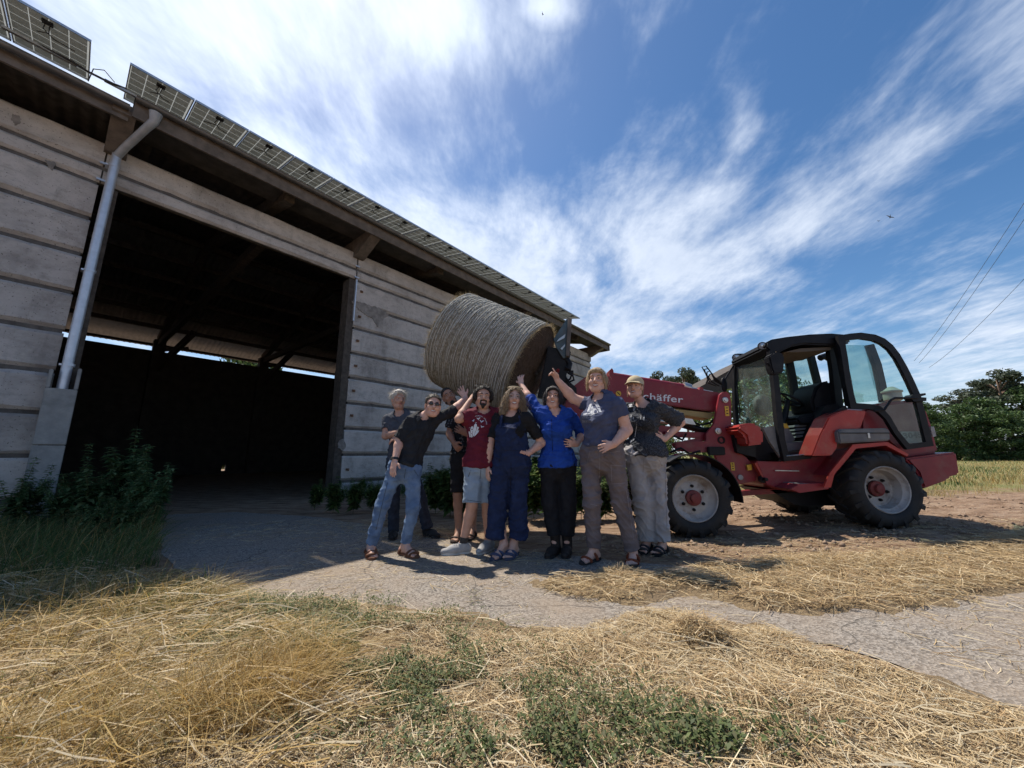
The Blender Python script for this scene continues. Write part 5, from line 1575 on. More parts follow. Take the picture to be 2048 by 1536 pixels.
    def trousers(self, name, mat, waist_uv, Y, r, upto=2.0, infl=0.012, amp=0.006, seed=2, wl=0.09):
        wp = at(waist_uv[0], waist_uv[1], Y)
        P = [cone(self.pm + self.up_t * 0.16, self.pm, self.rh * 0.9 + infl, self.rh + infl, 0.03, (self.front, 0.72), [(wp, self.up_t)]),
             cone(self.J['hiR'] - [0, 0, 0.01], self.J['hiL'] - [0, 0, 0.01], r[0] * 1.0, r[0] * 1.0, 0.04, (self.front, 0.95))]
        for side in 'RL':
            P += self.leg_prims(side, r, upto, True)
        return cloth(name, P, mat, self.o, 0.009, amp, wl, seed)
    def belt(self, uv, Y, mat, w=0.018, infl=0.022):
        c = at(uv[0], uv[1], Y)
        P = [cone(self.pm + self.up_t * 0.16, self.pm, self.rh * 0.9 + infl, self.rh + infl, 0.03, (self.front, 0.72), [(c + self.up_t * w, self.up_t), (c - self.up_t * w, -self.up_t)])]
        return cloth('belt', P, mat, self.o, 0.007, 0.0, 0.07, 1)
    def hair_cap(self, mat, thick=0.010, line=0.052, back=0.0, amp=0.006, seed=1, extra=None, side=-0.045, part=0.0):
        """hair over the skull down to a hair line; extra prims add length"""
        s = self.hs
        f = self.R[:, 1]; up = self.R[:, 2]
        face_pt = self.H(0, 0.055, line)
        P = [ell(self.H(0, -0.020, 0.040), np.array([0.078 + thick, 0.097 + thick, 0.086 + thick]) * s, self.R, 0.02, [(face_pt, unit(f * 0.75 - up * 0.66)), (self.H(0, 0, side), -unit(up * 0.8 + f * 0.6))]),
             ell(self.H(0, -0.035, 0.01), np.array([0.079 + thick * 0.7, 0.085 + thick, 0.095]) * s, self.R, 0.015, [(self.H(0, 0.012, 0), f), (self.H(0, 0, -0.075 - back), -up)])]
        if extra: P += extra
        V, F = sdf_mesh(P, 0.007)
        V = wrinkle(V, F, amp, 0.022, seed)
        o = link('hair', mesh_data('hair', V, F, mat, smooth=True), self.o)
        BVH[o.name] = None
        return o
    def strands(self, mat_name, roots, n, length, spread, width, colors, seed=0, wave=0.0, down=1.0, parent=None, out=0.3, curlamp=0.0):
        r_ = np.random.default_rng(seed)
        s = self.hs
        ph = r_.random(n) * 2 * math.pi; zz = r_.uniform(roots[0], roots[1], n)
        rr = np.sqrt(np.maximum(0.02, 1 - zz * zz))
        loc = np.stack([np.cos(ph) * rr * 0.086, np.sin(ph) * rr * 0.106 - 0.02, zz * 0.094 + 0.04], 1)
        keep = ~((loc[:, 1] > 0.035) & (loc[:, 2] < 0.085))
        loc = loc[keep]; n = len(loc)
        base = self.hc + (loc * s) @ self.R.T
        nrm = unit_rows((loc - np.array([0, -0.02, 0.04])) @ self.R.T)
        L = length * r_.uniform(0.6, 1.15, n)
        K = 7
        pts_ = [base]
        d = unit_rows(nrm * out + r_.standard_normal((n, 3)) * spread + np.array([0, 0, -down]) * 0.6)
        p = base
        for k in range(1, K):
            d = unit_rows(d + np.array([0, 0, -down]) * 0.35 + r_.standard_normal((n, 3)) * wave)
            p = p + d * (L / (K - 1))[:, None]
            # keep strands outside the skull
            q = (p - self.hc) @ self.R / s - np.array([0, -0.018, 0.02])
            l = np.linalg.norm(q / np.array([0.086, 0.104, 0.11]), axis=1)
            pushed = q / np.maximum(l, 1e-3)[:, None]
            q = np.where((l < 1.02)[:, None], pushed * 1.03, q)
            # and off the face
            fr = (q[:, 1] > 0.03) & (np.abs(q[:, 0]) < 0.062) & (q[:, 2] < 0.06)
            q[fr, 0] = np.sign(q[fr, 0] + 1e-6) * 0.066
            p = self.hc + ((q + np.array([0, -0.018, 0.02])) * s) @ self.R.T
            pts_.append(p)
        P = np.stack(pts_, 1)
        if curlamp:
            sd_ = unit_rows(np.cross(P[:, -1] - P[:, 0], nrm + 1e-3)); ph_ = r_.random(n) * 6.28
            for k in range(K):
                P[:, k] += sd_ * (curlamp * (k / K) * np.sin(ph_ + k * 2.1))[:, None]
        side = unit_rows(np.cross(P[:, -1] - P[:, 0], nrm + 1e-3))
        V, F = strips(P, np.full(n, width) * r_.uniform(0.7, 1.3, n), side)
        c0, c1 = np.array(colors[0]), np.array(colors[1]); t = r_.random(n)[:, None]
        col = c0 * (1 - t) + c1 * t
        m = material(mat_name, colors[0], attr='Col', rough=0.5, trans=0.15)
        o = link('hair_strands', mesh_data('hair_strands', V, F, m, smooth=True, col=np.repeat(col, 2 * K, 0)), parent or self.o)
        return o
def unit_rows(v):
    return v / (np.linalg.norm(v, axis=1)[:, None] + 1e-9)
def fabric(name, c, c2=None, rough=0.85, bump=0.35, bscale=220, **kw):
    c2 = c2 or tuple(min(1, x * 1.35 + 0.004) for x in c)
    return material(name, c, c2, kw.pop('scale', 14), rough, bump, bscale, spec=0.25, bdist=0.003, **kw)
def pattern_fabric(name, ground, fig, scale, lo, hi, metric='CHEBYCHEV', speck=False):
    m = bpy.data.materials.new(name); m.use_nodes = True
    N, L = m.node_tree.nodes, m.node_tree.links
    b = N['Principled BSDF']; b.inputs['Roughness'].default_value = 0.85; b.inputs['Specular IOR Level'].default_value = 0.2
    t = N.new('ShaderNodeTexCoord')
    if speck:
        v = N.new('ShaderNodeTexNoise'); v.inputs['Scale'].default_value = scale; v.inputs['Detail'].default_value = 6; v.inputs['Roughness'].default_value = 0.8
        out = v.outputs[0]
    else:
        v = N.new('ShaderNodeTexVoronoi'); v.distance = metric; v.inputs['Scale'].default_value = scale; v.inputs['Randomness'].default_value = 0.75
        out = v.outputs['Distance']
    L.new(t.outputs['Object'], v.inputs['Vector'])
    mr_ = N.new('ShaderNodeMapRange'); mr_.inputs[1].default_value = lo; mr_.inputs[2].default_value = hi; mr_.inputs[3].default_value = 1; mr_.inputs[4].default_value = 0
    L.new(out, mr_.inputs[0])
    mx = N.new('ShaderNodeMix'); mx.data_type = 'RGBA'; mx.inputs['A'].default_value = (*ground, 1); mx.inputs['B'].default_value = (*fig, 1)
    L.new(mr_.outputs[0], mx.inputs['Factor']); L.new(mx.outputs['Result'], b.inputs['Base Color'])
    return m

# --- grey-haired man, arms crossed
p = Person('grey-haired man in dark t-shirt with arms crossed, leftmost and standing at the back', 4.60,
    dict(shR=(776, 838, 0.03), shL=(829, 834, -0.02), elR=(771, 872, -0.03), elL=(838, 868, -0.02), wrR=(806, 862, -0.17), wrL=(798, 874, -0.15), tpR=(824, 857, -0.17), tpL=(782, 880, -0.13),
         hiR=(788, 925), hiL=(818, 925), knR=(787, 1003), knL=(842, 1001), anR=(787, 1068), anL=(856, 1060, 0.05), toR=(785, 1079, -0.14), toL=(872, 1066, -0.05)),
    (797, 800, -0.03, 0.236, -3, 4, 2), SKIN_B, 1.04, chest=1.05)
p.body(dict(R=dict(n=(0, 0.6, -0.8), curl=0.5), L=dict(n=(0, 0.6, -0.8), curl=0.5)), shod=True)
p.mouth(0.6, 0.0); HG = hairm('silver hair', (0.42, 0.39, 0.35), (0.62, 0.59, 0.54)); p.brows(HG)
p.hair_cap(HG, 0.012, 0.050, 0, 0.007, 3, [ell(p.H(0.02, 0.05, 0.095), np.array([0.055, 0.045, 0.022]) * p.hs, p.R, 0.02)])
p.strands('silver strands', (0.1, 0.98), 420, 0.075, 0.25, 0.006, ((0.40, 0.37, 0.33), (0.66, 0.62, 0.57)), 4, 0.1, 0.5)
T = p.shirt('t_shirt', fabric('slate grey jersey', (0.055, 0.06, 0.075)), (800, 930), 4.60, (0.62, 0.62), 0.014, seed=3)
p.trousers('jeans', fabric('dark navy denim', (0.018, 0.022, 0.035), (0.035, 0.042, 0.06)), (800, 915), 4.6, (0.092, 0.072, 0.066), 1.95, seed=4)
p.shoes(fabric('black leather', (0.015, 0.014, 0.014), rough=0.6), BLACKP)

# --- man in black shirt and jeans leaning towards the bale
p = Person('man in black rolled-sleeve shirt, sunglasses and blue jeans leaning sideways to push the bale', 3.82,
    dict(shR=(823, 843), shL=(872, 838, 0.06), elR=(799, 880, -0.03), elL=(905, 822, 0.20), wrR=(790, 920, -0.15), wrL=(931, 796, 0.38), tpR=(783, 952, -0.21), tpL=(914, 768, 0.44),
         hiR=(796, 932), hiL=(825, 937), knR=(764, 1010, -0.04), knL=(827, 1014, -0.04), anR=(742, 1092), anL=(810, 1089), toR=(744, 1115, -0.14), toL=(828, 1108, -0.09)),
    (866, 812, 0.0, 0.232, -5, -4, 2), SKIN_A, 1.02, chest=0.98)
p.body(dict(R=dict(n=(0.5, 0.8, 0), curl=0.3, spread=0.06), L=dict(n=(0.1, 1, 0.2), curl=0.05, spread=0.22)))
p.mouth(1.0, 0.9); HD = hairm('dark brown hair', (0.025, 0.017, 0.012), (0.06, 0.042, 0.03)); p.brows(HD)
p.hair_cap(HD, 0.004, 0.075, 0, 0.004, 5)
p.strands('brown strands', (0.25, 0.98), 300, 0.05, 0.15, 0.005, ((0.03, 0.02, 0.014), (0.09, 0.065, 0.045)), 6, 0.05, 0.5)
gl = MB()
for q in (-1, 1):
    c = p.H(q * 0.032, 0.096, 0.006)
    gl.ellipsoid(c, np.array([0.025, 0.006, 0.0155]) * p.hs, 14, 8, p.R)
    gl.tube([p.H(q * 0.056, 0.085, 0.012), p.H(q * 0.077, 0.04, 0.012), p.H(q * 0.080, -0.01, 0.01)], 0.003, 6)
gl.tube([p.H(-0.01, 0.100, 0.012), p.H(0.01, 0.100, 0.012)], 0.003, 6)
gl.build('sunglasses', material('dark lens', (0.012, 0.014, 0.014), None, rough=0.12, spec=0.7), p.o, smooth=True)
SH = fabric('black cotton shirt', (0.014, 0.015, 0.019), (0.024, 0.026, 0.031))
T = p.shirt('shirt', SH, (812, 929), 3.82, (0.98, 1.12), 0.016, amp=0.008, seed=6, extra=0.014, hole=0.06, v=0.10)
for q in (-1, 1):
    c0 = p.sm + p.up_t * 0.055
    a = unit(p.J['shR'] - p.J['shL'])
    MB().prism([c0 + a * q * 0.058 + p.front * 0.02, c0 + a * q * 0.03 + p.front * 0.085 - p.up_t * 0.02, c0 + a * q * 0.055 + p.front * 0.10 - p.up_t * 0.075, c0 + a * q * 0.092 + p.front * 0.075 - p.up_t * 0.03], p.front * 0.008).build('collar', SH, T)
JE = fabric('faded blue denim', (0.075, 0.125, 0.225), (0.17, 0.25, 0.38), scale=7, c3=(0.28, 0.35, 0.46), scale3=5, amount3=0.4)
p.trousers('jeans', JE, (812, 925), 3.82, (0.092, 0.068, 0.054), 1.97, seed=7, amp=0.007)
p.belt((812, 926), 3.82, fabric('black belt', (0.012, 0.012, 0.012), rough=0.5))
w = p.J['wrR']; d = unit(p.J['tpR'] - w)
MB().tube([w - d * 0.022, w + d * 0.002], 0.034, 14).build('watch', BLACKP, p.o, smooth=True)
p.shoes(fabric('brown sandal leather', (0.13, 0.055, 0.03), rough=0.6), fabric('brown clog sole', (0.16, 0.07, 0.04), rough=0.6), kind='sandal', straps=((0.14, 0.05), (0.09, 0.062), (-0.03, 0.07)))

# --- man ducking under the bale in patterned shirt and black shorts
p = Person('man in black patterned shirt and black shorts, head tilted against the bale', 4.48,
    dict(shR=(905, 830), shL=(948, 826, 0.05), elR=(899, 868, -0.02), elL=(960, 864, 0.0), wrR=(907, 885, -0.13), wrL=(934, 868, -0.15), tpR=(916, 898, -0.17), tpL=(920, 860, -0.17),
         hiR=(916, 918), hiL=(940, 918), knR=(915, 990), knL=(946, 998, 0.06), anR=(917, 1062), anL=(946, 1056, 0.12), toR=(909, 1080, -0.14), toL=(938, 1072, -0.03)),
    (897, 793, -0.02, 0.228, 26, -6, 4), SKIN_C, 0.98)
p.body(dict(R=dict(n=(0.5, 0.8, 0.2), curl=0.5, fist=0.8), L=dict(n=(0, 1, 0), curl=0.4)))
p.mouth(0.8, 0.0); HB = hairm('black hair', (0.010, 0.008, 0.008), (0.025, 0.02, 0.018)); p.brows(HB)
p.hair_cap(HB, -0.001, 0.066, 0, 0.003, 8)
bd = [cone(p.H(-0.05, 0.02, -0.07), p.H(0, 0.06, -0.098), 0.024 * p.hs, 0.028 * p.hs, 0.02), cone(p.H(0.05, 0.02, -0.07), p.H(0, 0.06, -0.098), 0.024 * p.hs, 0.028 * p.hs, 0.02)]
V, F = sdf_mesh(bd, 0.006); link('beard', mesh_data('beard', wrinkle(V, F, 0.005, 0.02, 2), F, HB, smooth=True), p.o)
p.shirt('patterned_shirt', pattern_fabric('black shirt with grey blocks', (0.012, 0.012, 0.014), (0.10, 0.105, 0.115), 30, 0.24, 0.30), (925, 908), 4.48, (0.72, 0.72), 0.02, 0.012, seed=9, v=0.06)
p.trousers('shorts', fabric('black shorts', (0.010, 0.010, 0.012)), (925, 900), 4.48, (0.092, 0.09, 0.085), 0.92, seed=10)
p.shoes(fabric('dark brown strap', (0.05, 0.03, 0.022), rough=0.6), fabric('dark sole', (0.04, 0.03, 0.026)), kind='sandal')

# --- man in maroon t-shirt and denim shorts
p = Person('man in maroon t-shirt with white print, light denim shorts and white sneakers', 3.88,
    dict(shR=(936, 834), shL=(997, 829, 0.04), elR=(918, 838, -0.06), elL=(1004, 880, 0.1), wrR=(939, 803, 0.06), wrL=(1000, 922, 0.1), tpR=(950, 784, 0.12), tpL=(998, 945, 0.08),
         hiR=(947, 930), hiL=(977, 930, 0.03), knR=(944, 1008, -0.03), knL=(974, 1006, 0.06), anR=(926, 1086), anL=(977, 1080, 0.12), toR=(888, 1108, -0.06), toL=(962, 1100, -0.02)),
    (966, 796, 0.0, 0.236, -4, 2, 4), SKIN_B, 1.04, chest=1.02, belly=0.03)
p.body(dict(R=dict(n=(0.6, 0.6, 0.2), curl=0.5), L=dict(n=(-0.6, 0.6, 0), curl=0.4)), shod=True, thigh=0.95)
p.mouth(0.9, 0.6); HK = hairm('black curly hair', (0.012, 0.010, 0.010), (0.032, 0.027, 0.024)); p.brows(HK)
p.hair_cap(HK, 0.016, 0.078, 0.02, 0.014, 11, [ell(p.H(q * 0.085, -0.01, 0.02), np.array([0.03, 0.05, 0.06]) * p.hs, p.R, 0.02) for q in (-1, 1)], side=-0.06)
p.strands('black curls', (-0.2, 0.98), 900, 0.07, 0.5, 0.004, ((0.012, 0.010, 0.010), (0.045, 0.038, 0.034)), 12, 0.55, 0.3, out=0.7)
gt = [cone(p.H(-0.018, 0.078, -0.086), p.H(0.018, 0.078, -0.086), 0.009 * p.hs, 0.009 * p.hs, 0.012), cone(p.H(0, 0.070, -0.095), p.H(0, 0.062, -0.112), 0.022 * p.hs, 0.015 * p.hs, 0.02),
      cone(p.H(-0.028, 0.082, -0.045), p.H(0, 0.094, -0.040), 0.006 * p.hs, 0.007 * p.hs, 0.01), cone(p.H(0.028, 0.082, -0.045), p.H(0, 0.094, -0.040), 0.006 * p.hs, 0.007 * p.hs, 0.01),
      cone(p.H(-0.028, 0.082, -0.045), p.H(-0.03, 0.070, -0.082), 0.006 * p.hs, 0.008 * p.hs, 0.01), cone(p.H(0.028, 0.082, -0.045), p.H(0.03, 0.070, -0.082), 0.006 * p.hs, 0.008 * p.hs, 0.01)]
V, F = sdf_mesh(gt, 0.004); link('goatee', mesh_data('goatee', wrinkle(V, F, 0.003, 0.015, 2), F, HK, smooth=True), p.o)
MAR = fabric('maroon jersey', (0.105, 0.010, 0.022), (0.15, 0.016, 0.032))
T = p.shirt('t_shirt', MAR, (955, 935), 3.88, (0.70, 0.70), 0.024, 0.024, seed=13)
PW_ = material('white fabric print', (0.62, 0.64, 0.68), (0.70, 0.72, 0.76), 30, 0.8)
C6 = lambda pl: [(900 + x / 10.97, 760 + y / 10.97) for x, y in pl]
cry = [[(430, 1255), (405, 1140), (420, 1120), (450, 1160), (452, 1255)], [(462, 1260), (445, 1080), (465, 1030), (492, 1010), (508, 1040), (490, 1180), (480, 1262)], [(492, 1262), (505, 1090), (530, 985), (565, 950), (592, 985), (575, 1090), (520, 1220)],
       [(515, 1245), (575, 1110), (600, 1020), (632, 1035), (622, 1080), (560, 1180)], [(520, 1250), (590, 1120), (640, 1100), (620, 1150), (570, 1205)]]
bird = lambda x, y, s, a=0.0: [(x + s * (q[0] * math.cos(a) - q[1] * math.sin(a)), y + s * (q[0] * math.sin(a) + q[1] * math.cos(a))) for q in ((-1, -0.35), (-0.35, -0.25), (0, 0.05), (0.5, -0.45), (1.1, -0.6), (0.6, 0.1), (0.15, 0.4), (0.3, 0.9), (-0.1, 0.55), (-0.35, 0.2))]
brd = [bird(620, 845, 45), bird(510, 890, 33, -0.4), bird(690, 905, 50, 0.25), bird(700, 1020, 42, 0.5), bird(570, 935, 16), bird(430, 1045, 16)]
print_polys('print', T, [C6(x) for x in cry + brd], PW_, sub=2)
# arc of small letters over the birds, too small to read
arcs = []
for k in range(13):
    a = math.radians(-108 + k * 9.2); cx, cy = 622 + 180 * math.cos(a), 960 + 175 * math.sin(a)
    if k == 6: continue
    for (ox, oy, w_, h_) in ((-9, 0, 5, 20), (6, 0, 5, 20), (0, -9 + 18 * (k % 2), 9, 4)):
        ca, sa = math.cos(a + math.pi / 2), math.sin(a + math.pi / 2)
        arcs.append([(cx + (ox + i * w_) * ca - (oy + j * h_) * sa, cy + (ox + i * w_) * sa + (oy + j * h_) * ca) for i, j in ((-.5, -.5), (.5, -.5), (.5, .5), (-.5, .5))])
print_polys('print_lettering', T, [C6(x) for x in arcs], PW_)
p.trousers('denim_shorts', fabric('pale denim', (0.20, 0.26, 0.33), (0.30, 0.37, 0.45), scale=7), (958, 922), 3.88, (0.098, 0.10, 0.095), 0.97, seed=14)
CNV = fabric('white canvas', (0.30, 0.29, 0.285), (0.40, 0.39, 0.38))
p.shoes(CNV, material('white rubber sole', (0.55, 0.53, 0.50)), lace=True)
an = p.J['anR']; kn = p.J['knR']
MB().tube([an - [0, 0, 0.02], an + unit(kn - an) * 0.06], [0.043, 0.042], 14).build('sock', BLACKP, p.o, smooth=True)
MB().tube([p.J['wrR'] - unit(p.J['tpR'] - p.J['wrR']) * 0.03, p.J['wrR'] - unit(p.J['tpR'] - p.J['wrR']) * 0.012], 0.031, 12).build('wristband', BLACKP, p.o, smooth=True)

# --- woman in navy overalls
p = Person('woman with long wavy hair and glasses in navy overalls over a black t-shirt', 3.78,
    dict(shR=(994, 838, 0.08), shL=(1054, 836, -0.05), elR=(980, 889, 0.03), elL=(1083, 886, 0.03), wrR=(976, 932, 0.02), wrL=(1055, 908, -0.08), tpR=(974, 962, 0.0), tpL=(1038, 897, -0.13),
         hiR=(1007, 920), hiL=(1040, 920), knR=(996, 1000), knL=(1036, 1000), anR=(1008, 1086), anL=(1028, 1086, 0.02), toR=(986, 1115, -0.15), toL=(1016, 1118, -0.14), paR=(990, 1086), paL=(1038, 1086)),
    (1029, 797, 0.0, 0.226, -5, 2, 4), SKIN_A, 0.95, True, chest=0.98, belly=0.06, hip=1.02)
p.body(dict(R=dict(n=(0.8, 0.4, 0), curl=0.35), L=dict(n=(0.2, 0.8, -0.6), curl=0.7, fist=0.5)))
p.mouth(1.1, 1.2); HW = hairm('light brown hair', (0.12, 0.085, 0.055), (0.24, 0.18, 0.12)); p.brows(HW)
ex = [cone(p.H(q * 0.088, -0.01, 0.03), p.H(q * 0.112, 0.0, -0.16), 0.030 * p.hs, 0.045 * p.hs, 0.03) for q in (-1, 1)] + [cone(p.H(0, -0.08, 0.0), p.H(0, -0.085, -0.19), 0.07 * p.hs, 0.065 * p.hs, 0.03)]
hw = p.hair_cap(HW, 0.014, 0.070, 0.05, 0.012, 15, ex, side=-0.09)
p.strands('wavy strands', (-0.1, 0.98), 1300, 0.25, 0.15, 0.005, ((0.10, 0.06, 0.034), (0.36, 0.25, 0.14)), 16, 0.22, 1.0, out=0.16, curlamp=0.022)
gl = MB()
for q in (-1, 1):
    cc = [p.H(q * 0.032 + 0.022 * math.cos(t), 0.099, 0.004 + 0.017 * math.sin(t)) for t in np.linspace(0, 2 * math.pi, 17)]
    gl.tube(cc, 0.0017, 5, cap=False); gl.tube([p.H(q * 0.054, 0.096, 0.01), p.H(q * 0.076, 0.04, 0.01)], 0.0018, 5)
gl.tube([p.H(-0.01, 0.1, 0.008), p.H(0.01, 0.1, 0.008)], 0.0018, 5)
gl.build('glasses', STEEL, p.o, smooth=True)
MB().tube([p.H(0.078 * math.cos(t), 0.045 + 0.038 * math.sin(t), 0.098 + 0.012 * math.sin(t)) for t in np.linspace(0, math.pi, 9)], 0.007, 6).build('hair_band', material('pale hair band', (0.42, 0.34, 0.22), None, rough=0.7), p.o, smooth=True)
BT = fabric('black jersey', (0.010, 0.010, 0.012), (0.018, 0.018, 0.02))
p.shirt('t_shirt', BT, (1022, 925), 3.78, (0.78, 0.78), 0.014, seed=17, hole=0.064)
NV = fabric('navy blue linen', (0.011, 0.019, 0.055), (0.018, 0.030, 0.080))
a = unit(p.J['shR'] - p.J['shL'])
bt = at(1022, 848, 3.66)
P = p.torso(0.034)
for q in P: q['clip'] = [(bt, p.up_t), (p.sm + a * 0.112, a), (p.sm - a * 0.112, -a)] if q is not P[-1] else [(bt, p.up_t)]
P += [cone(p.pm + p.up_t * 0.22, p.pm, p.rh * 0.92 + 0.02, p.rh + 0.03, 0.04, (p.front, 0.78))]
for sd in 'RL': P += p.leg_prims(sd, (0.112, 0.098, 0.098), 1.90, True, 0.012)
OV = cloth('overalls', P, NV, p.o, 0.009, 0.009, 0.09, 18)
for q, (u, v) in ((1, (1001, 852)), (-1, (1043, 852))):
    s0 = on_surface(OV, u, v, 0.003)
    if s0 is None: continue
    sh = p.sm + a * q * 0.085 + p.up_t * 0.078 + p.front * 0.015
    MB().tube([s0 - p.up_t * 0.02, s0 * 0.45 + sh * 0.55 + p.front * 0.022, sh, sh - p.front * 0.09 - p.up_t * 0.03], [0.016, 0.016, 0.017, 0.016], 6).build('strap', NV, OV, smooth=True)
p.shoes(fabric('blue grey strap', (0.05, 0.06, 0.11)), fabric('blue grey sole', (0.06, 0.065, 0.10)), kind='sandal', straps=((0.13, 0.055), (0.075, 0.07)))

# --- woman in blue shirt
p = Person('dark-haired woman in loose royal blue shirt and black trousers, one arm raised to the bale', 3.85,
    dict(shR=(1080, 830), shL=(1138, 830, 0.02), elR=(1061, 801, 0.10), elL=(1166, 866, 0.08), wrR=(1042, 768, 0.26), wrL=(1154, 888, -0.06), tpR=(1040, 742, 0.34), tpL=(1134, 886, -0.12),
         hiR=(1097, 928), hiL=(1133, 928), knR=(1099, 1002), knL=(1137, 1002), anR=(1110, 1082), anL=(1134, 1082, 0.02), toR=(1098, 1111, -0.14), toL=(1131, 1112, -0.14)),
    (1106, 795, 0.0, 0.226, -4, 4, 4), SKIN_A, 0.98, True, chest=1.0)
p.body(dict(R=dict(n=(0.3, 0.9, 0.3), curl=0.35, spread=0.2), L=dict(n=(0.2, 0.9, 0), curl=0.35)), shod=True)
p.mouth(1.1, 1.0); HX = hairm('near black hair', (0.014, 0.010, 0.010), (0.034, 0.026, 0.024)); p.brows(HX)
ex = [cone(p.H(q * 0.082, -0.02, 0.03), p.H(q * 0.086, -0.02, -0.11), 0.026 * p.hs, 0.024 * p.hs, 0.03) for q in (-1, 1)] + [ell(p.H(0.012, 0.055, 0.085), np.array([0.06, 0.03, 0.022]) * p.hs, p.R, 0.02)]
p.hair_cap(HX, 0.010, 0.062, 0.03, 0.006, 19, ex, side=-0.08)
p.strands('dark strands', (0.0, 0.98), 1000, 0.17, 0.16, 0.005, ((0.014, 0.010, 0.010), (0.06, 0.05, 0.05)), 20, 0.08, 1.0)
BL = fabric('royal blue cotton', (0.012, 0.050, 0.27), (0.018, 0.072, 0.36))
notch = [cone(at(1103, 905, 3.70), at(1101, 950, 3.68), 0.006, 0.05, 0.004, None, None, 's')]
T = p.shirt('shirt', BL, (1112, 934), 3.85, (1.12, 1.35), 0.028, 0.015, amp=0.010, seed=21, extra=0.012, v=0.13, sub=notch, wl=0.09)
p.shirt('undershirt', BT, (1112, 930), 3.85, (0.1, 0.1), 0.002, seed=22, hole=0.09, drop=0.06)
p.trousers('trousers', fabric('black cotton trousers', (0.010, 0.010, 0.013), (0.018, 0.018, 0.022)), (1112, 920), 3.85, (0.098, 0.085, 0.075), 1.86, seed=23)
p.shoes(fabric('dark brown boot leather', (0.022, 0.017, 0.015), rough=0.65), BLACKP, high=0.09)

# --- blonde woman pointing up at the bale
p = Person('blonde woman in slate blue t-shirt and brown trousers pointing up at the bale', 3.60,
    dict(shR=(1174, 808, 0.17), shL=(1236, 808, -0.14), elR=(1146, 797, 0.18), elL=(1254, 860, -0.12), wrR=(1116, 762, 0.14), wrL=(1228, 888, -0.23), tpR=(1102, 738, 0.12), tpL=(1206, 896, -0.24),
         hiR=(1182, 905, 0.10), hiL=(1224, 905, -0.07), knR=(1184, 1008), knL=(1242, 1006, -0.02), anR=(1188, 1098, 0.03), anL=(1266, 1104, -0.02), toR=(1160, 1120, -0.12), toL=(1264, 1128, -0.14)),
    (1193, 761, 0.0, 0.245, -3, 3, 2), SKIN_A, 1.08, True, chest=1.08, hip=1.05, arm=1.12, belly=0.03)
p.body(dict(R=dict(n=(-0.7, -0.5, -0.5), point=True, spread=0.05), L=dict(n=(0.1, 0.9, -0.2), curl=0.3)))
p.mouth(1.0, 0.9); HL = hairm('blond hair', (0.30, 0.20, 0.10), (0.50, 0.37, 0.22)); p.brows(material('fair brows', (0.30, 0.19, 0.11)))
ex = [cone(p.H(q * 0.084, -0.01, 0.03), p.H(q * 0.088, -0.01, -0.095), 0.018 * p.hs, 0.012 * p.hs, 0.02) for q in (-1, 1)] + [ell(p.H(0, 0.058, 0.082), np.array([0.062, 0.026, 0.026]) * p.hs, p.R, 0.02)]
p.hair_cap(HL, 0.006, 0.058, 0.0, 0.005, 24, ex, side=-0.05)
p.strands('blond strands', (0.0, 0.98), 700, 0.13, 0.12, 0.0045, ((0.32, 0.22, 0.12), (0.60, 0.46, 0.30)), 25, 0.06, 0.9)
TS = fabric('slate blue jersey', (0.060, 0.070, 0.125), (0.080, 0.092, 0.155))
T = p.shirt('t_shirt', TS, (1205, 893), 3.60, (0.42, 0.50), 0.013, 0.004, amp=0.008, seed=26, hole=0.074)
C7 = lambda pl: [(1030 + x / 8.53, 720 + y / 8.53) for x, y in pl]
tent = [[(1300, 700), (1345, 660), (1395, 690), (1480, 885), (1440, 890), (1390, 800), (1350, 740)], [(1270, 760), (1300, 740), (1340, 800), (1280, 900), (1230, 880)], [(1225, 900), (1290, 910), (1240, 960), (1160, 960), (1170, 915)], [(1320, 820), (1390, 830), (1420, 895), (1330, 930), (1290, 960), (1260, 950)]]
print_polys('print', T, [C7(x) for x in tent], material('pale grey print', (0.30, 0.31, 0.35), (0.66, 0.67, 0.70), 55, 0.8), sub=3)
let = []
for r_, (y0, hgt) in enumerate(((970, 28), (1020, 55))):
    for k in range(9):
        x0 = 1150 + k * 20
        let.append([(x0, y0), (x0 + 6, y0), (x0 + 6, y0 + hgt), (x0, y0 + hgt)])
        if k % 2: let.append([(x0, y0 + hgt * 0.4), (x0 + 16, y0 + hgt * 0.4), (x0 + 16, y0 + hgt * 0.55), (x0, y0 + hgt * 0.55)])
print_polys('print_lettering', T, [C7(x) for x in let], material('grey print letters', (0.26, 0.27, 0.31)))
p.trousers('trousers', fabric('taupe brown cotton', (0.125, 0.098, 0.098), (0.18, 0.145, 0.142), scale=6, c3=(0.20, 0.175, 0.185), scale3=4, amount3=0.5), (1205, 886), 3.60, (0.112, 0.085, 0.074), 1.97, seed=27, amp=0.009)
p.shoes(fabric('rust red strap', (0.18, 0.045, 0.02)), fabric('dark rubber sole', (0.03, 0.026, 0.024)), kind='sandal')

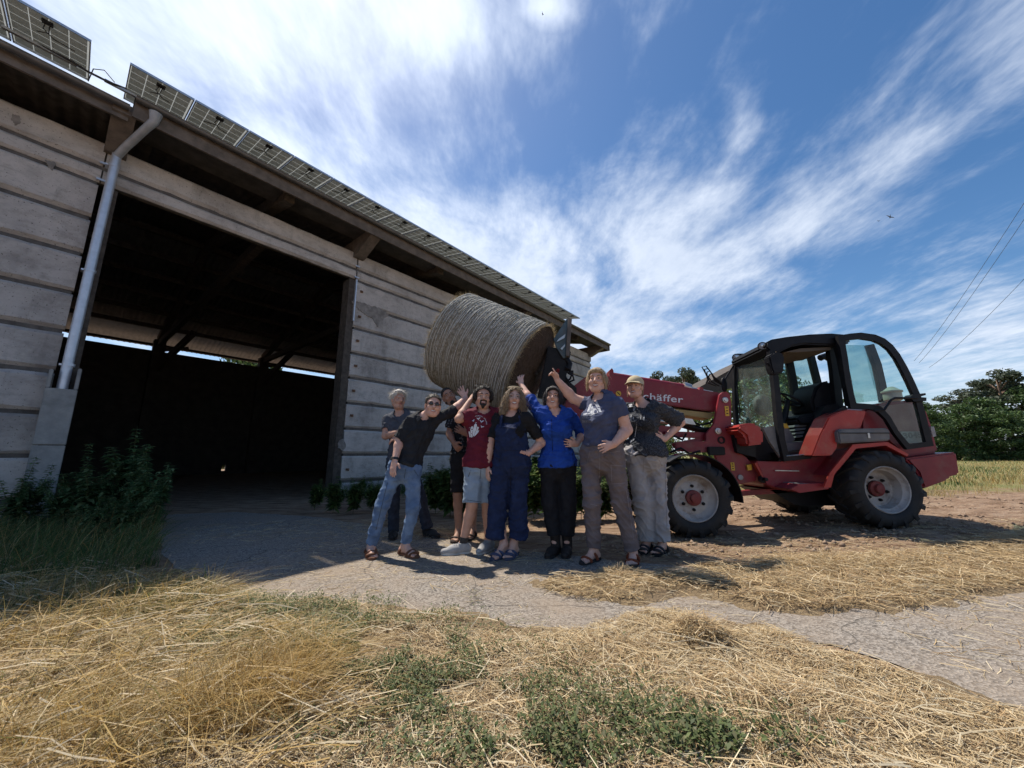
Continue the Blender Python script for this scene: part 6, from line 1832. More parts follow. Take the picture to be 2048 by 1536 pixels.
# --- woman with visor cap
p = Person('woman in beige peaked cap, dark speckled blouse and pale grey trousers, hand on hip', 3.92,
    dict(shR=(1258, 818, 0.12), shL=(1317, 816, -0.07), elR=(1240, 868, 0.12), elL=(1362, 845, 0.04), wrR=(1246, 905, 0.12), wrL=(1329, 879, -0.06), tpR=(1250, 928, 0.1), tpL=(1302, 870, -0.13),
         hiR=(1267, 908), hiL=(1312, 906), knR=(1284, 1004), knL=(1316, 1004), anR=(1293, 1084, 0.08), anL=(1325, 1088), toR=(1284, 1098, -0.06), toL=(1312, 1112, -0.13)),
    (1270, 775, 0.0, 0.228, -3, 2, 4), SKIN_A, 0.98, True, chest=1.0, hip=1.03)
p.body(dict(R=dict(n=(0.5, 0.5, 0), curl=0.4), L=dict(n=(0.1, 0.9, -0.1), curl=0.3)))
p.mouth(1.0, 0.7); HR = hairm('reddish blond hair', (0.20, 0.11, 0.06), (0.32, 0.20, 0.12)); p.brows(HR)
p.hair_cap(HR, 0.003, 0.06, 0.02, 0.004, 28, [cone(p.H(q * 0.080, -0.02, 0.02), p.H(q * 0.080, 0.0, -0.10), 0.014 * p.hs, 0.009 * p.hs, 0.02) for q in (-1, 1)])
CAPM = fabric('beige cotton cap', (0.46, 0.38, 0.24), (0.54, 0.45, 0.30))
V, F = sdf_mesh([ell(p.H(0, -0.012, 0.050), np.array([0.092, 0.112, 0.088]) * p.hs, p.R, 0.01, [(p.H(0, 0, 0.036), -p.R[:, 2])])], 0.007)
cap = link('cap', mesh_data('cap', V, F, CAPM, smooth=True), p.o)
bv, bf = [], []
for i in range(13):
    t = math.pi * i / 12
    bv += [p.H(0.090 * math.cos(t), 0.02 + 0.075 * math.sin(t), 0.050), p.H(0.098 * math.cos(t), 0.03 + 0.135 * math.sin(t), 0.040 - 0.012 * math.sin(t) - 0.012 * math.cos(t) ** 2)]
bv2 = [q - p.R[:, 2] * 0.005 for q in bv]
n = len(bv)
bf = [(2 * i, 2 * i + 1, 2 * i + 3, 2 * i + 2) for i in range(12)] + [(n + 2 * i, n + 2 * i + 2, n + 2 * i + 3, n + 2 * i + 1) for i in range(12)] + [(2 * i + 1, n + 2 * i + 1, n + 2 * i + 3, 2 * i + 3) for i in range(12)]
MB().add(bv + bv2, bf).build('peak', CAPM, cap, smooth=True)
MS = pattern_fabric('dark speckled weave', (0.016, 0.018, 0.024), (0.13, 0.135, 0.15), 140, 0.40, 0.52, speck=True)
T = p.shirt('blouse', MS, (1290, 914), 3.92, (0.80, 0.86), 0.026, 0.012, amp=0.010, seed=29, extra=0.035, hole=0.072)
LN = material('white embroidery', (0.45, 0.46, 0.48))  # white threads, and painted sunlit patches and glints on the folds
C6b = lambda pl: [(1100 + x / 5.39, 720 + y / 5.39) for x, y in pl]
print_polys('embroidery_glints', T, [C6b(x) for x in ([(940, 590), (948, 590), (935, 720), (920, 830), (912, 830), (928, 715)], [(860, 860), (915, 845), (900, 870), (865, 895)], [(845, 480), (880, 470), (890, 500), (860, 510)], [(900, 510), (925, 505), (915, 540), (895, 550)], [(870, 590), (880, 590), (875, 650), (868, 650)], [(895, 595), (905, 595), (900, 640), (892, 640)], [(1010, 600), (1018, 600), (1016, 650), (1008, 650)], [(975, 600), (983, 600), (980, 640), (973, 640)])], LN, sub=2)
p.trousers('trousers', fabric('pale grey linen', (0.30, 0.285, 0.29), (0.40, 0.38, 0.38), scale=6), (1290, 900), 3.92, (0.108, 0.09, 0.088), 1.93, seed=30, amp=0.009)
p.shoes(BLACKP, fabric('black rubber sole', (0.015, 0.014, 0.014)), kind='sandal', straps=((0.14, 0.055), (0.085, 0.072), (-0.02, 0.085)))

# seams and pockets, drawn where they are seen and laid on the cloth
def lines(garment, segs, mat, w=0.9):
    pl = []
    for a, b in segs:
        d = np.array(b, float) - np.array(a, float); n = np.array([-d[1], d[0]]) / (np.linalg.norm(d) + 1e-9) * w / 2
        k = max(1, int(np.linalg.norm(d) / 6))
        for i in range(k):
            p0 = np.array(a) + d * i / k; p1 = np.array(a) + d * (i + 1) / k
            pl.append([tuple(p0 - n), tuple(p1 - n), tuple(p1 + n), tuple(p0 + n)])
    print_polys('seam', garment, pl, mat, 0.003)
g = {o.name: o for o in bpy.data.objects if o.name in BVH}
def garment(prefix, k=0):
    return sorted([o for n, o in g.items() if n.split('.')[0] == prefix], key=lambda o: o.name)[k]
DKS = material('dark seam', (0.03, 0.04, 0.06)); GRS = material('grey stitch', (0.24, 0.21, 0.21)); BKS = material('black seam', (0.006, 0.006, 0.008))
lines(garment('jeans', 1), [((812, 935), (808, 960)), ((796, 938), (790, 950)), ((828, 940), (836, 952)), ((775, 965), (752, 1060)), ((842, 960), (838, 1050))], DKS)
lines(garment('denim_shorts'), [((962, 938), (960, 958)), ((942, 940), (936, 954)), ((934, 1000), (962, 1004))], DKS)
lines(garment('trousers', 1), [((1200, 900), (1199, 958)), ((1180, 902), (1174, 926)), ((1216, 906), (1240, 902)), ((1222, 930), (1246, 932)), ((1222, 930), (1224, 968)), ((1224, 968), (1250, 966)), ((1252, 975), (1268, 1080)), ((1180, 1008), (1198, 1012))], GRS)
lines(garment('trousers', 2), [((1288, 916), (1286, 945)), ((1262, 918), (1258, 935)), ((1316, 916), (1324, 932)), ((1330, 930), (1334, 1060))], GRS)
lines(garment('overalls'), [((1022, 925), (1021, 1000)), ((1003, 905), (998, 925)), ((1045, 905), (1052, 922)), ((1006, 856), (1040, 856)), ((1002, 900), (1046, 902))], BKS)
lines(garment('shirt', 0), [((860, 850), (824, 926))], BKS)
lines(garment('shirt', 1), [((1103, 838), (1105, 905))], BKS, 0.8)
# ------------------------------------------------------------------ straw, grass, weeds
def sample_ground(n, poly_px, seed, jitter=0.0):
    """n random ground points inside an outline (photo positions), even over the ground's area"""
    r_ = np.random.default_rng(seed)
    P = np.array([G(u, v)[:2] for u, v in poly_px])
    lo, hi = P.min(0), P.max(0)
    out = np.zeros((0, 2))
    while len(out) < n:
        q = lo + r_.random((n * 3, 2)) * (hi - lo)
        w = fbm(q[:, 0], q[:, 1], 2.2, 3, seed) - 0.5
        out = np.concatenate([out, q[in_poly(q[:, 0] + w * jitter, q[:, 1] + w * jitter, [tuple(x) for x in P])]])
    return out[:n]
def straw_mesh(xy, lmin, lmax, wmin, wmax, cols, seed, lift=0.03, ang=None, angs=1.2, tilt=0.10):
    r_ = np.random.default_rng(seed); n = len(xy)
    a = r_.random(n) * math.pi * 2 if ang is None else ang + r_.standard_normal(n) * angs
    L = lmin + (lmax - lmin) * r_.random(n) ** 2
    g0 = gtop(xy[:, 0], xy[:, 1]); z0 = g0 + 0.004 + r_.random(n) ** 1.5 * lift
    tl = r_.standard_normal(n) * tilt
    d = np.stack([np.cos(a) * np.cos(tl), np.sin(a) * np.cos(tl), np.sin(tl)], 1)
    side0 = np.stack([-np.sin(a), np.cos(a), np.zeros(n)], 1)
    bend = (r_.standard_normal(n) * 0.14)[:, None] * L[:, None] * side0
    p1 = np.stack([xy[:, 0], xy[:, 1], z0], 1)
    P = np.stack([p1 - d * L[:, None] / 2, p1 + bend * 0.5 + [0, 0, 0.004], p1 + d * L[:, None] / 2], 1)
    P[:, :, 2] = np.maximum(P[:, :, 2], g0[:, None] + 0.002)
    roll = r_.uniform(-0.9, 0.9, n)
    side = side0 * np.cos(roll)[:, None] + np.array([0, 0, 1.0]) * np.sin(roll)[:, None]
    V, F = strips(P, r_.uniform(wmin, wmax, n), side, False)
    cols = np.array(cols); c = cols[r_.integers(0, len(cols), n)] * r_.uniform(0.72, 1.2, n)[:, None]
    return V, F, np.repeat(c, 6, 0)
def join_np(parts):
    V, F, C, o = [], [], [], 0
    for v, f, c in parts:
        V.append(v); F.append(f + o); C.append(c); o += len(v)
    return np.concatenate(V), np.concatenate(F), np.concatenate(C)
HAYC = [(0.52, 0.38, 0.20), (0.58, 0.45, 0.26), (0.44, 0.30, 0.15), (0.64, 0.53, 0.35), (0.36, 0.24, 0.13), (0.54, 0.40, 0.22)]
PALE = [(0.70, 0.60, 0.42), (0.66, 0.54, 0.35), (0.58, 0.44, 0.25)]
ZA = [(1070, 1172), (1180, 1156), (1300, 1150), (1400, 1138), (1560, 1116), (1800, 1122), (2048, 1090), (2300, 1080), (2300, 1185), (2048, 1183), (1900, 1196), (1700, 1224), (1560, 1222), (1505, 1204), (1370, 1194), (1250, 1200), (1120, 1190)]
ZB = [(480, 1196), (700, 1214), (850, 1234), (1000, 1252), (1120, 1262), (1230, 1248), (1330, 1232), (1480, 1262), (1560, 1264), (1700, 1312), (1900, 1378), (2048, 1428), (2300, 1520), (2600, 1700), (-500, 1700), (-500, 1190), (200, 1168), (380, 1178)]
ZC = [(330, 1040), (640, 1040), (1000, 1080), (1400, 1070), (2048, 1060), (2200, 1190), (2048, 1400), (1700, 1310), (1480, 1260), (1060, 1250), (480, 1190)]
HB_ = ((745, 1305, 150, 50, 12000, 0.018, 0.05), (560, 1232, 230, 26, 9000, 0.017, 0.045), (1230, 1480, 190, 45, 8000, 0.021, 0.05), (1440, 1508, 120, 36, 4500, 0.023, 0.055), (900, 1400, 220, 50, 8000, 0.017, 0.045), (1080, 1530, 220, 40, 6000, 0.021, 0.05), (700, 1480, 160, 60, 2500, 0.016, 0.04), (320, 1230, 160, 26, 4000, 0.022, 0.06), (430, 1290, 120, 30, 2500, 0.018, 0.05))
def thin_herb(xy, seed):
    """fewer stalks lie where the herbs grow"""
    u, v = proj(np.concatenate([xy, np.zeros((len(xy), 1))], 1)); d = np.zeros(len(xy))
    for (a, b, ru, rv, *_r) in HB_:
        d = np.maximum(d, np.exp(-((u - a) / (ru * 1.0)) ** 2 - ((v - b) / (rv * 1.0)) ** 2))
    return np.random.default_rng(seed).random(len(xy)) < 0.62 * d
# shaded matted hay under the loose stalks: a low bumpy layer that thins out to nothing at its edge
def zone_poly(poly_px):
    return np.array([G(u, v)[:2] for u, v in poly_px])
def mat_h(X, Y, P, hmax, seed):
    """cover (0..1) and thickness of the hay layer"""
    wob = (fbm(X, Y, 3.0, 4, seed + 31) - 0.5) * 0.45; wob2 = (fbm(X, Y, 3.0, 4, seed + 47) - 0.5) * 0.40
    soft = np.zeros(np.shape(X))
    for k in range(10):
        a = k * 2.4; r_ = 0.13 * math.sqrt((k + 0.5) / 10)
        soft = soft + in_poly(X + wob + r_ * math.cos(a), Y + wob2 + r_ * math.sin(a), [tuple(p) for p in P]) / 10.0
    h = hmax * fbm(X, Y, 3.2, 4, seed) + 0.010 * fbm(X, Y, 18, 2, seed + 3)
    return soft, soft * (h + 0.004) - 0.007 * (1 - sstep(0.05, 0.5, soft)) - 0.002 + 0.008 * soft
MATS_ = []
def mat_layer(poly_px, step, hmax, seed, name):
    P = zone_poly(poly_px); lo, hi = P.min(0) - 0.2, P.max(0) + 0.2
    MATS_.append((P, hmax, seed))
    x = np.arange(max(lo[0], -5.5), min(hi[0], 6.5), step); y = np.arange(max(lo[1], 1.0), hi[1], step)
    X, Y = np.meshgrid(x, y)
    soft, hh = mat_h(X, Y, P, hmax, seed)
    Z = gz(X, Y) + hh
    ny_, nx_ = X.shape
    keep = soft > 0.01
    I_ = (np.arange(ny_ - 1)[:, None] * nx_ + np.arange(nx_ - 1)[None, :])
    kq = keep[:-1, :-1] | keep[1:, :-1] | keep[:-1, 1:] | keep[1:, 1:]
    Q_ = np.stack([I_, I_ + 1, I_ + nx_ + 1, I_ + nx_], 2)[kq]
    return tag(link(name, mesh_data(name, np.stack([X, Y, Z], -1).reshape(-1, 3), Q_, MATHAY, smooth=True)), kind='stuff')
def gtop(x, y):
    """top of the ground with the hay layer on it"""
    z = gz(x, y)
    e = np.zeros(np.shape(x))
    for P, hm, sd in MATS_:
        soft, hh = mat_h(np.asarray(x, float), np.asarray(y, float), P, hm, sd)
        e = np.maximum(e, np.where(soft > 0.05, hh, 0))
    return z + e
MATHAY = material('shaded matted hay', (0.20, 0.14, 0.085), (0.42, 0.31, 0.18), 46, 0.95, 0.9, 60, c3=(0.25, 0.185, 0.125), scale3=2.4, amount3=0.7, bdist=0.03, spec=0.1, stretch=(1, 2.2, 1))  # darker than the stalks, painting the shade in the gaps between them
mat_layer(ZA, 0.05, 0.026, 5, 'straw_layer')
mat_layer(ZB, 0.05, 0.032, 8, 'straw_layer')
parts = []
xy = sample_ground(15000, ZA, 21, 0.5); parts.append(straw_mesh(xy, 0.05, 0.24, 0.002, 0.0045, HAYC, 1, 0.05, 0.1, 0.9))
xy = sample_ground(96000, ZB, 22, 0.45)
xy = xy[(xy[:, 0] > -4.2) & (xy[:, 0] < 5.0)]
keep_ = (fbm(xy[:, 0], xy[:, 1], 1.7, 4, 61) > 0.27 + 0.10 * np.random.default_rng(2).random(len(xy))) & ~thin_herb(xy, 5)
xk = xy[keep_]; h_ = len(xk) * 6 // 10
parts.append(straw_mesh(xk[:h_], 0.015, 0.08, 0.0014, 0.0030, HAYC + PALE, 2, 0.013, None, 1.0))
parts.append(straw_mesh(xk[h_:], 0.04, 0.18, 0.0012, 0.0028, HAYC + PALE, 6, 0.020, 0.0, 1.0))
xy = sample_ground(1000, ZB, 23, 0.3); parts.append(straw_mesh(xy, 0.08, 0.36, 0.0025, 0.005, PALE, 3, 0.045, -0.3, 0.8, 0.10))
xy = sample_ground(6500, ZC, 24, 0.3)
k = fbm(xy[:, 0], xy[:, 1], 1.6, 3, 77) > 0.47
parts.append(straw_mesh(xy[k], 0.03, 0.20, 0.0018, 0.004, HAYC + PALE, 4, 0.012, 0.15, 0.8, 0.04))
dpoly = [(640, 1040), (900, 1040), (1300, 1085), (2048, 1050), (2048, 1120), (1400, 1130), (1060, 1130), (760, 1095)]
xy = sample_ground(3500, dpoly, 25, 0.4); parts.append(straw_mesh(xy, 0.04, 0.2, 0.002, 0.004, HAYC, 5, 0.012, 0.1, 0.9, 0.04))
# heaps
for (u, v, r_, h_, n_) in ((1400, 1290, 0.16, 0.10, 1300), (1690, 1140, 0.45, 0.10, 1800), (1245, 1150, 0.20, 0.05, 500), (1600, 1180, 0.35, 0.07, 900), (1850, 1150, 0.5, 0.08, 1200), (870, 1068, 0.4, 0.03, 500), (1520, 1440, 0.3, 0.07, 700), (1180, 1330, 0.35, 0.05, 800)):
    c = G(u, v); rr = np.random.default_rng(int(u))
    a, q = rr.random(n_) * 6.283, np.sqrt(rr.random(n_)) * r_
    xy = np.stack([c[0] + q * np.cos(a), c[1] + q * np.sin(a) * 0.7], 1)
    V, F, C = straw_mesh(xy, 0.04, 0.20, 0.0016, 0.0035, HAYC, int(u) + 1, 0.02, None, 1, 0.35)
    lift = h_ * np.repeat(1 - (q / r_) ** 2, 6) * rr.random(len(V) // 6).repeat(6)
    V[:, 2] += lift; parts.append((V, F, C))
V, F, C = join_np(parts)
tag(link('loose_straw', mesh_data('loose_straw', V, F, STRAWM, col=C)), kind='stuff')

def blades(xy, hmin, hmax, wmin, wmax, cols, seed, lean=(0.5, 0.1), leans=0.35, droop=0.5, K=5, taper=True, z0=None):
    r_ = np.random.default_rng(seed); n = len(xy)
    H_ = hmin + (hmax - hmin) * r_.random(n) ** 1.4
    ld = np.stack([lean[0] + r_.standard_normal(n) * leans, lean[1] + r_.standard_normal(n) * leans], 1)
    t = np.linspace(0, 1, K)
    P = np.zeros((n, K, 3))
    base = gtop(xy[:, 0], xy[:, 1]) - 0.004 if z0 is None else z0
    for i, q in enumerate(t):
        P[:, i, 0] = xy[:, 0] + ld[:, 0] * H_ * q ** 1.6
        P[:, i, 1] = xy[:, 1] + ld[:, 1] * H_ * q ** 1.6
        P[:, i, 2] = base + H_ * (q - droop * 0.5 * q ** 2.5 * np.minimum(1.5, np.linalg.norm(ld, axis=1)))
    a = r_.random(n) * math.pi
    side = np.stack([np.cos(a), np.sin(a), np.zeros(n)], 1)
    V, F = strips(P, r_.uniform(wmin, wmax, n), side, taper)
    cols = np.array(cols); c = cols[r_.integers(0, len(cols), n)] * r_.uniform(0.7, 1.25, n)[:, None]
    return V, F, np.repeat(c, 2 * K, 0)
HERBG = [(0.12, 0.17, 0.05), (0.18, 0.20, 0.06)]
GRASSM = material('grass blades', (0.1, 0.15, 0.04), attr='Col', rough=0.6, trans=0.4)
DRY = [(0.46, 0.31, 0.11), (0.52, 0.38, 0.16), (0.38, 0.24, 0.08), (0.58, 0.46, 0.25), (0.30, 0.24, 0.09)]
GRN = [(0.055, 0.105, 0.022), (0.075, 0.125, 0.03), (0.10, 0.14, 0.04), (0.045, 0.085, 0.025)]
DGR = [(0.065, 0.135, 0.042), (0.095, 0.17, 0.055), (0.12, 0.185, 0.06), (0.17, 0.20, 0.08)]
def straw_mesh_k(xy, lmin, lmax, wmin, wmax, cols, seed):
    V, F, C = straw_mesh(xy, lmin, lmax, wmin, wmax, cols, seed, 0.10, 0.35, 0.6, 0.25)
    return V, F, C
# long dry grass at the left front
GL = [(-400, 1150), (0, 1140), (180, 1165), (360, 1170), (500, 1250), (640, 1300), (680, 1420), (640, 1700), (-600, 1700)]
parts = []
xy = sample_ground(11000, GL, 31, 0.5); xy = xy[xy[:, 0] > -4.5]
dn = fbm(xy[:, 0], xy[:, 1], 1.8, 3, 15) > 0.42
parts.append(blades(xy[dn], 0.05, 0.25, 0.0025, 0.006, DRY + [(0.62, 0.52, 0.32), (0.16, 0.17, 0.06), (0.24, 0.17, 0.08)], 32, (0.8, 0.2), 0.95, 1.0))
parts.append(straw_mesh_k(xy[::2], 0.08, 0.32, 0.003, 0.006, PALE + DRY[:2], 35))
for (u, v, r_, n_, hm) in ((500, 1440, 0.22, 800, 0.32), (560, 1380, 0.20, 550, 0.30), (300, 1490, 0.2, 700, 0.26), (60, 1500, 0.25, 800, 0.26), (90, 1250, 0.5, 1200, 0.30), (330, 1215, 0.35, 600, 0.25)):
    c = G(u, v); rr = np.random.default_rng(int(u)); a, q = rr.random(n_) * 6.283, np.sqrt(rr.random(n_)) * r_
    parts.append(blades(np.stack([c[0] + q * np.cos(a), c[1] + q * np.sin(a)], 1), 0.08, hm, 0.002, 0.0045, DRY[:3] if u > 400 else DRY, int(u) + 3, (0.45, 0.15), 0.7, 0.8))
gp_ = sample_ground(2600, [(-300, 1165), (0, 1160), (330, 1180), (420, 1215), (250, 1260), (-300, 1240)], 37, 0.4)
parts.append(blades(gp_, 0.06, 0.24, 0.003, 0.006, GRN + HERBG, 38, (0.5, 0.1), 0.7, 0.9))
V, F, C = join_np(parts)
tag(link('dry_grass', mesh_data('dry_grass', V, F, GRASSM, col=C)), 'long golden dry grass in the left foreground', 'grass', kind='stuff')
# low green herbs in the straw
def leaflets(xy, size, cols, seed, zmax=0.05):
    r_ = np.random.default_rng(seed); n = len(xy)
    c = np.stack([xy[:, 0], xy[:, 1], gtop(xy[:, 0], xy[:, 1]) + 0.004 + r_.random(n) ** 1.2 * zmax], 1)
    a = r_.random(n) * 6.283; el = r_.uniform(-0.2, 1.0, n)
    d = np.stack([np.cos(a) * np.cos(el), np.sin(a) * np.cos(el), np.sin(el)], 1)
    s = np.stack([-np.sin(a), np.cos(a), np.zeros(n)], 1)
    L = size * r_.uniform(0.5, 1.3, n)
    V = np.stack([c, c + d * (L * 0.5)[:, None] + s * (L * 0.24)[:, None] + [0, 0, 0.002], c + d * L[:, None], c + d * (L * 0.5)[:, None] - s * (L * 0.24)[:, None] + [0, 0, 0.002]], 1).reshape(-1, 3)
    F = np.arange(n * 4).reshape(-1, 4)
    cols = np.array(cols); cc = cols[r_.integers(0, len(cols), n)] * r_.uniform(0.7, 1.3, n)[:, None]
    return V, F, np.repeat(cc, 4, 0)
HERB = [(0.12, 0.155, 0.055), (0.15, 0.18, 0.07), (0.085, 0.12, 0.042), (0.21, 0.20, 0.10)]
parts = []
rr = np.random.default_rng(41)
for (u, v, ru, rv, n_, sz, zm) in HB_:
    uu, vv = u + ru * rr.standard_normal(n_) * 0.75, v + rv * rr.standard_normal(n_) * 0.75
    xy = np.array([G(a, min(b, 1640))[:2] for a, b in zip(uu, vv)])
    xy = xy[fbm(xy[:, 0], xy[:, 1], 5.0, 3, int(u)) > 0.50]
    xy = xy[np.random.default_rng(int(v)).random(len(xy)) < (0.85 if v < 1450 else 0.30)]
    parts.append(leaflets(xy, sz, HERB, int(u), zm))
    parts.append(blades(xy[::9], 0.02, 0.07, 0.002, 0.004, HERB, int(u) + 5, (0, 0), 0.6, 0.6, 3))
V, F = [], []
q4 = join_np(parts)
tag(link('ground_herbs', mesh_data('ground_herbs', q4[0], q4[1], GRASSM, col=q4[2])), 'low green knotgrass growing through the straw', 'ground cover', kind='stuff')
# rank grass at the barn's left corner and along the wall foot
parts = []
WL_ = [(-300, 1060), (60, 1045), (180, 1050), (300, 1040), (312, 1085), (300, 1140), (200, 1172), (-300, 1165)]
xy = sample_ground(9000, WL_, 51, 0.3); xy = xy[xy[:, 0] > -7]
parts.append(blades(xy, 0.12, 0.40, 0.004, 0.009, DGR, 52, (0.45, -0.1), 0.4, 0.8))
parts.append(blades(xy[::4], 0.2, 0.5, 0.003, 0.006, DRY, 53, (0.6, -0.1), 0.4, 0.9))
rr = np.random.default_rng(54)
s_ = rr.uniform(4.2, 16.5, 5200); y_ = -0.05 - np.abs(rr.standard_normal(5200)) * 0.45
wp = np.array([bw(a, b, 0)[:2] for a, b in zip(s_, y_)])
parts.append(blades(wp, 0.15, 0.55, 0.005, 0.010, DGR + GRN, 55, (0, 0), 0.4, 0.7))
V, F, C = join_np(parts)
tag(link('rank_grass', mesh_data('rank_grass', V, F, GRASSM, col=C)), 'dark green rank grass along the foot of the barn', 'grass', kind='stuff')
# field grass beyond the track
rr = np.random.default_rng(61)
n_ = 46000
yy = 7.0 + 38 * rr.random(n_) ** 1.8; xx = rr.uniform(-0.5, 1.0, n_) * 0 + rr.random(n_) * (yy * 1.75 + 1.0) - 0.5
edge = 7.2 + 0.18 * xx + 5.0 * (fbm(xx, yy, 0.8, 3, 9) - 0.5)
k = (yy > edge - 0.3) & ((xx * -BIN[0] + yy * -BIN[1]) > -8.0)
xx, yy = xx[k], yy[k]
near = np.clip((yy - 6) / 12, 0, 1)
fc = fbm(xx, yy, 0.35, 3, 4)
parts = []
for sel, cols, sd in ((fc > 0.60, GRN + [(0.14, 0.19, 0.05)], 1), (fc <= 0.60, DRY[:4] + [(0.34, 0.29, 0.12), (0.26, 0.25, 0.09)], 2)):
    for lo_, hi_, wd in ((0, 0.4, 0.010), (0.4, 1.01, 0.030)):
        m = sel & (near >= lo_) & (near < hi_)
        if m.sum(): parts.append(blades(np.stack([xx[m], yy[m]], 1), 0.06, 0.26, wd * 0.6, wd, cols, 62 + sd, (0.1, 0), 0.35, 0.6, 4))
V, F, C = join_np(parts)
tag(link('field_grass', mesh_data('field_grass', V, F, GRASSM, col=C)), 'patchy green and yellow grass beyond the dirt track', 'grass', kind='stuff')

# tall weeds: stem with tiers of leaves; each one a plant
STEM = material('weed stem', (0.07, 0.09, 0.035), (0.11, 0.12, 0.05), 20, 0.8)
def weed_mesh(h, seed, leaf=0.06, tiers=18, branches=3, cols=DGR):
    r_ = np.random.default_rng(seed)
    st = MB(); LV, LC = [], []
    def shoot(p0, d, L, n):
        pts_ = []
        for i in range(6):
            t = i / 5
            pts_.append(p0 + d * L * t + np.array([0.05 * math.sin(3 * t + seed), 0.04 * t * t, 0]) * L)
        st.tube(pts_, [0.006 * (1 - 0.8 * i / 5) for i in range(6)], 5)
        for i in range(n):
            t = 0.12 + 0.88 * i / n
            c = p0 + d * L * t + np.array([0.05 * math.sin(3 * t + seed), 0.04 * t * t, 0]) * L
            lf = leaf * (1.25 - 0.85 * t) * r_.uniform(0.7, 1.3)
            a0 = r_.random() * 6.283
            for j in range(5):
                a = a0 + j * 1.2566 + r_.uniform(-.3, .3); el = r_.uniform(-0.3, 0.5)
                dd = np.array([math.cos(a) * math.cos(el), math.sin(a) * math.cos(el), math.sin(el)]); s = np.array([-math.sin(a), math.cos(a), 0.0])
                w = lf * 0.23
                m = c + dd * lf * 0.45
                LV.extend([c, m + s * w, c + dd * lf - [0, 0, 0.25 * lf], m - s * w])
                col = np.array(cols[r_.integers(len(cols))]) * r_.uniform(0.7, 1.4)
                LC.extend([col] * 4)
    shoot(np.zeros(3), unit(np.array([r_.uniform(-.12, .12), r_.uniform(-.1, .1), 1])), h, tiers)
    for b_ in range(branches):
        a = r_.random() * 6.283; z = h * r_.uniform(0.08, 0.5)
        shoot(np.array([0, 0, z]), unit(np.array([math.cos(a) * 0.55, math.sin(a) * 0.45, 1.0])), (h - z) * r_.uniform(0.5, 0.8), int(tiers * 0.6))
    return mesh_data('stem', st.v, st.f, STEM), mesh_data('leaves', np.array(LV), np.arange(len(LV)).reshape(-1, 4), GRASSM, col=np.array(LC))
WEEDS = [weed_mesh(1.0, 70 + i, 0.115, 26, 6, [(0.11, 0.19, 0.07), (0.15, 0.22, 0.09), (0.19, 0.25, 0.11), (0.08, 0.15, 0.05)]) for i in range(4)] + [weed_mesh(1.0, 80 + i, 0.17, 20, 11, [(0.085, 0.15, 0.035), (0.12, 0.18, 0.045), (0.065, 0.12, 0.03), (0.17, 0.20, 0.06)]) for i in range(4)]
def weed(pos, h, var, rz, label, group):
    o = thing('weed', label, 'weed', pos, rz, group)
    o.scale = (h, h, h)
    st, lv = WEEDS[var]
    link('stem', st, o, local=True); link('leaves', lv, o, local=True)
ORD = ['first', 'second', 'third', 'fourth', 'fifth', 'sixth', 'seventh', 'eighth', 'ninth', 'tenth', 'eleventh', 'twelfth', 'thirteenth', 'fourteenth', 'fifteenth', 'sixteenth', 'seventeenth', 'eighteenth', 'nineteenth', 'twentieth', 'twenty-first', 'twenty-second', 'twenty-third']
for i, (u, v, h) in enumerate(((232, 1056, 1.15), (290, 1056, 0.95), (305, 1066, 0.75), (262, 1066, 0.85), (200, 1062, 0.75), (160, 1066, 0.95), (132, 1062, 0.75), (100, 1070, 0.60), (60, 1066, 0.72), (20, 1070, 0.80), (240, 1094, 0.6), (180, 1100, 0.5))):
    lab = {0: 'tallest spiky weed in the clump beside the doorway', 1: 'branching weed leaning over the asphalt at the right of the doorway clump'}.get(i, '%s leafy weed from the left in the shaded clump beside the doorway' % ORD[[9, 4, 8, 6, 3, 2, 5, 7, 1, 0, 10, 11].index(i)])
    weed(G(u, v), h * 1.18, i % 4, i * 1.3, lab, 'weeds beside the doorway')
spots_ = [tuple(bw(a_, b_, 0)) + (c_,) for a_, b_, c_ in ((4.6, -0.4, 0.5), (5.3, -0.4, 0.6), (6.0, -0.5, 0.6), (6.8, -0.5, 0.7), (9.4, -0.6, 1.0), (11.0, -0.7, 1.1), (12.6, -0.8, 1.2), (14.4, -0.9, 1.2), (16.4, -0.8, 1.2))]
spots_ += [tuple(G(u, v)) + (c_,) for u, v, c_ in ((632, 1020, 0.55), (668, 1026, 0.62), (706, 1028, 0.60), (744, 1026, 0.58), (866, 1028, 0.85), (900, 1034, 0.95), (938, 1030, 0.80), (1068, 1044, 0.95), (1096, 1040, 1.0), (1160, 1040, 0.8), (1212, 1040, 0.75), (1252, 1036, 0.8), (1292, 1034, 0.8))]
spots_.sort(key=lambda q: proj(np.array(q[:3]))[0])
for i, q in enumerate(spots_):
    weed(q[:3], q[3], 4 + i % 4, i * 0.9, '%s bushy green weed from the doorway along the foot of the barn wall' % ORD[i], 'weeds along the barn wall')

weed(bw(6.1, 17.2, 0), 1.3, 5, 0.3, 'sunlit yellow green weed behind the barn, glimpsed through the hole in its back wall', 'weeds behind the barn')
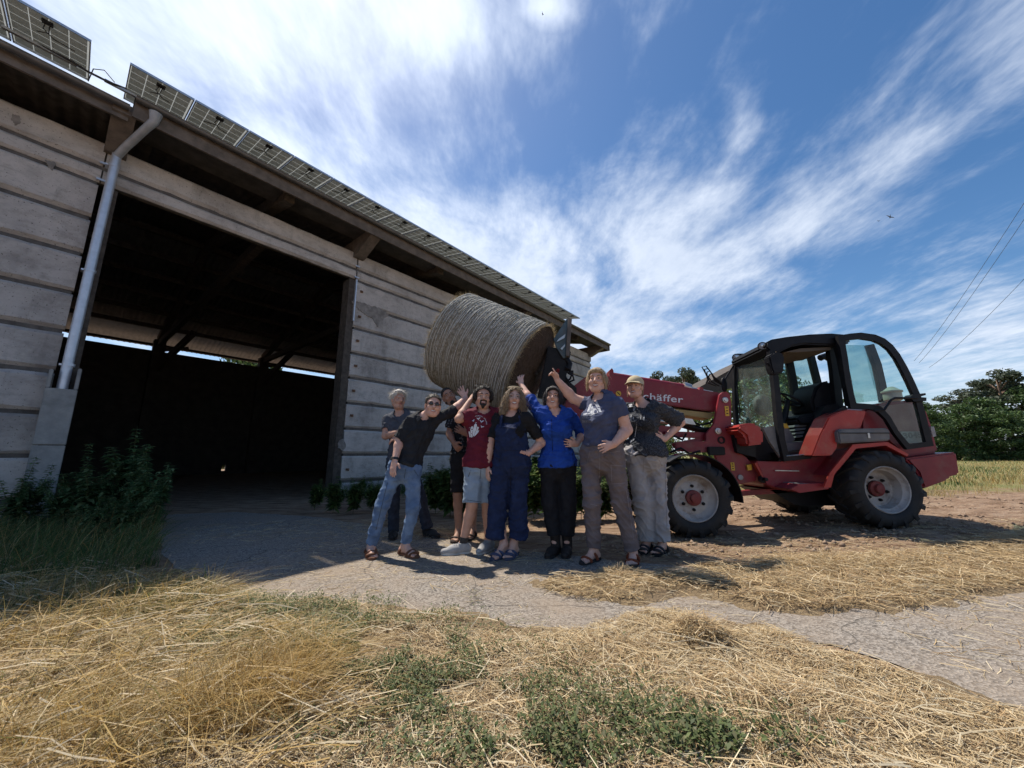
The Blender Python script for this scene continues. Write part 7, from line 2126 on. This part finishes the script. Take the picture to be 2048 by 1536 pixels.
# clods of soil on the track
rr = np.random.default_rng(91); n_ = 5200
cx_ = rr.uniform(1.0, 9.5, n_); cy_ = 3.75 + 5.0 * rr.random(n_) ** 1.5
k = fbm(cx_, cy_, 1.2, 3, 8) > 0.46; cx_, cy_ = cx_[k], cy_[k]; n_ = len(cx_)
sz = 0.008 + 0.028 * rr.random(n_) ** 3
oct_ = np.array([(1, 0, 0), (0, 1, 0), (-1, 0, 0), (0, -1, 0), (0, 0, 0.8), (0, 0, -0.5)], float)
V = oct_[None] * sz[:, None, None] * rr.uniform(0.6, 1.4, (n_, 6, 1)) + np.stack([cx_, cy_, gz(cx_, cy_) + sz * 0.25], 1)[:, None, :]
tri = np.array([(0, 1, 4), (1, 2, 4), (2, 3, 4), (3, 0, 4), (1, 0, 5), (2, 1, 5), (3, 2, 5), (0, 3, 5)])
F = (np.arange(n_) * 6)[:, None, None] + tri[None]
tag(link('soil_clods', mesh_data('soil_clods', V.reshape(-1, 3), F.reshape(-1, 3), material('soil lumps', (0.20, 0.135, 0.09), (0.36, 0.26, 0.185), 9, 0.95))), kind='stuff')

# ------------------------------------------------------------------ trees, shed, wires, birds
BARK = material('bark', (0.085, 0.065, 0.05), (0.15, 0.12, 0.095), 12, 0.9, 0.6, 30)
BARKP = material('pine bark', (0.16, 0.10, 0.07), (0.24, 0.16, 0.11), 8, 0.9, 0.5, 20)
LEAFM = material('tree leaves', (0.05, 0.09, 0.02), attr='Col', rough=0.6, trans=0.25)
def tree_mesh(seed, h, rx, cols, leaf, n, base=0.15, pine=False, clumps=26):
    r_ = np.random.default_rng(seed)
    tr = MB()
    lean = np.array([r_.uniform(-.04, .04), r_.uniform(-.04, .04), 1.0])
    tr.tube([lean * h * t + [0.1 * math.sin(5 * t + seed), 0, 0] for t in np.linspace(0, 0.95, 8)], [0.022 * h * (1 - 0.85 * t) for t in np.linspace(0, 0.95, 8)], 8)
    cl = []
    for i in range(clumps):
        t = base + (1 - base) * (i + r_.random()) / clumps
        prof = math.sin(math.pi * min(1, 0.18 + 0.82 * (t - base) / (1 - base))) ** 0.7 if not pine else max(0.15, 1 - abs((t - 0.75) / 0.35))
        a = r_.random() * 6.283; q = rx * prof * r_.uniform(0.35, 1.0)
        c = lean * h * t + np.array([q * math.cos(a), q * math.sin(a), r_.uniform(-.03, .03) * h])
        tr.tube([lean * h * max(0.05, t - 0.12), (lean * h * max(0.05, t - 0.06) + c) / 2, c], [0.007 * h, 0.005 * h, 0.002 * h], 5)
        cl.append((c, rx * r_.uniform(0.22, 0.42) * (0.8 if pine else 1)))
    per = n // clumps
    V, C = [], []
    cols = np.array(cols)
    for c, r in cl:
        d = unit_rows(r_.standard_normal((per, 3))); q = r * (0.35 + 0.65 * r_.random(per) ** 0.5)
        p = c + d * q[:, None] * np.array([1, 1, 0.72 if not pine else 0.5])
        a = unit_rows(r_.standard_normal((per, 3))); b = unit_rows(np.cross(a, d + r_.standard_normal((per, 3)) * 0.5))
        L = leaf * r_.uniform(0.5, 1.3, per)
        V.append(np.stack([p - a * L[:, None], p + b * (L * 0.5)[:, None], p + a * L[:, None], p - b * (L * 0.5)[:, None]], 1).reshape(-1, 3))
        C.append(np.repeat(cols[r_.integers(0, len(cols), per)] * r_.uniform(0.65, 1.35, per)[:, None], 4, 0))
    V = np.concatenate(V)
    return mesh_data('trunk', tr.v, tr.f, BARKP if pine else BARK, smooth=True), mesh_data('crown', V, np.arange(len(V)).reshape(-1, 4), LEAFM, col=np.concatenate(C))
OAK = [(0.050, 0.092, 0.026), (0.07, 0.115, 0.032), (0.09, 0.14, 0.042), (0.04, 0.075, 0.022)]
PIN = [(0.055, 0.075, 0.045), (0.075, 0.095, 0.055), (0.095, 0.11, 0.07)]
YLG = [(0.13, 0.17, 0.03), (0.17, 0.20, 0.04), (0.09, 0.14, 0.03), (0.22, 0.22, 0.06)]
TREES = dict(a=tree_mesh(1, 10, 4.2, OAK, 0.20, 9000, 0.04, clumps=40), b=tree_mesh(2, 10, 3.6, OAK, 0.20, 9000, 0.02, clumps=40), c=tree_mesh(3, 10, 3.0, PIN, 0.17, 6000, 0.40, True, 30), d=tree_mesh(4, 10, 4.6, YLG + OAK[:2], 0.22, 7000, 0.0, clumps=36))
def tree(u, Y, vtop, var, rz, label, cat='tree', name='tree', wide=1.0, group='trees at the edge of the yard'):
    p = at(u, 907, Y); h = at(u, vtop, Y)[2]
    o = thing(name, label, cat, (p[0], p[1], -0.05), rz, group)
    o.scale = (h / 10 * wide, h / 10 * wide, h / 10)
    link('trunk', TREES[var][0], o, local=True); link('crown', TREES[var][1], o, local=True)
for i, (u, Y, vt, var, w_, lab) in enumerate((
        (1868, 46, 812, 'b', 1.2, 'rounded green tree just behind the loader hood at the forest edge'),
        (1900, 50, 832, 'a', 1.1, 'lowest rounded tree of the forest edge, right of the loader'),
        (1938, 47, 815, 'b', 1.3, 'dense dark green tree in the middle of the forest edge'),
        (1965, 54, 780, 'c', 1.3, 'grey green pine rising behind the dense trees, left of the tallest'),
        (1985, 48, 800, 'a', 1.2, 'broad leafy tree in front of the pines at the right'),
        (2005, 56, 765, 'c', 1.2, 'grey green pine second from the right edge'),
        (2036, 52, 742, 'c', 1.1, 'tallest pine with a bare brown trunk at the right edge'),
        (2030, 45, 828, 'b', 1.2, 'low leafy tree under the tallest pine at the right edge'),
        (2090, 50, 780, 'a', 1.2, 'leafy tree cut off by the right edge of the photo'),
        (2160, 52, 770, 'b', 1.2, 'leafy tree beyond the right edge'),
        (1382, 60, 738, 'c', 0.8, 'pine top showing above the loader boom'),
        (1398, 66, 748, 'c', 0.8, 'smaller pine top right beside the one above the boom'),
        (1327, 70, 748, 'c', 0.7, 'tiny pine top above the boom behind the cap'),
        (1572, 40, 745, 'a', 0.9, 'dark tree seen through the open cab'))):
    tree(u, Y, vt, var, i * 1.7, lab, wide=w_)
for i, (u, Y, vt, w_, lab) in enumerate(((1500, 12.5, 772, 1.1, 'yellow green bush seen through the cab windscreen'), (1585, 13, 780, 1.0, 'yellow green bush seen through the cab door'), (1420, 14, 858, 1.2, 'low bush under the raised boom'), (1660, 15, 800, 1.0, 'green bush behind the cab'), (1335, 13, 868, 1.1, 'low green bush seen between the front wheel and the boom'), (1250, 14, 880, 1.2, 'green bush behind the woman pointing'))):
    tree(u, Y, vt, 'd', i * 2.1, lab, 'bush', 'bush', w_, 'bushes behind the loader')
q = bw(11, 32, 0); o = thing('tree', 'leafy tree glimpsed through the gap under the far eave of the barn', 'tree', q, 0.4, 'trees at the edge of the yard'); o.scale = (1.1, 1.1, 1.15)
link('trunk', TREES['a'][0], o, local=True); link('crown', TREES['a'][1], o, local=True)
# shed with a sloping brown roof behind the cab
shed = thing('shed', 'open shed with brown sloping roof behind the loader cab', 'shed', at(1490, 907, 17) * [1, 1, 0])
BR_ = material('brown fibre cement roof', (0.06, 0.048, 0.038), (0.10, 0.08, 0.065), 3, 0.9, 0.3, 20)
MB().prism([at(u, v, 16) for u, v in ((1396, 776), (1548, 690), (1552, 742), (1400, 806))], (0.3, 5, 0.0)).build('roof', BR_, shed)
for (u, v) in ((1408, 800), (1545, 745)):
    t_ = at(u, v, 16.6); MB().box((t_[0] - 0.08, 16.5, 0), (t_[0] + 0.08, 16.7, t_[2] + 0.1)).build('post', WOODD, shed)
# overhead wires
for i, ((u0, v0, Y0), (u1, v1, Y1), lab) in enumerate((((2160, 232, 22), (1828, 722, 110), 'thin overhead wire, uppermost of the three at the right'), ((2160, 272, 22), (1838, 726, 110), 'thin overhead wire, middle one of the three at the right'), ((2160, 440, 24), (1858, 735, 110), 'thin overhead wire, lowest of the three at the right'))):
    a, b = at(u0, v0, Y0), at(u1, v1, Y1)
    pts_ = [a + (b - a) * t - np.array([0, 0, 0.9 * 4 * t * (1 - t)]) for t in np.linspace(0, 1, 14)]
    tag(MB().tube(pts_, [0.016 + 0.03 * t for t in np.linspace(0, 1, 14)], 5).build('power_line', BLACKP), lab, 'wire', 'overhead wires')
# birds
def bird_thing(u, v, D, s, rz, bank_, lab):
    d = ray(u, v); d = d / np.linalg.norm(d); p = np.array([0, 0, CAM_H]) + d * D
    o = thing('bird', lab, 'bird', p, rz, 'birds in the sky'); o.rotation_euler = (bank_, 0.3, rz)
    BM_ = material('dark plumage', (0.03, 0.028, 0.03), (0.05, 0.045, 0.045), 20, 0.8)
    MB().lathe((-0.16 * s, 0, 0), (1, 0, 0), [(0, 0.004 * s), (0.05 * s, 0.03 * s), (0.14 * s, 0.04 * s), (0.22 * s, 0.028 * s), (0.26 * s, 0.03 * s), (0.29 * s, 0.02 * s), (0.32 * s, 0.002 * s)], 8).build('body', BM_, o, local=True, smooth=True)
    for q in (-1, 1):
        MB().prism([(0.06 * s, 0.03 * q * s, 0), (0.05 * s, 0.18 * q * s, 0.05 * s), (0.0, 0.36 * q * s, 0.03 * s), (-0.04 * s, 0.2 * q * s, 0.045 * s), (-0.06 * s, 0.03 * q * s, 0)], (0, 0, 0.006 * s)).build('wing', BM_, o, local=True)
    MB().prism([(-0.15 * s, 0.012 * s, 0), (-0.15 * s, -0.012 * s, 0), (-0.27 * s, -0.035 * s, 0), (-0.27 * s, 0.035 * s, 0)], (0, 0, 0.006 * s)).build('tail', BM_, o, local=True)
bird_thing(1780, 434, 48, 1.0, 0.9, 0.9, 'dark bird flying over the loader')
bird_thing(1757, 442, 60, 0.6, 0.4, 0.6, 'smaller bird beside the one over the loader')
bird_thing(1085, 28, 46, 0.7, 1.4, 1.2, 'bird high up at the edge of the cloud')
